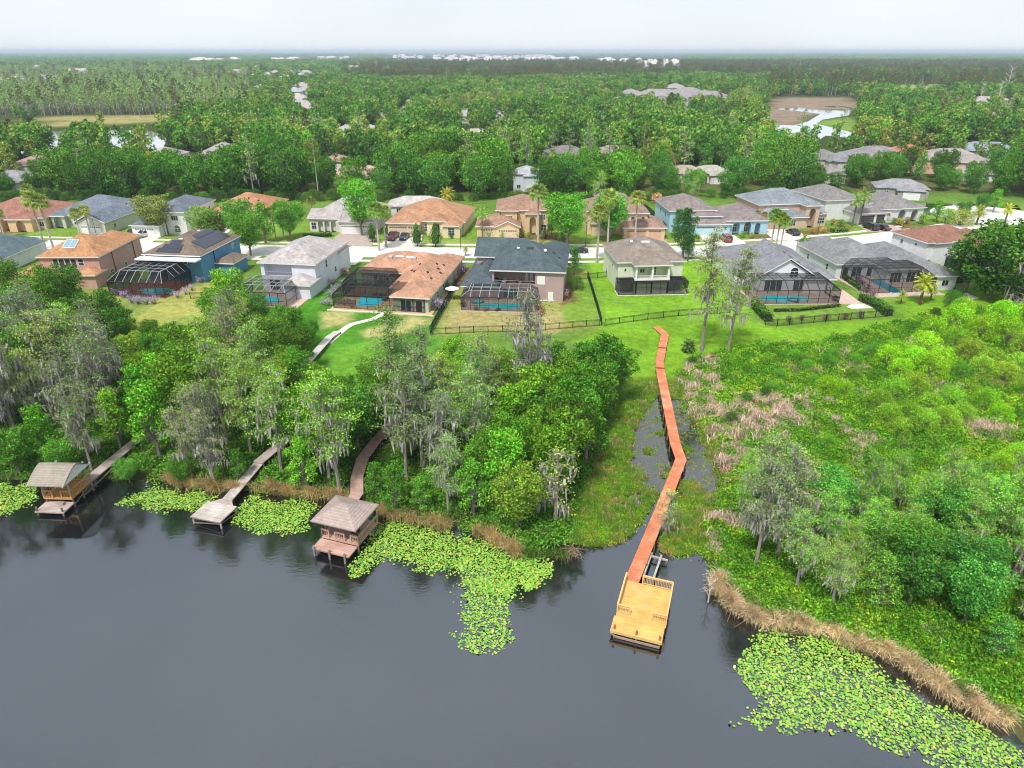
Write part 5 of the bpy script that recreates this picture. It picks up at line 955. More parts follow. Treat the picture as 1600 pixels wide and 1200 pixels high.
def p_willow(seed, Rr=2.6, h=4.6, nl=15, size=.2, dens=34):
    rng = np.random.default_rng(seed); lob = []
    for i in range(nl): a = i * 2.4; f = (i + .5) / nl; r = Rr * .78 * math.sqrt(f); lr = Rr * rng.uniform(.28, .4); lob.append((r * math.cos(a), r * math.sin(a), h * (1 - .5 * f * f) - lr + rng.uniform(-.2, .2), lr, lr * .95))
    for i in range(6): a = i * 1.05; lob.append((Rr * .75 * math.cos(a), Rr * .75 * math.sin(a), h * .25, Rr * .3, Rr * .3))
    Pn, Nn = lobes_cloud(rng, lob, size, dens, upb=.3, lo=.8, hi=1.06); V, Q = leafcloud(Pn, Nn, size, rng, .7, .4)
    m = MB(); [tubes(m, [((0, 0, -.2), .1), ((L_[0] * .5, L_[1] * .5, L_[2] * .6), .06), (L_[:3], .02)], 4) for L_ in lob]; return [('branches', m.mesh('branches', BARK), None), ('foliage', npmesh('foliage', V, Q, LEAF), 'c')]
def p_bare(seed, h=9):
    rng = np.random.default_rng(seed); m = MB(); tubes(m, [((0, 0, -.2), .22), ((0, 0, h * .5), .15), ((.2, .1, h * .95), .04)])
    for i in range(12):
        t = .3 + .06 * i; a = i * 2.4; s_ = Vector((0, 0, h * t)); e = s_ + Vector((math.cos(a), math.sin(a), .9)) * h * .22 * (1.3 - t); tubes(m, [(s_, .08), ((s_ + e) / 2 + Vector((0, 0, .1)), .05), (e, .015)], 4)
        for j in range(2): m.bar((s_ + e) / 2, (s_ + e) / 2 + Vector((math.cos(a + j - .5), math.sin(a + j - .5), 1)) * h * .1, .04)
    return [('trunk', m.mesh('trunk', basic('bleached_bark', (.58, .54, .50), .15)), None)]
PROTO = {
 'oak': [p_broad(s, 11, 4.0, 28, .29, 12) for s in (1, 2, 3, 4)], 'oakfar': [p_broad(s, 14, 5.6, 28, .52, 3.3, .04, .8) for s in (5, 6, 7)],
 'maple': [p_broad(s, 10, 2.9, 22, .27, 13, .16, .7, lob=(.24, .38), shape=1) for s in (8, 9, 10)], 'maplefar': [p_broad(s, 13, 3.7, 24, .48, 4.0, .04, .75, shape=1) for s in (11, 12)],
 'cyp': [p_cypress(s, h_, 3.1, mo, ln_, .2) for s, h_, mo, ln_ in ((21, 16, 1.0, 150), (22, 14.5, 1.5, 120), (23, 17, .6, 170), (24, 15, 2.3, 80))], 'cypfar': [p_cypress(s, 17, 2.9, .35, 26, .42, .3, limbs=30) for s in (25, 26)],
 'cypgreen': [p_cypress(s, 12, 2.6, .5, 150, .17, .3) for s in (27, 28)], 'pine': [p_pine(s) for s in (31, 32)], 'conic': [p_conic(33), p_conic(34, 7.5, 2.4, .26, 36)], 'fan': [p_fanpalm(41), p_fanpalm(42, 8.5)],
 'date': [p_datepalm(43), p_datepalm(44, 1.2, 40, 1.7)], 'queen': [p_datepalm(45, 6.5, 26, 2.4, .15)], 'bush': [p_bush(51), p_bush(52, 1.0, 1.3, 8, .2, 22, asp=.3)], 'willow': [p_willow(61), p_willow(62), p_willow(63, 2.4, 3.8)], 'bare': [p_bare(71)],
 'twiggy': [p_cypress(s, 9, 2.4, .5, 30, .2, .2, limbs=34) for s in (72,)]}
HT = {'oak': (11, 4), 'oakfar': (14, 5.6), 'maple': (10, 2.9), 'maplefar': (13, 3.7), 'cyp': (15.5, 2.9), 'cypfar': (17, 2.9), 'cypgreen': (12, 2.7), 'pine': (19, 2.6), 'conic': (5.5, 1.9), 'fan': (7.5, 1.6), 'date': (5, 2.5), 'queen': (7, 2.2), 'bush': (1.5, 1.1), 'willow': (4.6, 2.6), 'bare': (9, 2), 'twiggy': (9, 2.4)}
KN = {'oak': ('oak_tree', 'oak', 'oak', 'oaks of the wood'), 'oakfar': ('oak_tree', 'spreading oak', 'oak', 'oaks behind the houses'), 'maple': ('maple_tree', 'leafy broadleaf tree', 'broadleaf tree', 'broadleaf trees'), 'maplefar': ('maple_tree', 'upright broadleaf tree', 'broadleaf tree', 'broadleaf trees'),
 'cyp': ('cypress_tree', 'moss-hung cypress', 'cypress', 'cypresses hung with moss'), 'cypfar': ('cypress_tree', 'pale feathery cypress', 'cypress', 'pale cypresses behind the houses'), 'cypgreen': ('cypress_tree', 'feathery green cypress', 'cypress', 'green cypresses'), 'pine': ('pine_tree', 'tall bare-stemmed pine', 'pine', 'pines'),
 'conic': ('clipped_tree', 'clipped cone-shaped tree', 'tree', 'clipped garden trees'), 'fan': ('palm_tree', 'slim fan palm', 'palm', 'palms'), 'date': ('palm_tree', 'stout feather palm', 'palm', 'palms'), 'queen': ('palm_tree', 'drooping feather palm', 'palm', 'palms'), 'bush': ('garden_shrub', 'rounded garden shrub', 'shrub', 'garden shrubs'),
 'willow': ('willow_shrub', 'billowing willow shrub', 'willow shrub', 'willow shrubs of the marsh'), 'bare': ('dead_tree', 'bleached leafless tree', 'dead tree', 'dead trees'), 'twiggy': ('young_cypress', 'thin twiggy young tree', 'tree', 'thin young trees')}
PLANTS = []
def plant(kind, x, y, s=1.0, col=(.05, .13, .02), label=None, v=None, z=None, rz=None, mcol=(.42, .385, .41), sq=1.0):
    pr = PROTO[kind]; parts = pr[random.randrange(len(pr)) if v is None else v % len(pr)]; nm, _, cat, grp = KN[kind]; z = T1(x, y) if z is None else z
    e = empty(nm, (x, y, max(z, -.2) - .05), random.random() * 6.28 if rz is None else rz); e.scale = (s, s, s * sq)
    for pn, me_, ck in parts:
        o = bpy.data.objects.new(pn, me_); COL.objects.link(o); o.parent = e
        if ck == 'c': o.color = (*col, 1)
        elif ck == 'm': o.color = (*mcol, 1)
    e['category'] = cat; e['group'] = grp; PLANTS.append((e, kind, x, y, s * HT[kind][0], col, label)); return e
def jit(c, a=.22):
    k = random.uniform(1 - a, 1 + a); return tuple(max(.005, q * k * random.uniform(.9, 1.1)) for q in c)
C_OAK, C_MID, C_LITE, C_YEL, C_CYP, C_PINE, C_BRN = (.034, .105, .018), (.060, .20, .022), (.13, .34, .028), (.27, .42, .035), (.20, .33, .085), (.085, .12, .05), (.17, .14, .06)
C_CYG = (.13, .36, .045)

# ------------------------------------------------------------------ far houses among the trees
def simplehouse(name, label, px, py, w_, d, zr, wall, roof, rot=0, group='houses beyond the tree belt', two=False, wins=True, g2=None):
    x, y = P(px, py, zr + 1.2 + 1.5); ze = zr; hh = House(name, label, x, y, rot, wall, roof, [(-w_ / 2, -d / 2, w_ / 2, d / 2, ze), (-w_ * .1, -d * .72, w_ * .42, 0, ze - .3)] if w_ > 5 else [(-w_ / 2, -d / 2, w_ / 2, d / 2, ze)], pitch=.42, group=group, fascia=False)
    if wins:
        for u in (.2, .7): hh.win(0, 'S', w_ * u, 1, 1.3, 1.3, 2)
        hh.garage(1, 'S', w_ * .26, min(4.8, w_ * .36), lights=False)
    return hh
FARH = []
FL = [ # px, py roof centre, w, d, eave, wall, roof, rot, label
 (20, 272, 14, 12, 3, (.6, .6, .58), (.30, .30, .31), 0, 'white house with grey roof peeking out at the edge of the oak belt'),
 (58, 247, 13, 12, 3, (.6, .5, .4), (.40, .28, .24), 0, 'house with dull pink brown roof behind the oak belt near the lake'),
 (258, 235, 13, 12, 5.4, (.68, .66, .58), (.42, .36, .32), 0, 'tall cream house with pale roof rising between oaks behind the white two-storey house'),
 (350, 228, 14, 12, 4.6, (.64, .62, .56), (.38, .34, .33), 5, 'cream house with brown grey hip roof above the oak belt'),
 (318, 240, 10, 10, 3, (.62, .5, .4), (.42, .33, .27), 0, 'small tan roofed house between two oaks of the belt'),
 (560, 265, 20, 12, 3, (.72, .62, .5), (.55, .40, .30), 10, 'low peach house glimpsed through a gap in the oak belt'),
 (525, 243, 9, 9, 3, (.6, .45, .35), (.42, .26, .2), 0, 'small reddish roofed house in the trees behind the mauve roofed house'),
 (652, 310, 16, 9, 2.6, (.68, .66, .6), (.5, .47, .44), 0, 'pale low house behind the yellow tan house'),
 (823, 262, 9, 10, 5.4, (.60, .64, .70), (.42, .43, .46), 0, 'slim grey white house between dark oaks behind the peach two-storey house'),
 (885, 232, 16, 12, 4, (.42, .40, .36), (.24, .22, .21), 15, 'brown grey roofed house deep in the trees, first of a pair'),
 (965, 232, 20, 12, 3.4, (.55, .5, .44), (.36, .30, .25), -15, 'long brown roofed house deep in the trees with a blue door'),
 (1070, 262, 14, 10, 3, (.66, .64, .55), (.40, .33, .26), 0, 'house with tan roof just showing through pale trees'),
 (1110, 262, 14, 10, 3, (.62, .62, .58), (.42, .40, .35), 0, 'pale roofed house just showing between trees behind the light blue house'),
 (955, 300, 9, 8, 3, (.60, .52, .4), (.33, .26, .2), 0, 'small tan house at the foot of the oak belt behind the peach two-storey house'),
 (1282, 240, 16, 14, 3.2, (.55, .52, .48), (.235, .225, .225), 8, 'dark grey roofed house at the near end of the row beyond the pond'),
 (1325, 243, 16, 14, 3.2, (.58, .56, .54), (.27, .27, .29), 8, 'grey roofed house second in the row beyond the pond'),
 (1368, 236, 21, 15, 5.2, (.72, .55, .25), (.285, .25, .27), 4, 'bright yellow two-storey house with grey mauve roof beyond the pond'),
 (1418, 234, 18, 15, 5.2, (.70, .50, .44), (.58, .20, .13), 0, 'house with vivid salmon red roof beyond the pond'),
 (1482, 241, 24, 16, 4.6, (.72, .42, .34), (.36, .31, .30), -5, 'salmon pink walled house with wide grey brown roof beyond the pond'),
 (1540, 228, 24, 14, 3.6, (.60, .60, .60), (.29, .33, .38), -10, 'pale blue grey roofed house at the far end of the row beyond the pond'),
 (1408, 284, 15, 10, 2.8, (.35, .33, .30), (.30, .30, .31), -18, 'grey screened house on the far bank of the dark pond'),
 (1296, 262, 8, 8, 3.2, (.6, .58, .54), (.30, .27, .27), 5, 'small grey roofed house below the yellow house'),
 (1520, 262, 14, 8, 2.4, (.6, .58, .52), (.38, .34, .30), 0, 'low pale house behind the oaks on the far bank'),
 (940, 157, 40, 26, 4.5, (.5, .47, .44), (.34, .31, .31), -10, 'broad mauve grey roof of the near block in the far cluster'),
 (918, 183, 30, 20, 4, (.62, .6, .56), (.42, .38, .37), -15, 'pale mauve roofed house standing alone in deep trees'),
 (985, 143, 20, 18, 5, (.5, .47, .44), (.33, .30, .31), 30, 'first narrow gable of the far mauve roof cluster'), (1030, 146, 44, 24, 5, (.5, .47, .44), (.32, .29, .30), -20, 'wide grey block in the middle of the far mauve roof cluster'),
 (1010, 152, 26, 22, 5, (.52, .49, .46), (.34, .31, .31), 20, 'pale roof behind two round trees in the far cluster'), (1100, 152, 50, 30, 6, (.5, .46, .44), (.30, .27, .285), -38, 'long sloping mauve roof at the end of the far cluster'),
 (1075, 144, 36, 26, 6, (.5, .46, .44), (.31, .28, .29), -38, 'upper long sloping mauve roof of the far cluster'), (1055, 135, 24, 20, 6, (.5, .47, .45), (.36, .33, .33), 10, 'topmost pale roof of the far mauve cluster'),
 (1055, 170, 26, 16, 3, (.70, .70, .66), (.46, .44, .41), -5, 'white walled house under the far mauve cluster'),
 (655, 158, 30, 20, 3, (.6, .45, .36), (.46, .30, .24), 0, 'reddish roofed house alone in the middle distance trees'), (752, 176, 36, 24, 4, (.58, .52, .5), (.42, .36, .35), 5, 'pinkish grey roofed house beside a dark conifer, middle distance'),
 (745, 205, 18, 12, 3, (.6, .58, .5), (.44, .40, .34), 0, 'tan house below the pinkish grey roof, middle distance'), (560, 200, 28, 14, 3, (.66, .64, .6), (.40, .39, .40), 0, 'pale grey house between trees on the side road'),
 (812, 187, 22, 12, 3, (.6, .56, .46), (.42, .38, .33), 0, 'small cream house near the middle trees'), (613, 176, 24, 14, 3, (.5, .5, .5), (.36, .35, .36), 0, 'grey house behind the side road trees'),
 (1545, 158, 40, 24, 3.5, (.6, .58, .54), (.44, .36, .30), 0, 'tan roofed house in the far row near the bleached trees'), (1510, 160, 40, 24, 3.5, (.6, .6, .58), (.36, .37, .40), 5, 'blue grey roofed house in the far row near the bleached trees'),
 (1592, 162, 36, 24, 3.5, (.6, .58, .54), (.34, .30, .29), 0, 'dark roofed house at the end of the far row near the bleached trees'), (1455, 160, 26, 18, 3.5, (.6, .6, .56), (.38, .36, .36), 0, 'small grey roof at the start of the far row'), (1392, 167, 26, 16, 3.5, (.6, .6, .56), (.40, .38, .37), 0, 'pale roof among trees beyond the mud flat'),
 (1560, 180, 22, 14, 3, (.6, .56, .5), (.42, .36, .30), 0, 'tan roof half hidden below the far row'),
]
for k, (px, py, w_, d, ze, wl, rf, rot, lb) in enumerate(FL):
    FARH.append(simplehouse('house', lb, px, py, w_, d, ze, wl, rf, rot, wins=(py > 215 or w_ > 24)))
# settlement along the side road and the far edges
LM2 = []
SET = [(384, 127, 0), (396, 118, 1), (408, 135, 0), (418, 115, 2), (392, 108, 0), (404, 104, 1), (431, 112, 0), (462, 111, 1), (470, 116, 2), (486, 118, 0), (478, 112, 0), (402, 138, 1), (472, 132, 0), (480, 138, 0), (517, 131, 3), (466, 150, 1), (474, 162, 0), (482, 166, 0),
 (466, 160, 2), (491, 169, 1), (460, 140, 2), (440, 122, 0), (452, 119, 1), (446, 104, 0), (500, 103, 2), (520, 104, 0), (548, 104, 1), (560, 104, 0), (605, 104, 2), (4, 123, 0), (16, 124, 1), (28, 119, 0), (38, 124, 2), (50, 123, 1), (66, 119, 0), (76, 123, 2), (88, 121, 0), (24, 103, 1), (34, 103, 0), (52, 103, 0),
 (92, 102, 0), (108, 103, 2), (112, 109, 1), (122, 108, 0), (134, 108, 0), (130, 110, 1), (340, 121, 0), (150, 102, 0), (372, 110, 0), (60, 103, 1)]
RFC = [(.42, .38, .37), (.50, .45, .41), (.40, .41, .44), (.52, .24, .17)]
for k, (px, py, c) in enumerate(SET):
    o = simplehouse('house', 'x', px, py, random.uniform(17, 24) * (1 if py > 112 else 1.5), 18, 4, (.62, .60, .56), RFC[c], random.uniform(-20, 20), 'houses of the far settlements', wins=False); FARH.append(o); LM2.append((o.e, px, py, c))
# pale town on the horizon: small white buildings, all alike at this distance
town = []
def townhouse():
    e = empty('town_building'); m = MB(); m.box(-.5, -.5, 0, .5, .5, .7); m.build('wall', basic('town_wall', (.78, .77, .74), .1), e); m = MB(); a = [(-.53, -.53, .7), (.53, -.53, .7), (.53, .53, .7), (-.53, .53, .7)]; m.face([a[0], a[1], (.3, 0, 1), (-.3, 0, 1)]); m.face([a[1], a[2], (.3, 0, 1)]); m.face([a[2], a[3], (-.3, 0, 1), (.3, 0, 1)]); m.face([a[3], a[0], (-.3, 0, 1)]); m.build('roof', basic('town_roof', (.52, .49, .48), .15), e); return e
t0 = townhouse(); first = True
def dupe(e, loc, rz, sc):
    r = e.copy(); COL.objects.link(r)
    for ch in e.children: c = ch.copy(); COL.objects.link(c); c.parent = r
    r.location = loc; r.rotation_euler = (0, 0, rz); r.scale = sc; return r
TL = ['biggest block, straight behind the mid pine wood', 'front rank of the town block', 'small knot after the biggest block', 'long pale shed row', 'scattered group past the shed row', 'strip before the biggest block', 'pale warehouses beyond the cypress dome', 'pair of pale sheds', 'pale sheds just beyond the pair', 'low strip between warehouses and sheds']
for ti, (xa, xb, ya, yb, n, sz) in enumerate([(680, 865, 86, 93, 62, 22), (700, 860, 93, 95, 12, 24), (862, 905, 90, 93, 8, 22), (935, 980, 94, 97, 9, 30), (995, 1060, 95, 102, 26, 20), (610, 680, 86, 90, 12, 20), (300, 370, 92, 95, 10, 26), (500, 520, 90, 91, 3, 30), (530, 548, 89, 91, 3, 26), (425, 460, 92, 94, 5, 24)]):
    for k in range(n):
        px, py = random.uniform(xa, xb), random.uniform(ya, yb); x, y = P(px, py, 10); z = 1.0; s_ = sz * random.uniform(.7, 1.4); hh = random.uniform(13, 20); town.append((px, py))
        if first: t0.location = (x, y, z); t0.scale = (s_, s_, hh); e = t0; first = False
        else: e = dupe(t0, (x, y, z), random.uniform(-.5, .5), (s_ * random.uniform(.9, 1.8), s_, hh))
        tag(e, 'small pale building on the horizon, ' + TL[ti], 'building', 'pale buildings of the far town: ' + TL[ti])
# ------------------------------------------------------------------ places that must stay open to the view
KEEP = []
def keepline(pts, n=6):
    for (a, b), (c, d) in zip(pts, pts[1:]): KEEP.extend([(a + (c - a) * k / n, b + (d - b) * k / n) for k in range(n + 1)])
keepline([(60, 735), (125, 760), (208, 684)], 8); keepline([(330, 805), (400, 728), (432, 702)], 8); keepline([(520, 785), (550, 860)], 5); keepline([(560, 775), (563, 718), (577, 695), (598, 676), (615, 658)], 5); keepline([(490, 556), (520, 524), (545, 508), (600, 490)], 6)
keepline([(560, 540), (640, 520), (560, 560), (520, 580)], 4); keepline([(225, 480), (300, 478), (320, 490)], 3); keepline([(560, 480), (670, 490), (740, 485), (840, 488)], 8); keepline([(970, 465), (1072, 465)], 4); keepline([(960, 600), (980, 640), (960, 700), (930, 790), (920, 840), (980, 830)], 5)
keepline([(1030, 520), (1040, 560), (1035, 600), (1060, 700), (1050, 740), (1030, 800), (1000, 880)], 6); keepline([(880, 500), (935, 505), (1000, 530), (1080, 520)], 4); keepline([(400, 470), (470, 470)], 3); keepline([(90, 400), (215, 420)], 5); keepline([(60, 425), (100, 430)], 3)
keepline([(120, 440), (185, 455), (260, 468), (320, 440)], 4)
for hh in FARH:
    x, y = hh.x, hh.y; wing = hh.wings[0]; ze = wing[4] + 1.2
    for q in ((-.3, .3) if hh.e['label'] != 'x' else (0,)): a, b, _ = proj(x + q * (wing[2] - wing[0]), y, ze + 2.2); KEEP.append((a, b))
keepline([(1205, 160), (1260, 156), (1320, 158)], 6); keepline([(1205, 170), (1255, 170), (1330, 172), (1300, 182), (1268, 190)], 5); keepline([(1200, 185), (1240, 182)], 4); keepline([(1215, 200), (1240, 205)], 2); keepline([(1290, 208), (1330, 212)], 3)
keepline([(1395, 326), (1590, 330)], 10); keepline([(70, 188), (270, 186)], 8); keepline([(1395, 137), (1475, 137)], 6); keepline([(95, 228), (100, 228)], 1); keepline([(180, 224), (205, 226)], 1); keepline([(1275, 222), (1300, 226)], 2); 
for i, (px, py) in enumerate(town):
    if i % 2 == 0: KEEP.append((px, py))
KEEP = np.array(KEEP)
def blocked(x, y, h, r, keep=None, lo=.2, z=None):
    x = np.atleast_1d(np.asarray(x, float)); y = np.atleast_1d(np.asarray(y, float)); h = np.broadcast_to(h, x.shape); r = np.broadcast_to(r, x.shape); z = 1.0; K = KEEP if keep is None else keep
    def pj(zz_): zc = zz_ - CAMH; d = y * cP - zc * sP; u = y * sP + zc * cP; return 800 + F * x / d, 600 - F * u / d, d
    _, y1, d = pj(z + h); x0, y0, d0 = pj(z + h * lo); hw = F * r / d0; res = np.zeros(x.shape, bool)
    for c in range(0, len(x), 4000):
        s_ = slice(c, c + 4000); res[s_] = ((np.abs(K[None, :, 0] - x0[s_, None]) < hw[s_, None]) & (K[None, :, 1] > y1[s_, None]) & (K[None, :, 1] < y0[s_, None])).any(1)
    return res
def scatter_pts(poly_px, spacing, n, seed, z=1.0, poly=None):
    poly = poly or [P(a, b, z) for a, b in poly_px]; rng = random.Random(seed); xs = [p[0] for p in poly]; ys = [p[1] for p in poly]; res = []; grid = {}
    for _ in range(n):
        x, y = rng.uniform(min(xs), max(xs)), rng.uniform(min(ys), max(ys))
        if not inpoly([x], [y], poly)[0]: continue
        g = (int(x // spacing), int(y // spacing)); ok = True
        for i in (-1, 0, 1):
            for j in (-1, 0, 1):
                for q in grid.get((g[0] + i, g[1] + j), ()):
                    if math.hypot(q[0] - x, q[1] - y) < spacing: ok = False
        if ok: grid.setdefault(g, []).append((x, y)); res.append((x, y))
    return res
# ------------------------------------------------------------------ planting the near wood
def at(px, py): return P(px, py, .8)
def put(kind, px, py, s=1.0, col=None, v=None, label=None, **k): x, y = at(px, py); return plant(kind, x, y, s, col or C_MID, label, v, **k)
# single trees one can point to
put('cyp', 1096, 547, 1.08, (.15, .24, .08), 2, 'tall cypress with bare lower trunk on the lawn, first beyond the palm shrub', sq=1.02); put('cyp', 1137, 552, .98, (.16, .27, .10), 0, 'second tall cypress at the lawn edge with thin pale lower branches', sq=1.05)
x, y = at(1075, 548); plant('date', x, y, .85, (.07, .15, .04), 'stubby round palm shrub on the lawn at the foot of the tall cypress', 1)
put('cyp', 830, 655, 1.0, (.11, .19, .09), 3, 'slender grey moss-covered cypress rising alone out of the round oaks', sq=1.15)
put('maple', 880, 705, .8, (.20, .46, .03), 0, 'vivid lime green tree near the marsh edge of the wood'); put('maple', 915, 722, .95, (.07, .26, .03), 1, 'upright green tree with pale forked stem at the marsh edge')
put('twiggy', 868, 812, 1.0, (.20, .36, .06), 0, 'mossy twisted sapling leaning at the tip of the wood'); put('twiggy', 1040, 826, .55, (.20, .42, .05), 0, 'small light green sapling leaning over the red boardwalk', z=.3)
put('bare', 1108, 930, .35, None, None, 'thin dead sapling standing in shallow water by the reeds')
put('maple', 250, 712, 1.0, (.10, .34, .03), 1, 'rounded bright green tree at the shore between boathouse walkway and grey dock'); put('maple', 135, 715, .72, (.09, .34, .03), 2, 'low bright green tree above the boathouse'); put('maple', 75, 712, .72, (.10, .36, .025), 0, 'bright green tree behind the boathouse roof')
put('oak', 30, 735, .55, (.07, .22, .03)); put('oak', 100, 738, .42, (.07, .24, .03)); put('oak', 200, 745, .30, (.08, .26, .04)); put('oak', 285, 748, .35, (.07, .22, .03))
put('cyp', 335, 752, .62, (.17, .25, .10), 3, 'small leaning cypress thick with grey moss beside the tan reeds'); put('cyp', 300, 742, .62, (.17, .26, .10), 1, 'small mossy cypress behind the tan reeds near the grey dock')
put('cyp', 165, 672, .98, (.12, .22, .08), 1, 'gaunt moss-hung cypress with long bare side limbs above the boathouse walkway'); put('cyp', 92, 650, .98, (.20, .33, .08), 1); put('cyp', 30, 690, .95, (.12, .21, .08), 3); put('cyp', -20, 700, 1.0, (.12, .21, .08), 3)
put('cyp', 530, 762, .95, (.14, .36, .04), 1, 'pale trunked cypress with yellow green top behind the reeds left of the gazebo walkway'); put('cyp', 515, 748, .85, (.16, .38, .04), 0); put('cyp', 440, 735, .9, (.16, .38, .05), 1)
put('cyp', 620, 690, 1.0, (.13, .27, .07), 2); put('cyp', 660, 730, .95, (.12, .24, .08), 3); put('cyp', 690, 752, .75, (.12, .24, .08), 3); put('cyp', 700, 800, .62, (.13, .28, .08), 1); put('cyp', 745, 725, .78, (.16, .36, .08), 0); put('cyp', 635, 745, .9, (.13, .26, .08), 0)
put('maple', 790, 792, .95, (.09, .32, .025), 1); put('maple', 740, 800, .7, (.08, .28, .03), 2); put('maple', 620, 792, .62, (.07, .24, .03), 0); put('maple', 660, 798, .5, (.08, .26, .03), 1); put('oak', 900, 690, .9, (.05, .19, .02)); put('oak', 930, 640, .95, (.045, .17, .02)); put('oak', 955, 628, .8, (.045, .17, .02)); put('oak', 560, 700, .8, (.06, .20, .03)); put('oak', 500, 735, .55, (.06, .2, .03)); put('maple', 590, 775, .5, (.07, .24, .03), 2); put('maple', 375, 745, .42, (.07, .24, .03), 2)
put('oak', 350, 528, .75, (.07, .24, .02)); put('maple', 355, 505, .95, (.15, .38, .03), 0, 'light green tree beside the blue house lawn'); put('maple', 378, 500, .9, (.13, .34, .05), 1); put('oak', 410, 520, .62, (.045, .15, .02)); put('oak', 375, 535, .7, (.045, .15, .02)); put('oak', 455, 540, .62, (.05, .17, .02)); put('oak', 440, 555, .6, (.08, .22, .03)); put('oak', 485, 545, .45, (.05, .19, .02))
put('oak', 115, 500, .85, (.045, .15, .02)); put('oak', 75, 495, .8, (.05, .16, .02)); put('oak', 165, 535, .8, (.04, .14, .02)); put('oak', 20, 485, .8, (.07, .19, .03)); put('oak', 190, 560, .75, (.04, .14, .02))
existing = [(p[2], p[3]) for p in PLANTS]
WOOD = [(-260, 500), (195, 530), (330, 545), (400, 545), (490, 560), (505, 600), (560, 612), (640, 610), (700, 600), (760, 600), (945, 592), (955, 640), (930, 700), (905, 770), (880, 842), (830, 862), (745, 820), (650, 806), (560, 775), (400, 758), (250, 740), (0, 742), (-260, 735)]
random.seed(21)
for x, y in scatter_pts(WOOD, 3.3, 9000, 5, .7):
    if any(math.hypot(x - a, y - b) < 2.2 for a, b in existing): continue
    px, py, d = proj(x, y, .8); nv = float(vnoise(np.array([x]), np.array([y]), 9)[0]) + random.uniform(-.5, .5)
    east = px > 700
    if east: kind = 'cyp' if (px < 790 and nv > .15) else ('oak' if nv < .25 else 'maple')
    else: kind = 'cyp' if nv > (-.3 if px < 330 else .05) else ('oak' if nv > -.5 else 'maple')
    if px < 420 and 500 < py < 560: kind = 'oak'
    s_ = random.uniform(.78, 1.12)
    if kind == 'cyp': s_ = random.uniform(.72, .98)
    if py > 700: s_ *= .84
    for _ in range(4):
        H_, R_ = HT[kind]
        if blocked(x, y, H_ * s_, R_ * s_ * .75)[0]: s_ *= .62; kind = 'oak' if kind != 'maple' else kind
        else: break
    else: continue
    if s_ < .2: continue
    if kind == 'cyp': col = random.choice([(.12, .28, .06), (.15, .34, .05), (.12, .24, .08), (.13, .21, .08), (.16, .32, .04)])
    elif kind == 'oak': col = random.choice([(.06, .18, .02), (.075, .22, .022), (.10, .27, .025), (.05, .15, .02), (.12, .26, .03)])
    else: col = random.choice([(.10, .31, .025), (.14, .37, .025), (.08, .27, .03)])
    plant(kind, x, y, s_, jit(col), None, random.choice((1, 3, 3)) if kind == 'cyp' and px < 330 else None)
# right-hand wood beyond the reeds
put('cyp', 1180, 885, .78, (.13, .23, .09), 1, 'broad twiggy cypress draped in pale moss at the reed edge, nearest the red boardwalk'); put('cyp', 1215, 868, .8, (.13, .26, .08), 3); put('cyp', 1190, 850, .75, (.15, .27, .09), 0); put('cyp', 1235, 850, .7, (.17, .25, .09), 1)
RW = [(1150, 860), (1215, 800), (1330, 780), (1450, 800), (1560, 790), (1800, 800), (1800, 1180), (1620, 1080), (1500, 1010), (1380, 975), (1290, 950), (1200, 930)]
existing = [(p[2], p[3]) for p in PLANTS]
for x, y in scatter_pts(RW, 3.1, 5000, 9, .4):
    if any(math.hypot(x - a, y - b) < 2.0 for a, b in existing): continue
    px, py, d = proj(x, y, .4); nv = float(vnoise(np.array([x + 40]), np.array([y]), 6)[0]) + random.uniform(-.4, .4); kind = 'oak' if nv < -.35 else ('maple' if nv < .15 else 'cypgreen'); s_ = random.uniform(.42, .66) if kind != 'cypgreen' else random.uniform(.5, .72)
    if px < 1260 and py < 880: kind = 'cypgreen'; s_ = .5
    plant(kind, x, y, s_, jit(random.choice([(.045, .20, .03), (.06, .24, .04), (.09, .28, .04)]) if kind != 'cypgreen' else random.choice([(.15, .38, .04), (.15, .34, .06), (.12, .33, .04)])))
for px, py, s_ in [(1190, 790, .5), (1250, 800, .45), (1300, 810, .5), (1340, 815, .48), (1385, 800, .6), (1430, 830, .62), (1475, 815, .65), (1520, 850, .7), (1560, 845, .72), (1600, 870, .75), (1500, 880, .62), (1580, 905, .7), (1620, 820, .8), (1410, 870, .55), (1350, 860, .5), (1160, 800, .45), (1170, 760, .42), (1290, 850, .5)]: put('cypgreen', px, py, s_, jit((.15, .40, .045), .12))
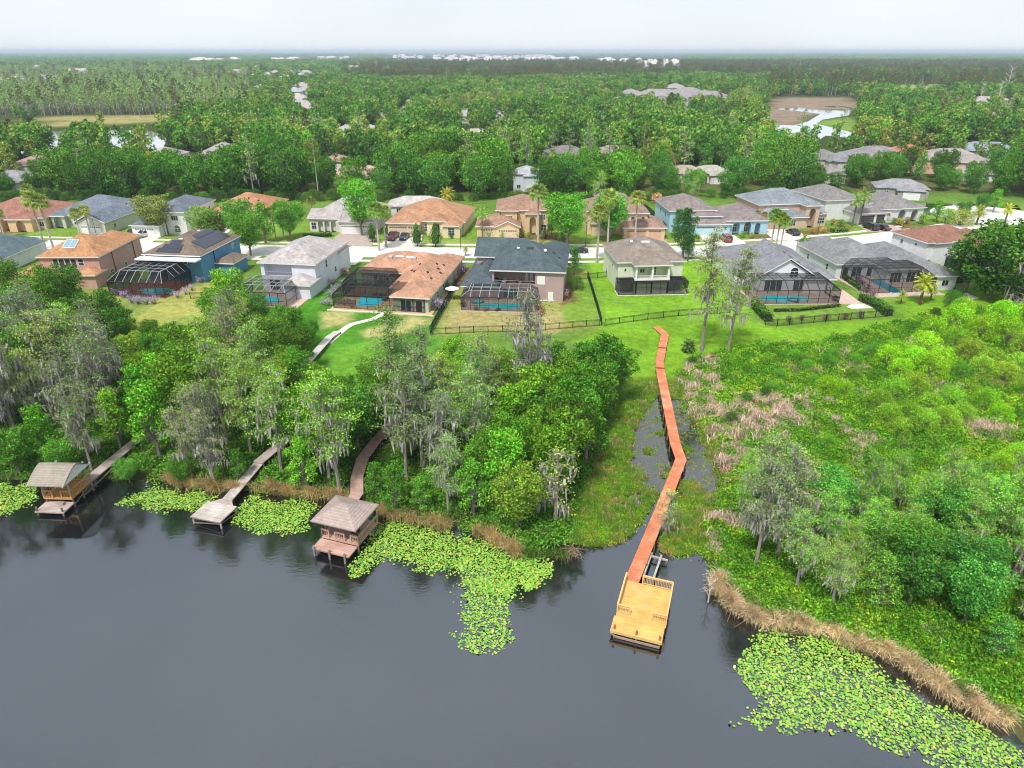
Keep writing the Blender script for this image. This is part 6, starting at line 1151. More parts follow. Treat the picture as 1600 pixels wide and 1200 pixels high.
# willow mounds of the marsh
for px, py, s_, c in [(1385, 575, .72, 0), (1405, 588, .6, 0), (1425, 580, .8, 0), (1450, 590, .8, 0), (1465, 572, .8, 0), (1440, 560, .85, 0), (1395, 560, .75, 0), (1360, 560, .6, 2), (1290, 612, .62, 0), (1315, 618, .5, 0), (1272, 600, .4, 2),
 (1370, 640, .62, 1), (1395, 625, .7, 1), (1425, 620, .72, 1), (1385, 662, .6, 1), (1415, 655, .66, 1), (1450, 645, .72, 1), (1480, 640, .7, 1), (1440, 672, .62, 1), (1475, 668, .62, 1), (1500, 655, .62, 1), (1405, 680, .5, 1), (1535, 640, .62, 0), (1560, 655, .6, 0),
 (1455, 530, .8, 0), (1490, 545, .7, 1), (1510, 560, .8, 3), (1545, 575, .8, 3), (1530, 590, .7, 3), (1500, 590, .62, 2), (1565, 600, .7, 3), (1590, 590, .8, 3), (1490, 520, .9, 0), (1530, 530, .9, 0), (1570, 540, .9, 0), (1600, 560, .9, 3), (1560, 515, .9, 0), (1600, 520, 1.0, 0), (1500, 500, .7, 0), (1640, 540, 1.0, 0), (1630, 600, .9, 3),
 (1590, 720, .7, 0), (1560, 735, .6, 0), (1610, 745, .7, 0), (1530, 760, .6, 2), (1580, 770, .6, 2), (1490, 770, .5, 0), (1440, 785, .5, 0), (1330, 790, .45, 2), (1240, 560, .32, 2), (1260, 575, .32, 2), (1300, 560, .35, 2), (1335, 570, .4, 2), (1215, 590, .35, 2), (1205, 610, .35, 2), (1220, 560, .3, 2),
 (1490, 488, .62, 4), (1485, 478, .5, 4)]:
    put('willow', px, py, s_ * (1.18 if py < 700 else 1.0), jit([(.16, .40, .02), (.145, .35, .03), (.08, .28, .03), (.17, .35, .035), (.04, .15, .02)][c], .1))
# garden and street trees
YT = [('oak', 250, 368, 1.28, (.14, .21, .06), 'wide olive street tree in front of the white two-storey house', .72), ('oak', 325, 378, 1.1, (.10, .22, .04), None, .7), ('oak', 345, 376, .9, (.12, .18, .05), None, .7), ('oak', 392, 400, 1.05, (.08, .25, .03), 'street tree with bare forked trunk between two driveways', .85), ('oak', 375, 378, 1.1, (.06, .21, .03), None, .85), ('oak', 455, 376, 1.1, (.07, .24, .03), None, .8), ('maple', 415, 380, 1.1, (.07, .23, .03), None, .9),
 ('oak', 566, 368, 1.28, (.085, .31, .03), 'tall bright green tree in front of the mauve roofed porch house', 1.0), ('oak', 886, 387, 1.5, (.075, .27, .03), 'big round bright oak on the verge behind the slate roofed house', .78), ('oak', 950, 378, 1.35, (.06, .26, .03), 'big round oak in front of the peach two-storey house', .78), ('maple', 862, 368, .6, (.08, .22, .04), None, 1),
 ('maple', 1066, 404, 1.15, (.025, .10, .02), 'dark upright magnolia beside the cream house', 1), ('maple', 1058, 370, .7, (.04, .15, .04), None, 1), ('oakfar', 1545, 468, 1.45, (.045, .15, .02), 'huge dark oak beside the brown roofed white house', .72), ('oakfar', 1610, 458, 1.3, (.045, .15, .02), 'second dark oak at the edge of the view', .75), ('oak', 1508, 456, 1.1, (.035, .13, .02), None, .8), ('oak', 1575, 482, 1.0, (.03, .12, .02), None, .8), ('twiggy', 1592, 492, 1.3, (.20, .22, .04), 'yellowish thin tree below the huge dark oak', 1), ('twiggy', 1625, 480, 1.4, (.20, .22, .05), None, 1),
 ('maple', 1462, 347, .72, (.11, .34, .03), 'fresh green small tree at the near bank of the dark pond', .85), ('maple', 1551, 332, .8, (.11, .35, .03), 'fresh green small tree on the spit of the dark pond', .85), ('willow', 1500, 352, 1.4, (.20, .30, .05), 'yellow green mound by the turning circle', .8), ('willow', 1478, 350, .9, (.14, .32, .03), None, 1), ('oak', 1530, 336, .55, (.05, .18, .03), None, 1), ('oak', 1502, 347, .5, (.06, .2, .03), None, 1),
 ('maple', 897, 428, .6, (.05, .20, .03), 'narrow green tree against the side of the slate balcony house', 1), ('willow', 900, 452, .62, (.06, .17, .03), 'rounded green bush at the side wall of the slate balcony house', 1), ('cypgreen', 934, 322, .85, (.18, .42, .05), 'pale green conical tree behind the big round oak', 1), ('cypgreen', 1083, 322, .7, (.16, .34, .06), None, 1), ('maple', 1074, 408, .6, (.035, .13, .03), None, 1), ('oak', 1270, 310, .8, (.05, .16, .02), None, 1), ('willow', 880, 375, .6, (.08, .2, .03), None, 1)]
for kd, px, py, s_, c, lb, q in YT: x, y = P(px, py, 1.2); plant(kd, x, y, s_, c, lb, sq=q)
for kd, px, py, s_, v, lb in [('conic', 652, 385, 1.0, 0, 'clipped cone tree nearest the parked dark blue car'), ('conic', 681, 386, .98, 0, 'clipped cone tree by the tall window of the yellow tan house'), ('conic', 582, 378, .85, 0, 'clipped dark tree between the pale driveway and the red pickup')]: x, y = P(px, py, 1.2); plant(kd, x, y, s_, (.045, .16, .02), lb, v)
for kd, px, py, s_, v, c in [('fan', 60, 352, 1.1, 1, (.15, .25, .06)), ('fan', 70, 388, 1.35, 1, (.15, .25, .06)), ('fan', 84, 389, 1.3, 1, (.16, .27, .06)), ('fan', 127, 372, .9, 0, (.16, .26, .05)), ('fan', 142, 370, .95, 0, (.20, .28, .05)), ('fan', 8, 372, .9, 0, (.12, .22, .04)), ('fan', 432, 376, 1.0, 0, (.17, .26, .05)), ('fan', 444, 374, 1.1, 0, (.16, .26, .07)),
 ('fan', 593, 392, 1.35, 0, (.13, .28, .05)), ('fan', 603, 386, 1.2, 0, (.15, .28, .05)), ('date', 700, 327, 1.1, 0, (.25, .30, .05)), ('queen', 754, 373, .95, 0, (.13, .28, .05)), ('queen', 764, 402, .72, 0, (.13, .26, .07)), ('queen', 785, 392, .55, 0, (.15, .28, .06)), ('fan', 841, 382, 1.45, 1, (.14, .24, .06)), ('fan', 949, 384, 1.35, 1, (.16, .28, .06)), ('fan', 932, 411, 1.3, 1, (.16, .25, .06)), ('fan', 992, 378, 1.25, 1, (.17, .25, .06)),
 ('fan', 1203, 390, 1.15, 0, (.10, .24, .04)), ('fan', 1211, 392, 1.1, 0, (.14, .26, .04)), ('fan', 1218, 393, 1.0, 0, (.10, .22, .04)), ('queen', 1252, 399, .62, 0, (.12, .26, .06)), ('queen', 1331, 354, 1.05, 0, (.12, .24, .05)), ('queen', 1342, 352, 1.2, 0, (.14, .25, .05)), ('date', 1525, 352, .95, 0, (.20, .29, .05)), ('date', 1570, 347, .85, 0, (.26, .36, .04)), ('date', 1437, 474, 1.0, 0, (.24, .34, .045)), ('date', 1453, 470, .55, 0, (.20, .30, .05)), ('date', 1407, 475, .45, 0, (.20, .28, .05)),
 ('queen', 1487, 262, 1.3, 0, (.08, .17, .05)), ('fan', 1402, 262, 1.2, 0, (.10, .18, .05)), ('fan', 1545, 262, 1.1, 0, (.16, .24, .06)), ('fan', 490, 476 - 130, .8, 0, (.13, .2, .05)), ('queen', 1283, 419, .32, 0, (.16, .27, .07)), ('queen', 1575, 248, 1.2, 0, (.09, .18, .05)), ('date', 728, 400, .4, 0, (.25, .33, .1)), ('fan', 1180, 358, .6, 0, (.22, .22, .08)), ('fan', 1190, 362, .62, 0, (.22, .2, .08))]:
    x, y = P(px, py, 1.2); plant(kd, x, y, s_, c, None, v)
PUR, TANP = (.26, .26, .42), (.27, .24, .24)
for px, py, s_, c in [(196, 466, 1.3, PUR), (206, 474, 1.3, PUR), (218, 475, 1.3, PUR), (230, 476, 1.3, PUR), (242, 475, 1.3, PUR), (186, 462, 1.3, PUR), (278, 466, 1.2, PUR), (290, 460, 1.2, PUR), (300, 454, 1.1, PUR), (316, 442, 1.2, PUR), (517, 438, 1.5, TANP), (520, 446, 1.2, TANP), (504, 476, .6, PUR), (513, 478, 1.3, PUR), (518, 466, 1.4, PUR), (526, 456, 1.3, PUR), (535, 446, 1.1, PUR),
 (716, 432, 1.6, PUR), (724, 424, 1.5, PUR), (709, 440, 1.3, PUR), (683, 484, 1.4, (.24, .24, .32)), (692, 480, 1.2, PUR), (877, 468, 1.6, TANP), (885, 462, 1.3, TANP), (724, 480, .7, (.2, .1, .08)), (842, 484, .9, (.2, .1, .08)), (846, 492, .9, (.2, .1, .08)), (744, 486, .6, (.1, .1, .05)), (760, 487, .6, (.1, .1, .05)), (778, 487, .6, (.1, .1, .05)), (1026, 318, 2.1, (.50, .34, .20)), (1030, 322, 1.6, (.45, .30, .18)),
 (812, 372, 1.4, (.12, .2, .05)), (826, 374, 1.2, (.13, .22, .05)), (852, 372, 1.5, (.16, .22, .06)), (868, 374, 1.1, (.14, .2, .05)), (705, 372, 1.0, (.06, .16, .03)), (715, 370, 1.0, (.06, .16, .03)), (1070, 358, 1.2, (.22, .17, .14)), (1078, 362, 1.3, (.14, .2, .06)), (1090, 378, 1.2, (.18, .28, .05)), (1160, 372, 1.2, (.12, .25, .04)), (1175, 372, 1.0, (.16, .25, .05)), (1300, 352, 1.2, (.22, .2, .08)), (1312, 354, 1.3, (.10, .2, .04)), (1404, 352, 1.4, (.26, .30, .05)), (1416, 350, 1.3, (.22, .26, .06)), (1396, 350, 1.2, (.10, .22, .04)),
 (1380, 352, 1.0, (.07, .2, .03)), (1440, 350, 1.8, (.12, .28, .04)), (30, 352, 1.3, (.08, .2, .04)), (40, 350, 1.2, (.10, .15, .04)), (100, 352, 1.1, (.08, .18, .04)), (112, 354, 1.4, (.10, .2, .05)), (155, 440, 1.0, (.08, .22, .03)), (195, 430, 1.0, (.08, .22, .03)), (180, 440, 1.2, (.08, .2, .03)), (540, 430, 1.0, (.3, .25, .2)), (700, 456, 1.3, (.04, .14, .02)), (1346, 452, 1.2, (.17, .15, .18)), (1340, 444, 1.2, (.17, .15, .18)),
 (1352, 458, 1.2, (.17, .15, .18)), (1330, 432, 1.0, (.17, .15, .18)), (1362, 464, 1.1, (.17, .15, .18)), (1437, 476, .6, (.2, .14, .06)), (1290, 432, .8, (.3, .28, .2)), (1270, 365, 1.0, (.36, .30, .08)), (1285, 364, 1.1, (.34, .28, .1)), (1252, 500, .7, (.16, .13, .1)), (1290, 500, .8, (.16, .13, .1)), (1320, 498, .8, (.16, .13, .1)), (1345, 496, .9, (.14, .12, .1)), (1232, 503, .8, (.12, .14, .08))]:
    x, y = P(px, py, 1.2); plant('bush', x, y, s_, jit(c, .1), None, 1 if c in (PUR, TANP) else 0)
# ------------------------------------------------------------------ belt of oaks behind the second row of houses
BELT = [P(-420, 318, 1.2), P(200, 312, 1.2), P(1000, 312, 1.2), P(1290, 306, 1.2), P(1380, 290, 1.2), P(1620, 312, 1.2), P(2000, 300, 1.2), P(2200, 248, 1.2), P(-600, 252, 1.2)]
random.seed(33); nb = {'oakfar': 0, 'maplefar': 0, 'cypfar': 0, 'pine': 0}; WOODPTS = []
NP_ = [(a, b) for a, b in scatter_pts(None, 6.9, 12000, 12, poly=BELT)]
NP_.sort(key=lambda q: q[1])
houses_xy = [(hh.x, hh.y, max(hh.wings[0][2] - hh.wings[0][0], hh.wings[0][3] - hh.wings[0][1]) * .6) for hh in FARH]
PCOL = {'oakfar': [(.045, .15, .02), (.06, .19, .024), (.08, .23, .028), (.05, .165, .028)], 'maplefar': [(.09, .29, .03), (.12, .33, .04), (.07, .24, .03), (.17, .28, .05)], 'cypfar': [(.17, .34, .07), (.20, .35, .11), (.13, .28, .06)], 'pine': [(.10, .17, .05), (.12, .19, .05)]}
for x, y in NP_:
    if any(math.hypot(x - a, y - b) < r + 3 for a, b, r in houses_xy): continue
    px, py, d = proj(x, y, 1.2)
    if px < -60 or px > 1680: continue
    nv = float(vnoise(np.array([x]), np.array([y]), 26)[0]) + random.uniform(-.5, .5); front = py > 286
    kind = 'oakfar' if (nv < .2 or (front and nv < .8)) else ('maplefar' if nv < .7 else 'cypfar')
    if random.random() < .03: kind = 'pine'
    s_ = random.uniform(.8, 1.18); H_, R_ = HT[kind]
    if 640 < px < 1000 and front: s_ *= 1.08
    ok = False
    for _ in range(3):
        if not blocked(x, y, H_ * s_, R_ * s_ * .8)[0]: ok = True; break
        s_ *= .68; kind = 'maplefar' if kind in ('cypfar', 'pine') else kind; H_, R_ = HT[kind]
    if not ok: continue
    if kind == 'oakfar' and sum(1 for q in PLANTS if KN[q[1]][0] == 'oak_tree') >= 296: WOODPTS.append((x, y, s_)); continue
    plant(kind, x, y, s_, jit(random.choice(PCOL[kind]), .12), z=1.2)
for px in range(-40, 1330, 10):
    py = 313 + random.uniform(-2, 2) - (5 if px > 1100 else 0); x, y = P(px, py, 1.2)
    if random.random() < .8 and not blocked(x, y, 3.0, 1.5)[0]: plant('willow', x, y, random.uniform(.5, .95), jit(random.choice([(.035, .11, .02), (.05, .15, .02), (.06, .16, .03)])), z=1.2, sq=.9)
for px, py, s_ in [(1556, 168, 2.2), (1570, 150, 3.2), (1530, 160, 1.8), (1600, 168, 1.8)]: x, y = P(px, py, 1.2); plant('bare', x, y, s_, z=1.2)
for px, py, k, s_, c, lb in [(763, 262, 'oakfar', .72, (.42, .46, .05), 'yellow flowering round tree in the middle of the tree belt'), (1047, 262, 'twiggy', 1.1, (.42, .20, .09), 'rusty orange thin tree above the light blue house'), (240, 262, 'maplefar', .8, (.36, .36, .06), 'yellowish tree beside the tall cream house')]:
    x, y = P(px, py + 20, 1.2); plant(k, x, y, s_, c, lb, z=1.2)
# ------------------------------------------------------------------ woods out to the horizon (one mass)
def merged(parts, col, name, decim=1.0):
    """one low mesh (trunk + crown) standing for a tree of the far wood"""
    Vs, Qs, Mi, n, mats = [], [], [], 0, []
    for pn, me_, ck in parts:
        v = np.empty(len(me_.vertices) * 3, np.float32); me_.vertices.foreach_get('co', v); v = v.reshape(-1, 3); q = np.array([p.vertices[:] for p in me_.polygons if len(p.vertices) == 4]); Vs.append(v); Qs.append(q + n); n += len(v); Mi += [len(mats)] * len(q); mats.append(leafmat('wood_leaf', .35, 1.7, .25, .06, col) if me_.materials[0] == LEAF else me_.materials[0])
    me_ = npmesh(name, np.concatenate(Vs), np.concatenate(Qs), mats); me_.polygons.foreach_set('material_index', Mi); o = bpy.data.objects.new(name, me_); o.color = (*col, 1); return o
def gscatter(name, pts, rot, sc, idx, protos, label, cat, mats=()):
    c = bpy.data.collections.new(name + '_sources')
    for i, p in enumerate(protos): p.name = '%s_source_%s' % (name, 'abcdefghijklmnop'[i]); c.objects.link(p)
    me_ = bpy.data.meshes.new(name); me_.vertices.add(len(pts)); me_.vertices.foreach_set('co', np.asarray(pts, np.float32).ravel())
    for nm, ty, dt, k in (('rot', 'FLOAT_VECTOR', rot, 'vector'), ('sc', 'FLOAT_VECTOR', sc, 'vector'), ('idx', 'INT', idx, 'value')):
        a = me_.attributes.new(nm, ty, 'POINT'); a.data.foreach_set(k, np.asarray(dt, np.int32 if ty == 'INT' else np.float32).ravel())
    o = bpy.data.objects.new(name, me_); COL.objects.link(o); tag(o, label, cat, None, 'stuff')
    g = bpy.data.node_groups.new(name, 'GeometryNodeTree'); g.interface.new_socket('Geometry', in_out='INPUT', socket_type='NodeSocketGeometry'); g.interface.new_socket('Geometry', in_out='OUTPUT', socket_type='NodeSocketGeometry')
    n = g.nodes; gi = n.new('NodeGroupInput'); go = n.new('NodeGroupOutput'); ip = n.new('GeometryNodeInstanceOnPoints'); ci = n.new('GeometryNodeCollectionInfo'); ci.inputs['Collection'].default_value = c; ci.inputs['Separate Children'].default_value = True; ci.inputs['Reset Children'].default_value = True
    def na(nm, ty): a = n.new('GeometryNodeInputNamedAttribute'); a.data_type = ty; a.inputs['Name'].default_value = nm; return a.outputs['Attribute']
    l = g.links.new; l(gi.outputs[0], ip.inputs['Points']); l(ci.outputs[0], ip.inputs['Instance']); ip.inputs['Pick Instance'].default_value = True; l(na('idx', 'INT'), ip.inputs['Instance Index']); l(na('rot', 'FLOAT_VECTOR'), ip.inputs['Rotation']); l(na('sc', 'FLOAT_VECTOR'), ip.inputs['Scale']); l(ip.outputs[0], go.inputs[0])
    md = o.modifiers.new('scatter', 'NODES'); md.node_group = g; return o
lowoak = [p_broad(s, 14, 5.6, 12, 1.15, .85, .12, .8) for s in (81, 82)]; lowmap = [p_broad(s, 13, 3.8, 11, .95, 1.1, .1, .75, shape=1) for s in (83, 84)]; lowcyp = [p_cypress(s, 17, 2.8, .15, 7, .8, .28, limbs=20) for s in (85, 86)]; lowpine = [p_pine(s, 19, 2.6, 9, .75) for s in (87, 88)]
rng = np.random.default_rng(5)
def ring(y0, y1, n, logu=False):
    y = np.exp(rng.uniform(math.log(y0), math.log(y1), n)) if logu else np.sqrt(rng.uniform(y0 ** 2, y1 ** 2, n)); return rng.uniform(-1, 1, n) * (.86 * y + 45), y
x1, y1 = ring(P(800, 252)[1] - 8, 560, 7600); x2, y2 = ring(560, 1100, 10500); x3, y3 = ring(1100, 2600, 15000); x4, y4 = ring(2600, 19000, 22000, True)
x = np.concatenate([x1, x2, x3, x4]); y = np.concatenate([y1, y2, y3, y4]); band = np.repeat([0, 1, 2, 3], [len(x1), len(x2), len(x3), len(x4)])
wide = np.where(band == 0, 1.0, np.where(band == 1, 1.15, np.where(band == 2, 1.9, np.maximum(2.4, y / 1300)))); tall = np.where(band < 2, 1.0, 1.05)
zc = 1.2 - CAMH; dd = y * cP - zc * sP; uu = y * sP + zc * cP; PX = 800 + F * x / dd; PY = 600 - F * uu / dd
ok = np.ones(len(x), bool)
for a, b, r in houses_xy: ok &= np.hypot(x - a, y - b) > r + 4
for poly in ([(1180, 172), (1215, 150), (1320, 150), (1352, 162), (1345, 178), (1345, 215), (1290, 228), (1225, 228), (1190, 205)], [(-400, 178), (60, 181), (285, 180), (300, 190), (260, 205), (262, 234), (-400, 242)], [(1395, 131), (1482, 131), (1472, 143), (1400, 142)]): ok &= ~(inpoly(x, y, [P(*q) for q in poly]) & (rng.random(len(x)) < .985))
for (xa, xb, ya, yb) in [(600, 1075, 83, 100), (290, 380, 90, 97), (420, 560, 88, 95)]: ok &= ~((PX > xa) & (PX < xb) & (PY > ya) & (PY < yb) & (rng.random(len(x)) < .93))
u = rng.random(len(x)); nz = vnoise(x, y, 60) + rng.uniform(-.5, .5, len(x)); nz2 = vnoise(x + 500, y, 220)
kind = np.where(nz < .1, 0, np.where(nz < .95, 1, 2)); kind = np.where(u > .975, 3, kind)
kind = np.where((PX < 390) & (PY > 112) & (PY < 186), np.where(u < .85, 2, 3), kind); kind = np.where((PX > 560 + 90 * nz2) & (PY < 131 + 7 * nz2), np.where(u < .8, 3, 0), kind); kind = np.where((PX > 1200) & (PY < 148 + 8 * nz2), np.where(u < .6, 3, 0), kind); kind = np.where(band == 3, np.where(nz2 > .2, 1, 0), kind)
hh_ = np.array([14, 13, 17, 19])[kind] * rng.uniform(.7, 1.08, len(x)) * tall; rr_ = np.array([5.6, 3.8, 2.8, 2.6])[kind] * wide
bl = np.zeros(len(x), bool); bl[ok] = blocked(x[ok], y[ok], hh_[ok], rr_[ok] * .85, lo=.05); ok &= ~(bl & (rng.random(len(x)) < .95))
hs = hh_ / np.array([14, 13, 17, 19])[kind]
if WOODPTS:
    wq = np.array(WOODPTS); nw = len(wq); x = np.concatenate([x, wq[:, 0]]); y = np.concatenate([y, wq[:, 1]]); kind = np.concatenate([kind, np.zeros(nw, int)]); wide = np.concatenate([wide, wq[:, 2]]); hs = np.concatenate([hs, wq[:, 2]]); ok = np.concatenate([ok, np.ones(nw, bool)])
specs = {0: ('mixed_wood', lowoak, [(.06, .18, .03), (.085, .23, .035), (.045, .14, .026), (.12, .24, .045)], 'dark green mixed wood stretching from the tree belt to the horizon', 'woodland'), 1: ('broadleaf_wood', lowmap, [(.10, .28, .032), (.16, .29, .05), (.07, .22, .03), (.20, .27, .07)], 'lighter green broadleaf patches of the far wood', 'woodland'), 2: ('cypress_wood', lowcyp, [(.15, .34, .05), (.16, .29, .08), (.11, .26, .05)], 'pale green cypress dome with grey stems beside the meadow', 'woodland'), 3: ('pine_wood', lowpine, [(.095, .135, .05), (.12, .14, .055), (.07, .12, .04)], 'dull brown green pine woods in the middle distance', 'woodland')}
for k, (nm, pr, cols, lb, ct) in specs.items():
    s_ = ok & (kind == k); n = int(s_.sum()); pts = np.stack([x[s_], y[s_], np.full(n, 1.1)], 1); rot = np.stack([np.zeros(n), np.zeros(n), rng.uniform(0, 6.28, n)], 1); sc = np.stack([wide[s_], wide[s_], hs[s_]], 1)
    gscatter(nm, pts, rot, sc, rng.integers(0, 2 * len(cols), n), [merged(pr[i % 2], cols[i // 2], 'tree') for i in range(2 * len(cols))], lb, ct)
# far mud bank shrubs
# ------------------------------------------------------------------ marsh plants, undergrowth, reeds, lily pads
def clump(seed, r, h, n, size, up=True, col=(.1, .3, .03), asp=.5):
    g_ = np.random.default_rng(seed); d = g_.normal(0, .5, (n, 2)) * r; z = g_.random(n) ** .7 * h * np.exp(-(d ** 2).sum(1) / (r * r)); Pn = np.stack([d[:, 0], d[:, 1], z], 1); Nn = np.stack([d[:, 0] * .6 / r, d[:, 1] * .6 / r, np.full(n, .8)], 1); V, Q = leafcloud(Pn, Nn, size, g_, .55, asp); o = bpy.data.objects.new('clump', npmesh('clump', V, Q, leafmat('clump_leaf', .3, 1.7, .2, .10, col))); o.color = (*col, 1); return o
def stems(seed, r, h, n, w_, col):
    g_ = np.random.default_rng(seed); V, Q = [], []
    for i in range(n):
        a = g_.uniform(0, 6.28); b = g_.normal(0, .45, 2) * r; L_ = h * g_.uniform(.5, 1.15); ln = g_.uniform(.1, .9); dx, dy = math.cos(a), math.sin(a); wx, wy = -dy * w_, dx * w_; m_ = (b[0] + dx * ln * L_ * .25, b[1] + dy * ln * L_ * .25, L_ * .65); t = (b[0] + dx * ln * L_ * .8, b[1] + dy * ln * L_ * .8, L_ * (1 - .35 * ln)); n0 = len(V)
        V += [(b[0] - wx, b[1] - wy, 0), (b[0] + wx, b[1] + wy, 0), (m_[0] + wx, m_[1] + wy, m_[2]), (m_[0] - wx, m_[1] - wy, m_[2]), (t[0] + wx * .2, t[1] + wy * .2, t[2]), (t[0] - wx * .2, t[1] - wy * .2, t[2])]; Q += [(n0, n0 + 1, n0 + 2, n0 + 3), (n0 + 3, n0 + 2, n0 + 4, n0 + 5)]
    o = bpy.data.objects.new('stems', npmesh('stems', V, Q, leafmat('stem_blade', .6, 1.5, .25, .1, col))); o.color = (*col, 1); return o
def cover(name, poly_px, n, protos, pick, label, cat, smin=.6, smax=1.3, z=.4, minz=.03, seed=1, polyw=None, avoid=()):
    g_ = np.random.default_rng(seed); poly = polyw or [P(a, b, z) for a, b in poly_px]; xs = [p[0] for p in poly]; ys = [p[1] for p in poly]; x = g_.uniform(min(xs), max(xs), n); y = g_.uniform(min(ys), max(ys), n); k = inpoly(x, y, poly)
    for line, r in avoid: k &= polydist(x, y, line, False) > r
    x, y = x[k], y[k]; zz_ = T(x, y); k = zz_ > minz; x, y, zz_ = x[k], y[k], zz_[k]; idx = pick(x, y, g_); k = idx >= 0; x, y, zz_, idx = x[k], y[k], zz_[k], idx[k]; n = len(x); s_ = g_.uniform(smin, smax, n)
    return gscatter(name, np.stack([x, y, zz_ - .03], 1), np.stack([g_.normal(0, .08, n), g_.normal(0, .08, n), g_.uniform(0, 6.28, n)], 1), np.stack([s_, s_, s_ * g_.uniform(.7, 1.2, n)], 1), idx, protos, label, cat)
RB = [(10.5, 46.4), (15.35, 57.2), (19.3, 66.3), (19.4, 69.8), (21.7, 90.8), (22.15, 93.6), (25.1, 104.2)]
MARSH = [(1062, 585), (1090, 565), (1140, 553), (1200, 545), (1290, 540), (1370, 522), (1450, 498), (1800, 470), (1900, 1300), (1600, 1120), (1480, 1045), (1400, 1010), (1290, 975), (1200, 950), (1135, 900), (1112, 860), (1115, 800), (1140, 765), (1128, 710), (1090, 650)]
mp = [clump(91, .9, .9, 323, .19, col=(.09, .29, .02)), clump(92, .9, .7, 306, .19, col=(.15, .34, .025)), clump(93, 1.0, 1.1, 340, .19, col=(.06, .22, .02)), clump(94, .8, .5, 255, .19, col=(.20, .31, .05)), stems(95, .8, .9, 90, .022, (.60, .47, .37)), stems(96, .9, .8, 100, .025, (.38, .32, .17)), clump(97, .9, .5, 150, .2, col=(.24, .17, .11))]
def pick_marsh(x, y, g_):
    v = vnoise(x, y, 7) + g_.normal(0, .35, len(x)); v2 = vnoise(x + 99, y + 7, 4.5) + g_.normal(0, .3, len(x)); idx = g_.integers(0, 3, len(x)); idx = np.where(v > .45, 1, idx); idx = np.where(v < -.75, 3, idx)
    zc = .4 - CAMH; d = y * cP - zc * sP; px = 800 + F * x / d; py = 600 - F * (y * sP + zc * cP) / d
    dead = (np.exp(-(((px - 1190) / 90) ** 2 + ((py - 650) / 28) ** 2)) > g_.random(len(x)) * 1.1) | (v2 > .72) | (np.exp(-(((px - 1140) / 40) ** 2 + ((py - 720) / 50) ** 2)) > g_.random(len(x)) * 1.3) | ((px < 1130) & (g_.random(len(x)) < .45)); idx = np.where(dead, np.where(g_.random(len(x)) < .7, 4, 6), idx); idx = np.where(~dead & (v2 < -.85), 5, idx); return idx
random.seed(5)
for x, y in scatter_pts(MARSH, 3.4, 1500, 44, .4):
    px, py, d = proj(x, y, .4)
    if py > 800 or random.random() < .5 or float(polydist([x], [y], RB, False)[0]) < 3: continue
    plant('willow' if random.random() < .6 else 'bush', x, y, random.uniform(.3, .5), jit(random.choice([(.05, .19, .02), (.08, .26, .02), (.12, .30, .03), (.04, .14, .02)])))
cover('marsh_plants', MARSH, 30000, mp, pick_marsh, 'dense low marsh plants in patches of green and dead tan stems', 'marsh plants', .35, 1.5)
# fringe of the channel and beneath the wood
fr = [clump(98, .6, .25, 120, .16, col=(.12, .32, .02)), clump(99, .6, .2, 120, .15, col=(.16, .24, .03)), stems(100, .5, .5, 70, .018, (.15, .30, .04)), clump(101, .5, .15, 90, .14, col=(.26, .18, .07)), stems(102, .6, .6, 60, .02, (.30, .30, .10))]
cover('channel_grass', [(1000, 600), (1060, 600), (1092, 650), (1130, 700), (1145, 760), (1120, 800), (1115, 868), (1026, 866), (900, 862), (880, 850), (905, 770), (950, 690), (965, 640)], 7000, fr, lambda x, y, g_: np.where(vnoise(x, y, 2.5) + g_.normal(0, .3, len(x)) > -.1, g_.integers(0, 3, len(x)), g_.integers(1, 5, len(x))), 'short wet marsh grass around the boardwalk channel', 'marsh grass', .5, 1.1, .2, -.06, 4, None, [(RB, .9)])
ug = [clump(103, 1.0, 1.2, 200, .26, col=(.05, .18, .02)), clump(104, 1.0, 1.0, 200, .26, col=(.07, .24, .025)), clump(105, .9, .6, 150, .22, col=(.12, .26, .04)), stems(106, .8, 1.0, 70, .025, (.12, .22, .05))]
D1L = [(-45.9, 60), (-45.7, 72)]; D2L = [(-29.8, 57), (-29.2, 64), (-27.4, 71)]; D3L = [(-17.0, 56.6), (-16.4, 59.8), (-17.0, 62.8), (-17.15, 66.6), (-16.4, 70.4), (-15.6, 73), (-14.8, 76.6)]; PL = [(-30.8, 91), (-30.5, 93.5), (-29.6, 103), (-28, 108.6), (-22, 114.8)]
cover('undergrowth', WOOD, 15000, ug, lambda x, y, g_: g_.integers(0, 4, len(x)), 'leafy green undergrowth beneath the lakeside wood', 'undergrowth', .6, 1.3, .7, .03, 6, None, [(D1L, 1.3), (D2L, 1.3), (D3L, 1.5), (PL, 2.5)])
cover('marsh_undergrowth', [(1120, 880), (1200, 880), (1300, 900), (1500, 980), (1800, 1150), (1800, 1300), (1600, 1110), (1400, 1010), (1290, 978), (1200, 955), (1140, 925)], 5000, [fr[i].copy() for i in (0, 2, 3, 4)] + [ug[i].copy() for i in (1, 2)], lambda x, y, g_: g_.integers(0, 6, len(x)), 'mixed green and brown undergrowth behind the right-hand reeds'.replace('right-hand ', 'wide belt of '), 'undergrowth', .5, 1.1, .2, .03, 8)
PW_ = watermat('shallow_water', (.014, .014, .012), 2.6, .05, 1.6, .12)  # extra sheet over the lake water, added for a paler sky reflection
for p_ in PONDS:
    q_ = [(a, b, .006) for a, b in p_]; ar = sum(q_[i][0] * q_[(i + 1) % len(q_)][1] - q_[(i + 1) % len(q_)][0] * q_[i][1] for i in range(len(q_))); m = MB(); m.face(q_ if ar > 0 else q_[::-1]); tag(m.build('shallow_water', PW_), kind='structure')
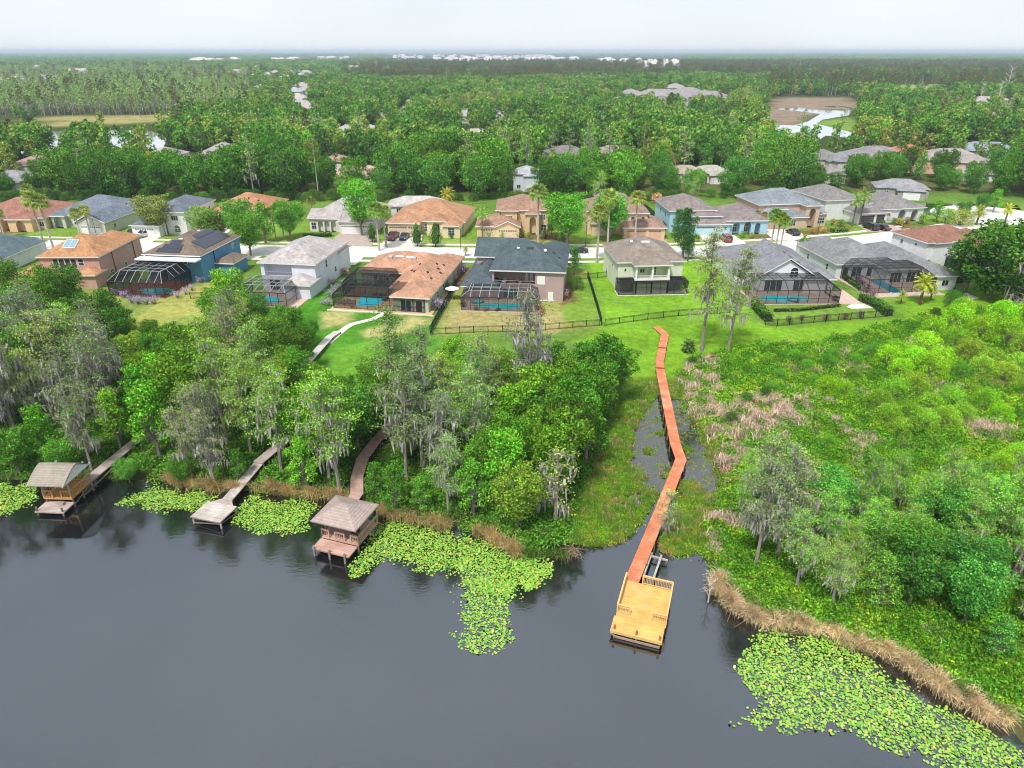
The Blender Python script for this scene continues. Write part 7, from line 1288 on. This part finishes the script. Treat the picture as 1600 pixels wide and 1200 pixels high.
gw = np.random.default_rng(8); xs_ = gw.uniform(12, 32, 5200); ys_ = gw.uniform(60, 92, 5200); kk = (inpoly(xs_, ys_, PONDS[0]) | inpoly(xs_, ys_, PONDS[1])) & (vnoise(xs_, ys_, .9) + gw.normal(0, .5, 5200) > .0) & (polydist(xs_, ys_, RB, False) > .8); nn_ = int(kk.sum()); sc_ = gw.uniform(.35, .9, nn_)
gscatter('floating_weed', np.stack([xs_[kk], ys_[kk], np.full(nn_, .0)], 1), np.stack([np.zeros(nn_), np.zeros(nn_), gw.uniform(0, 6, nn_)], 1), np.stack([sc_, sc_, sc_ * .5], 1), gw.integers(0, 3, nn_), [clump(111, .5, .15, 60, .13, col=(.12, .28, .04)), clump(112, .5, .12, 50, .12, col=(.20, .20, .09)), clump(113, .5, .1, 40, .11, col=(.09, .20, .03))], 'broken water weed floating in the shallow channel', 'water weed')
def reeds(name, lines, width, n, label, cols, h=(1.0, 1.8), tilt=.4):
    g_ = np.random.default_rng(len(label)); V, Q = [], []; tot = []
    for ln in lines:
        p = [Vector(P(a, b, .1)) for a, b in ln]
        for a, b in zip(p, p[1:]): tot.append((a, b, (b - a).length))
    Lt = sum(t[2] for t in tot)
    for a, b, l in tot:
        k = int(n * l / Lt); d = (b - a).normalized(); nn = Vector((-d.y, d.x))
        for _ in range(k):
            t = g_.random(); q = a + (b - a) * t; w1 = g_.normal(0, .42) * width; cl = .5 + .5 * math.sin(t * l * 2.1 + w1 * 2 + a.x); 
            wn = float(vnoise(np.array([q.x * 1.0]), np.array([q.y]), 1.6)[0])
            if g_.random() > .15 + .7 * cl or wn < -.55: continue
            q = q + nn * (w1 * (.75 + .5 * wn)); an = g_.normal(-1.57, 1.0); L_ = g_.uniform(*h) * (.7 + .3 * cl); le = abs(g_.normal(0, tilt)) + .08; dx, dy = math.cos(an), math.sin(an); w_ = g_.uniform(.012, .028); wx, wy = -dy * w_, dx * w_; z = max(T1(q.x, q.y) if False else .0, 0); n0 = len(V)
            m_ = (q.x + dx * le * L_ * .3, q.y + dy * le * L_ * .3, z + L_ * .62); e = (q.x + dx * le * L_, q.y + dy * le * L_, z + L_ * (1 - .3 * le))
            V += [(q.x - wx, q.y - wy, z - .1), (q.x + wx, q.y + wy, z - .1), (m_[0] + wx, m_[1] + wy, m_[2]), (m_[0] - wx, m_[1] - wy, m_[2]), (e[0] + wx * .2, e[1] + wy * .2, e[2]), (e[0] - wx * .2, e[1] - wy * .2, e[2])]; Q += [(n0, n0 + 1, n0 + 2, n0 + 3), (n0 + 3, n0 + 2, n0 + 4, n0 + 5)]
    o = mobj(name, npmesh(name, V, Q, BLADE)); o.color = (*cols, 1); tag(o, label, 'reeds', None, 'stuff'); return o
TAN = (.62, .48, .24)
reeds('reeds', [[(258, 748), (300, 758), (375, 768)], [(402, 762), (440, 770), (498, 776)], [(500, 775), (545, 782)], [(590, 800), (640, 812), (706, 824)], [(745, 830), (790, 855), (815, 868)]], 1.0, 22000, 'tan dry reeds fringing the lakeside wood', TAN)
reeds('reeds', [[(1118, 900), (1130, 930), (1165, 960), (1205, 975)], [(1205, 968), (1290, 985), (1340, 1000), (1390, 1025)], [(1390, 1020), (1450, 1060), (1520, 1105), (1600, 1140), (1700, 1210)]], 1.25, 42000, 'wide belt of bleached reeds along the marsh shore', (.62, .49, .31), h=(.8, 1.5), tilt=.45)
reeds('reeds', [[(1120, 910), (1200, 965), (1300, 985), (1400, 1020)], [(260, 742), (380, 760)], [(600, 795), (700, 818)], [(820, 868), (890, 870)], [(1400, 1020), (1500, 1085), (1620, 1150)]], .9, 7000, 'scattered green reeds mixed into the dry reeds', (.16, .27, .05), h=(.9, 1.7))
reeds('driftwood_twigs', [[(868, 862), (885, 868), (900, 862)], [(1130, 900), (1145, 935)]], .6, 1500, 'tangled pale dead twigs at the waterline', (.36, .27, .20), h=(.5, 1.2), tilt=.9)
def padmat():
    a = N('lily_pad'); g = a.n('ShaderNodeNewGeometry'); r = a.n('ShaderNodeValToRGB'); a.l(g.outputs['Random Per Island'], r.inputs[0]); e = r.color_ramp; e.elements[0].color = (.12, .33, .03, 1); e.elements[1].color = (.55, .46, .06, 1)
    for p, c in ((.3, (.19, .42, .04)), (.6, (.27, .48, .07)), (.9, (.36, .50, .08))): q = e.elements.new(p); q.color = (*c, 1)
    b = a.n('ShaderNodeBsdfPrincipled'); a.l(r.outputs[0], b.inputs['Base Color']); b.inputs['Roughness'].default_value = .42; b.inputs['Specular IOR Level'].default_value = .5; a.l(b.outputs[0], a.o.inputs['Surface']); return a.m
def pads(polys, label):
    V, Q = [], []; g_ = np.random.default_rng(77)
    for poly_px, n, th, r0 in polys:
        poly = [P(a, b, 0) for a, b in poly_px]; xs = [p[0] for p in poly]; ys = [p[1] for p in poly]; c = r0 * 1.75; x, y = np.meshgrid(np.arange(min(xs), max(xs), c), np.arange(min(ys), max(ys), c)); x = x.ravel() + g_.uniform(-.42, .42, x.size) * c; y = y.ravel() + g_.uniform(-.42, .42, y.size) * c
        d = polydist(x, y, poly); k = inpoly(x, y, poly); v = vnoise(x, y, .8) * .45 + vnoise(x + 30, y, 2.6) * .5 + np.minimum(d, 1.8) * .5 + g_.normal(0, .22, len(x)); k &= (v > th) & (g_.random(len(x)) < n / 100)
        for X_, Y_ in zip(x[k], y[k]):
            if T1(X_, Y_) > .08 if False else False: continue
            r = r0 * g_.choice((.5, .8, 1.0, 1.15, 1.35)) * g_.uniform(.85, 1.12); a0 = g_.uniform(0, 6.28); n0 = len(V); z = .012 + g_.uniform(0, .012); t1, t2 = g_.normal(0, .10, 2) if g_.random() < .85 else g_.normal(0, .5, 2); zl = abs(t1) * r + abs(t2) * r
            for j in range(8): a = a0 + .25 + j * 5.8 / 7; cx_, cy_ = r * math.cos(a), r * math.sin(a); V.append((X_ + cx_, Y_ + cy_, z + zl + cx_ * t1 + cy_ * t2))
            Q.append(tuple(range(n0, n0 + 8)))
    o = mobj('lily_pads', npmesh('lily_pads', V, Q, padmat())); tag(o, label, 'lily pads', None, 'stuff')
pads([([(-200, 742), (0, 745), (58, 757), (62, 785), (30, 800), (-10, 815), (-200, 830)], 96, .25, .08), ([(178, 790), (200, 768), (250, 755), (320, 768), (350, 772), (320, 800), (298, 808), (255, 806), (215, 797)], 94, .3, .08), ([(375, 770), (480, 778), (502, 790), (488, 812), (486, 830), (440, 840), (400, 838), (362, 822), (360, 800), (378, 785)], 94, .3, .08),
 ([(578, 795), (640, 818), (700, 828), (760, 842), (800, 868), (845, 868), (868, 885), (850, 915), (812, 935), (760, 935), (700, 905), (650, 895), (600, 880), (570, 900), (545, 905), (540, 890), (560, 865), (575, 835)], 95, .2, .08), ([(690, 905), (760, 900), (830, 915), (825, 940), (795, 965), (805, 1000), (780, 1025), (740, 1022), (690, 1000), (700, 985), (725, 985), (712, 950)], 80, .35, .085), ([(800, 865), (866, 868), (868, 890), (850, 925), (815, 935)], 88, .15, .094),
 ([(1150, 1030), (1165, 1000), (1200, 975), (1290, 992), (1370, 1035), (1450, 1082), (1530, 1132), (1640, 1200), (1560, 1230), (1400, 1180), (1330, 1150), (1230, 1150), (1135, 1135), (1180, 1090), (1145, 1045)], 88, .22, .085)], 'floating lily pads in green and yellow along the shore')
# ------------------------------------------------------------------ labels for the many plants and far roofs
LMK = [('the boathouse', -47, 60), ('the grey dock', -30, 58), ('the brown gazebo', -17, 54), ('the pink house', -86, 138), ('the blue house', -67, 140), ('the white balcony house', -43, 134), ('the orange roofed house', -22, 130), ('the slate balcony house', 3, 128), ('the cream house', 26, 132), ('the white gable house', 52, 134), ('the long grey roof', 76, 137), ('the brown roofed house', 95, 145),
 ('the peach arch house', -131, 184), ('the blue grey roof', -112, 186), ('the white two-storey house', -88, 181), ('the clay orange roof', -74, 195), ('the mauve roofed house', -43, 184), ('the yellow tan house', -21, 182), ('the tan two-storey house', 1, 179), ('the peach two-storey house', 27, 178), ('the light blue house', 52, 181), ('the tall arched house', 72, 186), ('the white arch house', 97, 193),
 ('the red boardwalk', 15, 57), ('the red boardwalk', 19.4, 68), ('the top of the red boardwalk', 24, 104), ('the pine deck', 10, 44), ('the bleached reeds', 24, 41), ('the lily bed by the reeds', 30, 33), ('the marsh channel', 21, 72), ('the brown zigzag walkway', -16, 70), ('the boathouse walkway', -45, 72), ('the grey dock walkway', -28, 70), ('the pale boardwalk', -29, 100), ('the dark pond', 130, 206), ('the turning circle', 133, 193), ('the yellow house', 150, 300), ('the salmon red roof', 173, 300), ('the mud flat', 250, 480), ('the meadow lake', -180, 340), ('the dead tan stems', 33, 72), ('the tall lawn cypresses', 30, 95), ('the far mauve roofs', 190, 620), ('the grey screened house', 127, 232), ('the vivid lawn', 30, 115), ('the dry lawn', -62, 118), ('the curved lawn', 75, 108)]
ORD = 'nearest second third fourth fifth sixth seventh eighth ninth tenth eleventh twelfth thirteenth fourteenth fifteenth sixteenth seventeenth eighteenth nineteenth twentieth'.split()
TENS = {2: 'twenty', 3: 'thirty', 4: 'forty', 5: 'fifty', 6: 'sixty'}
def ordn(k):
    if k < 20: return ORD[k]
    t, u = divmod(k + 1, 10); return (TENS[t][:-1] + 'ieth') if u == 0 else TENS[t] + '-' + (['first', 'second', 'third', 'fourth', 'fifth', 'sixth', 'seventh', 'eighth', 'ninth'][u - 1])
def colw(c):
    r, g, b = c
    if r > g * .95: return 'tan' if r > .3 else 'brown'
    if r > .6 * g and g > .25: return 'yellow green'
    if b > .3 * g and g > .15: return 'grey green'
    return 'dark green' if g < .16 else ('mid green' if g < .26 else 'bright green')
B = {}
for e, kind, x, y, hgt, col, lb in PLANTS:
    if lb: e['label'] = lb; continue
    H0 = HT[kind][0]; sz = 'tall' if hgt > H0 * .92 else ('small' if hgt < H0 * .62 else 'middling'); nm, ax_, ay = min(LMK, key=lambda q: math.hypot(x - q[1], y - q[2]))
    dx, dy = x - ax_, y - ay; rel = 'behind' if dy > abs(dx) else ('before' if -dy > abs(dx) else 'beside')
    B.setdefault((sz, colw(col), KN[kind][1], rel, nm), []).append((math.hypot(dx, dy), e))
for (sz, cw, kn, rel, nm), L_ in B.items():
    L_.sort(key=lambda q: q[0])
    for k, (_, e) in enumerate(L_):
        kn2 = kn.replace('tall ', '') if sz == 'tall' else kn
        e['label'] = ('%s %s %s %s %s' % (sz, cw, kn2, rel, nm)) + ((', %s' % ordn(k)) if len(L_) > 1 else '')
used = {}
C4 = ['mauve grey', 'pale tan', 'blue grey', 'brick red']
for e, px, py, c in LM2:
    reg = 'past the pale cypress dome' if px < 160 else ('along the side road' if py > 112 else 'in the distant strip'); used.setdefault((c, reg), []).append((px, e))
for (c, reg), L_ in used.items():
    L_.sort(key=lambda q: q[0])
    for k, (_, e) in enumerate(L_): e['label'] = 'house with %s roof %s%s' % (C4[c], reg, (', ' + ('first' if k == 0 else ordn(k)) + ' along it') if len(L_) > 1 else '')
# ------------------------------------------------------------------ haze
m = MB(); m.box(-26000, -400, -4, 26000, 25500, 60); o = m.build('haze', None) if False else None
me = m.mesh('haze', []); hz = bpy.data.materials.new('haze_air'); hz.use_nodes = True; t = hz.node_tree; t.nodes.clear(); oo = t.nodes.new('ShaderNodeOutputMaterial'); vv = t.nodes.new('ShaderNodeVolumePrincipled'); vv.inputs['Color'].default_value = (.70, .83, .97, 1); vv.inputs['Density'].default_value = 0.00013; vv.inputs['Anisotropy'].default_value = 0.0
t.links.new(vv.outputs[0], oo.inputs['Volume']); me.materials.append(hz); o = mobj('haze', me); tag(o, 'thin blue summer haze over the plain', 'haze', None, 'stuff')
S.cycles.volume_step_rate = 4; S.cycles.volume_max_steps = 64
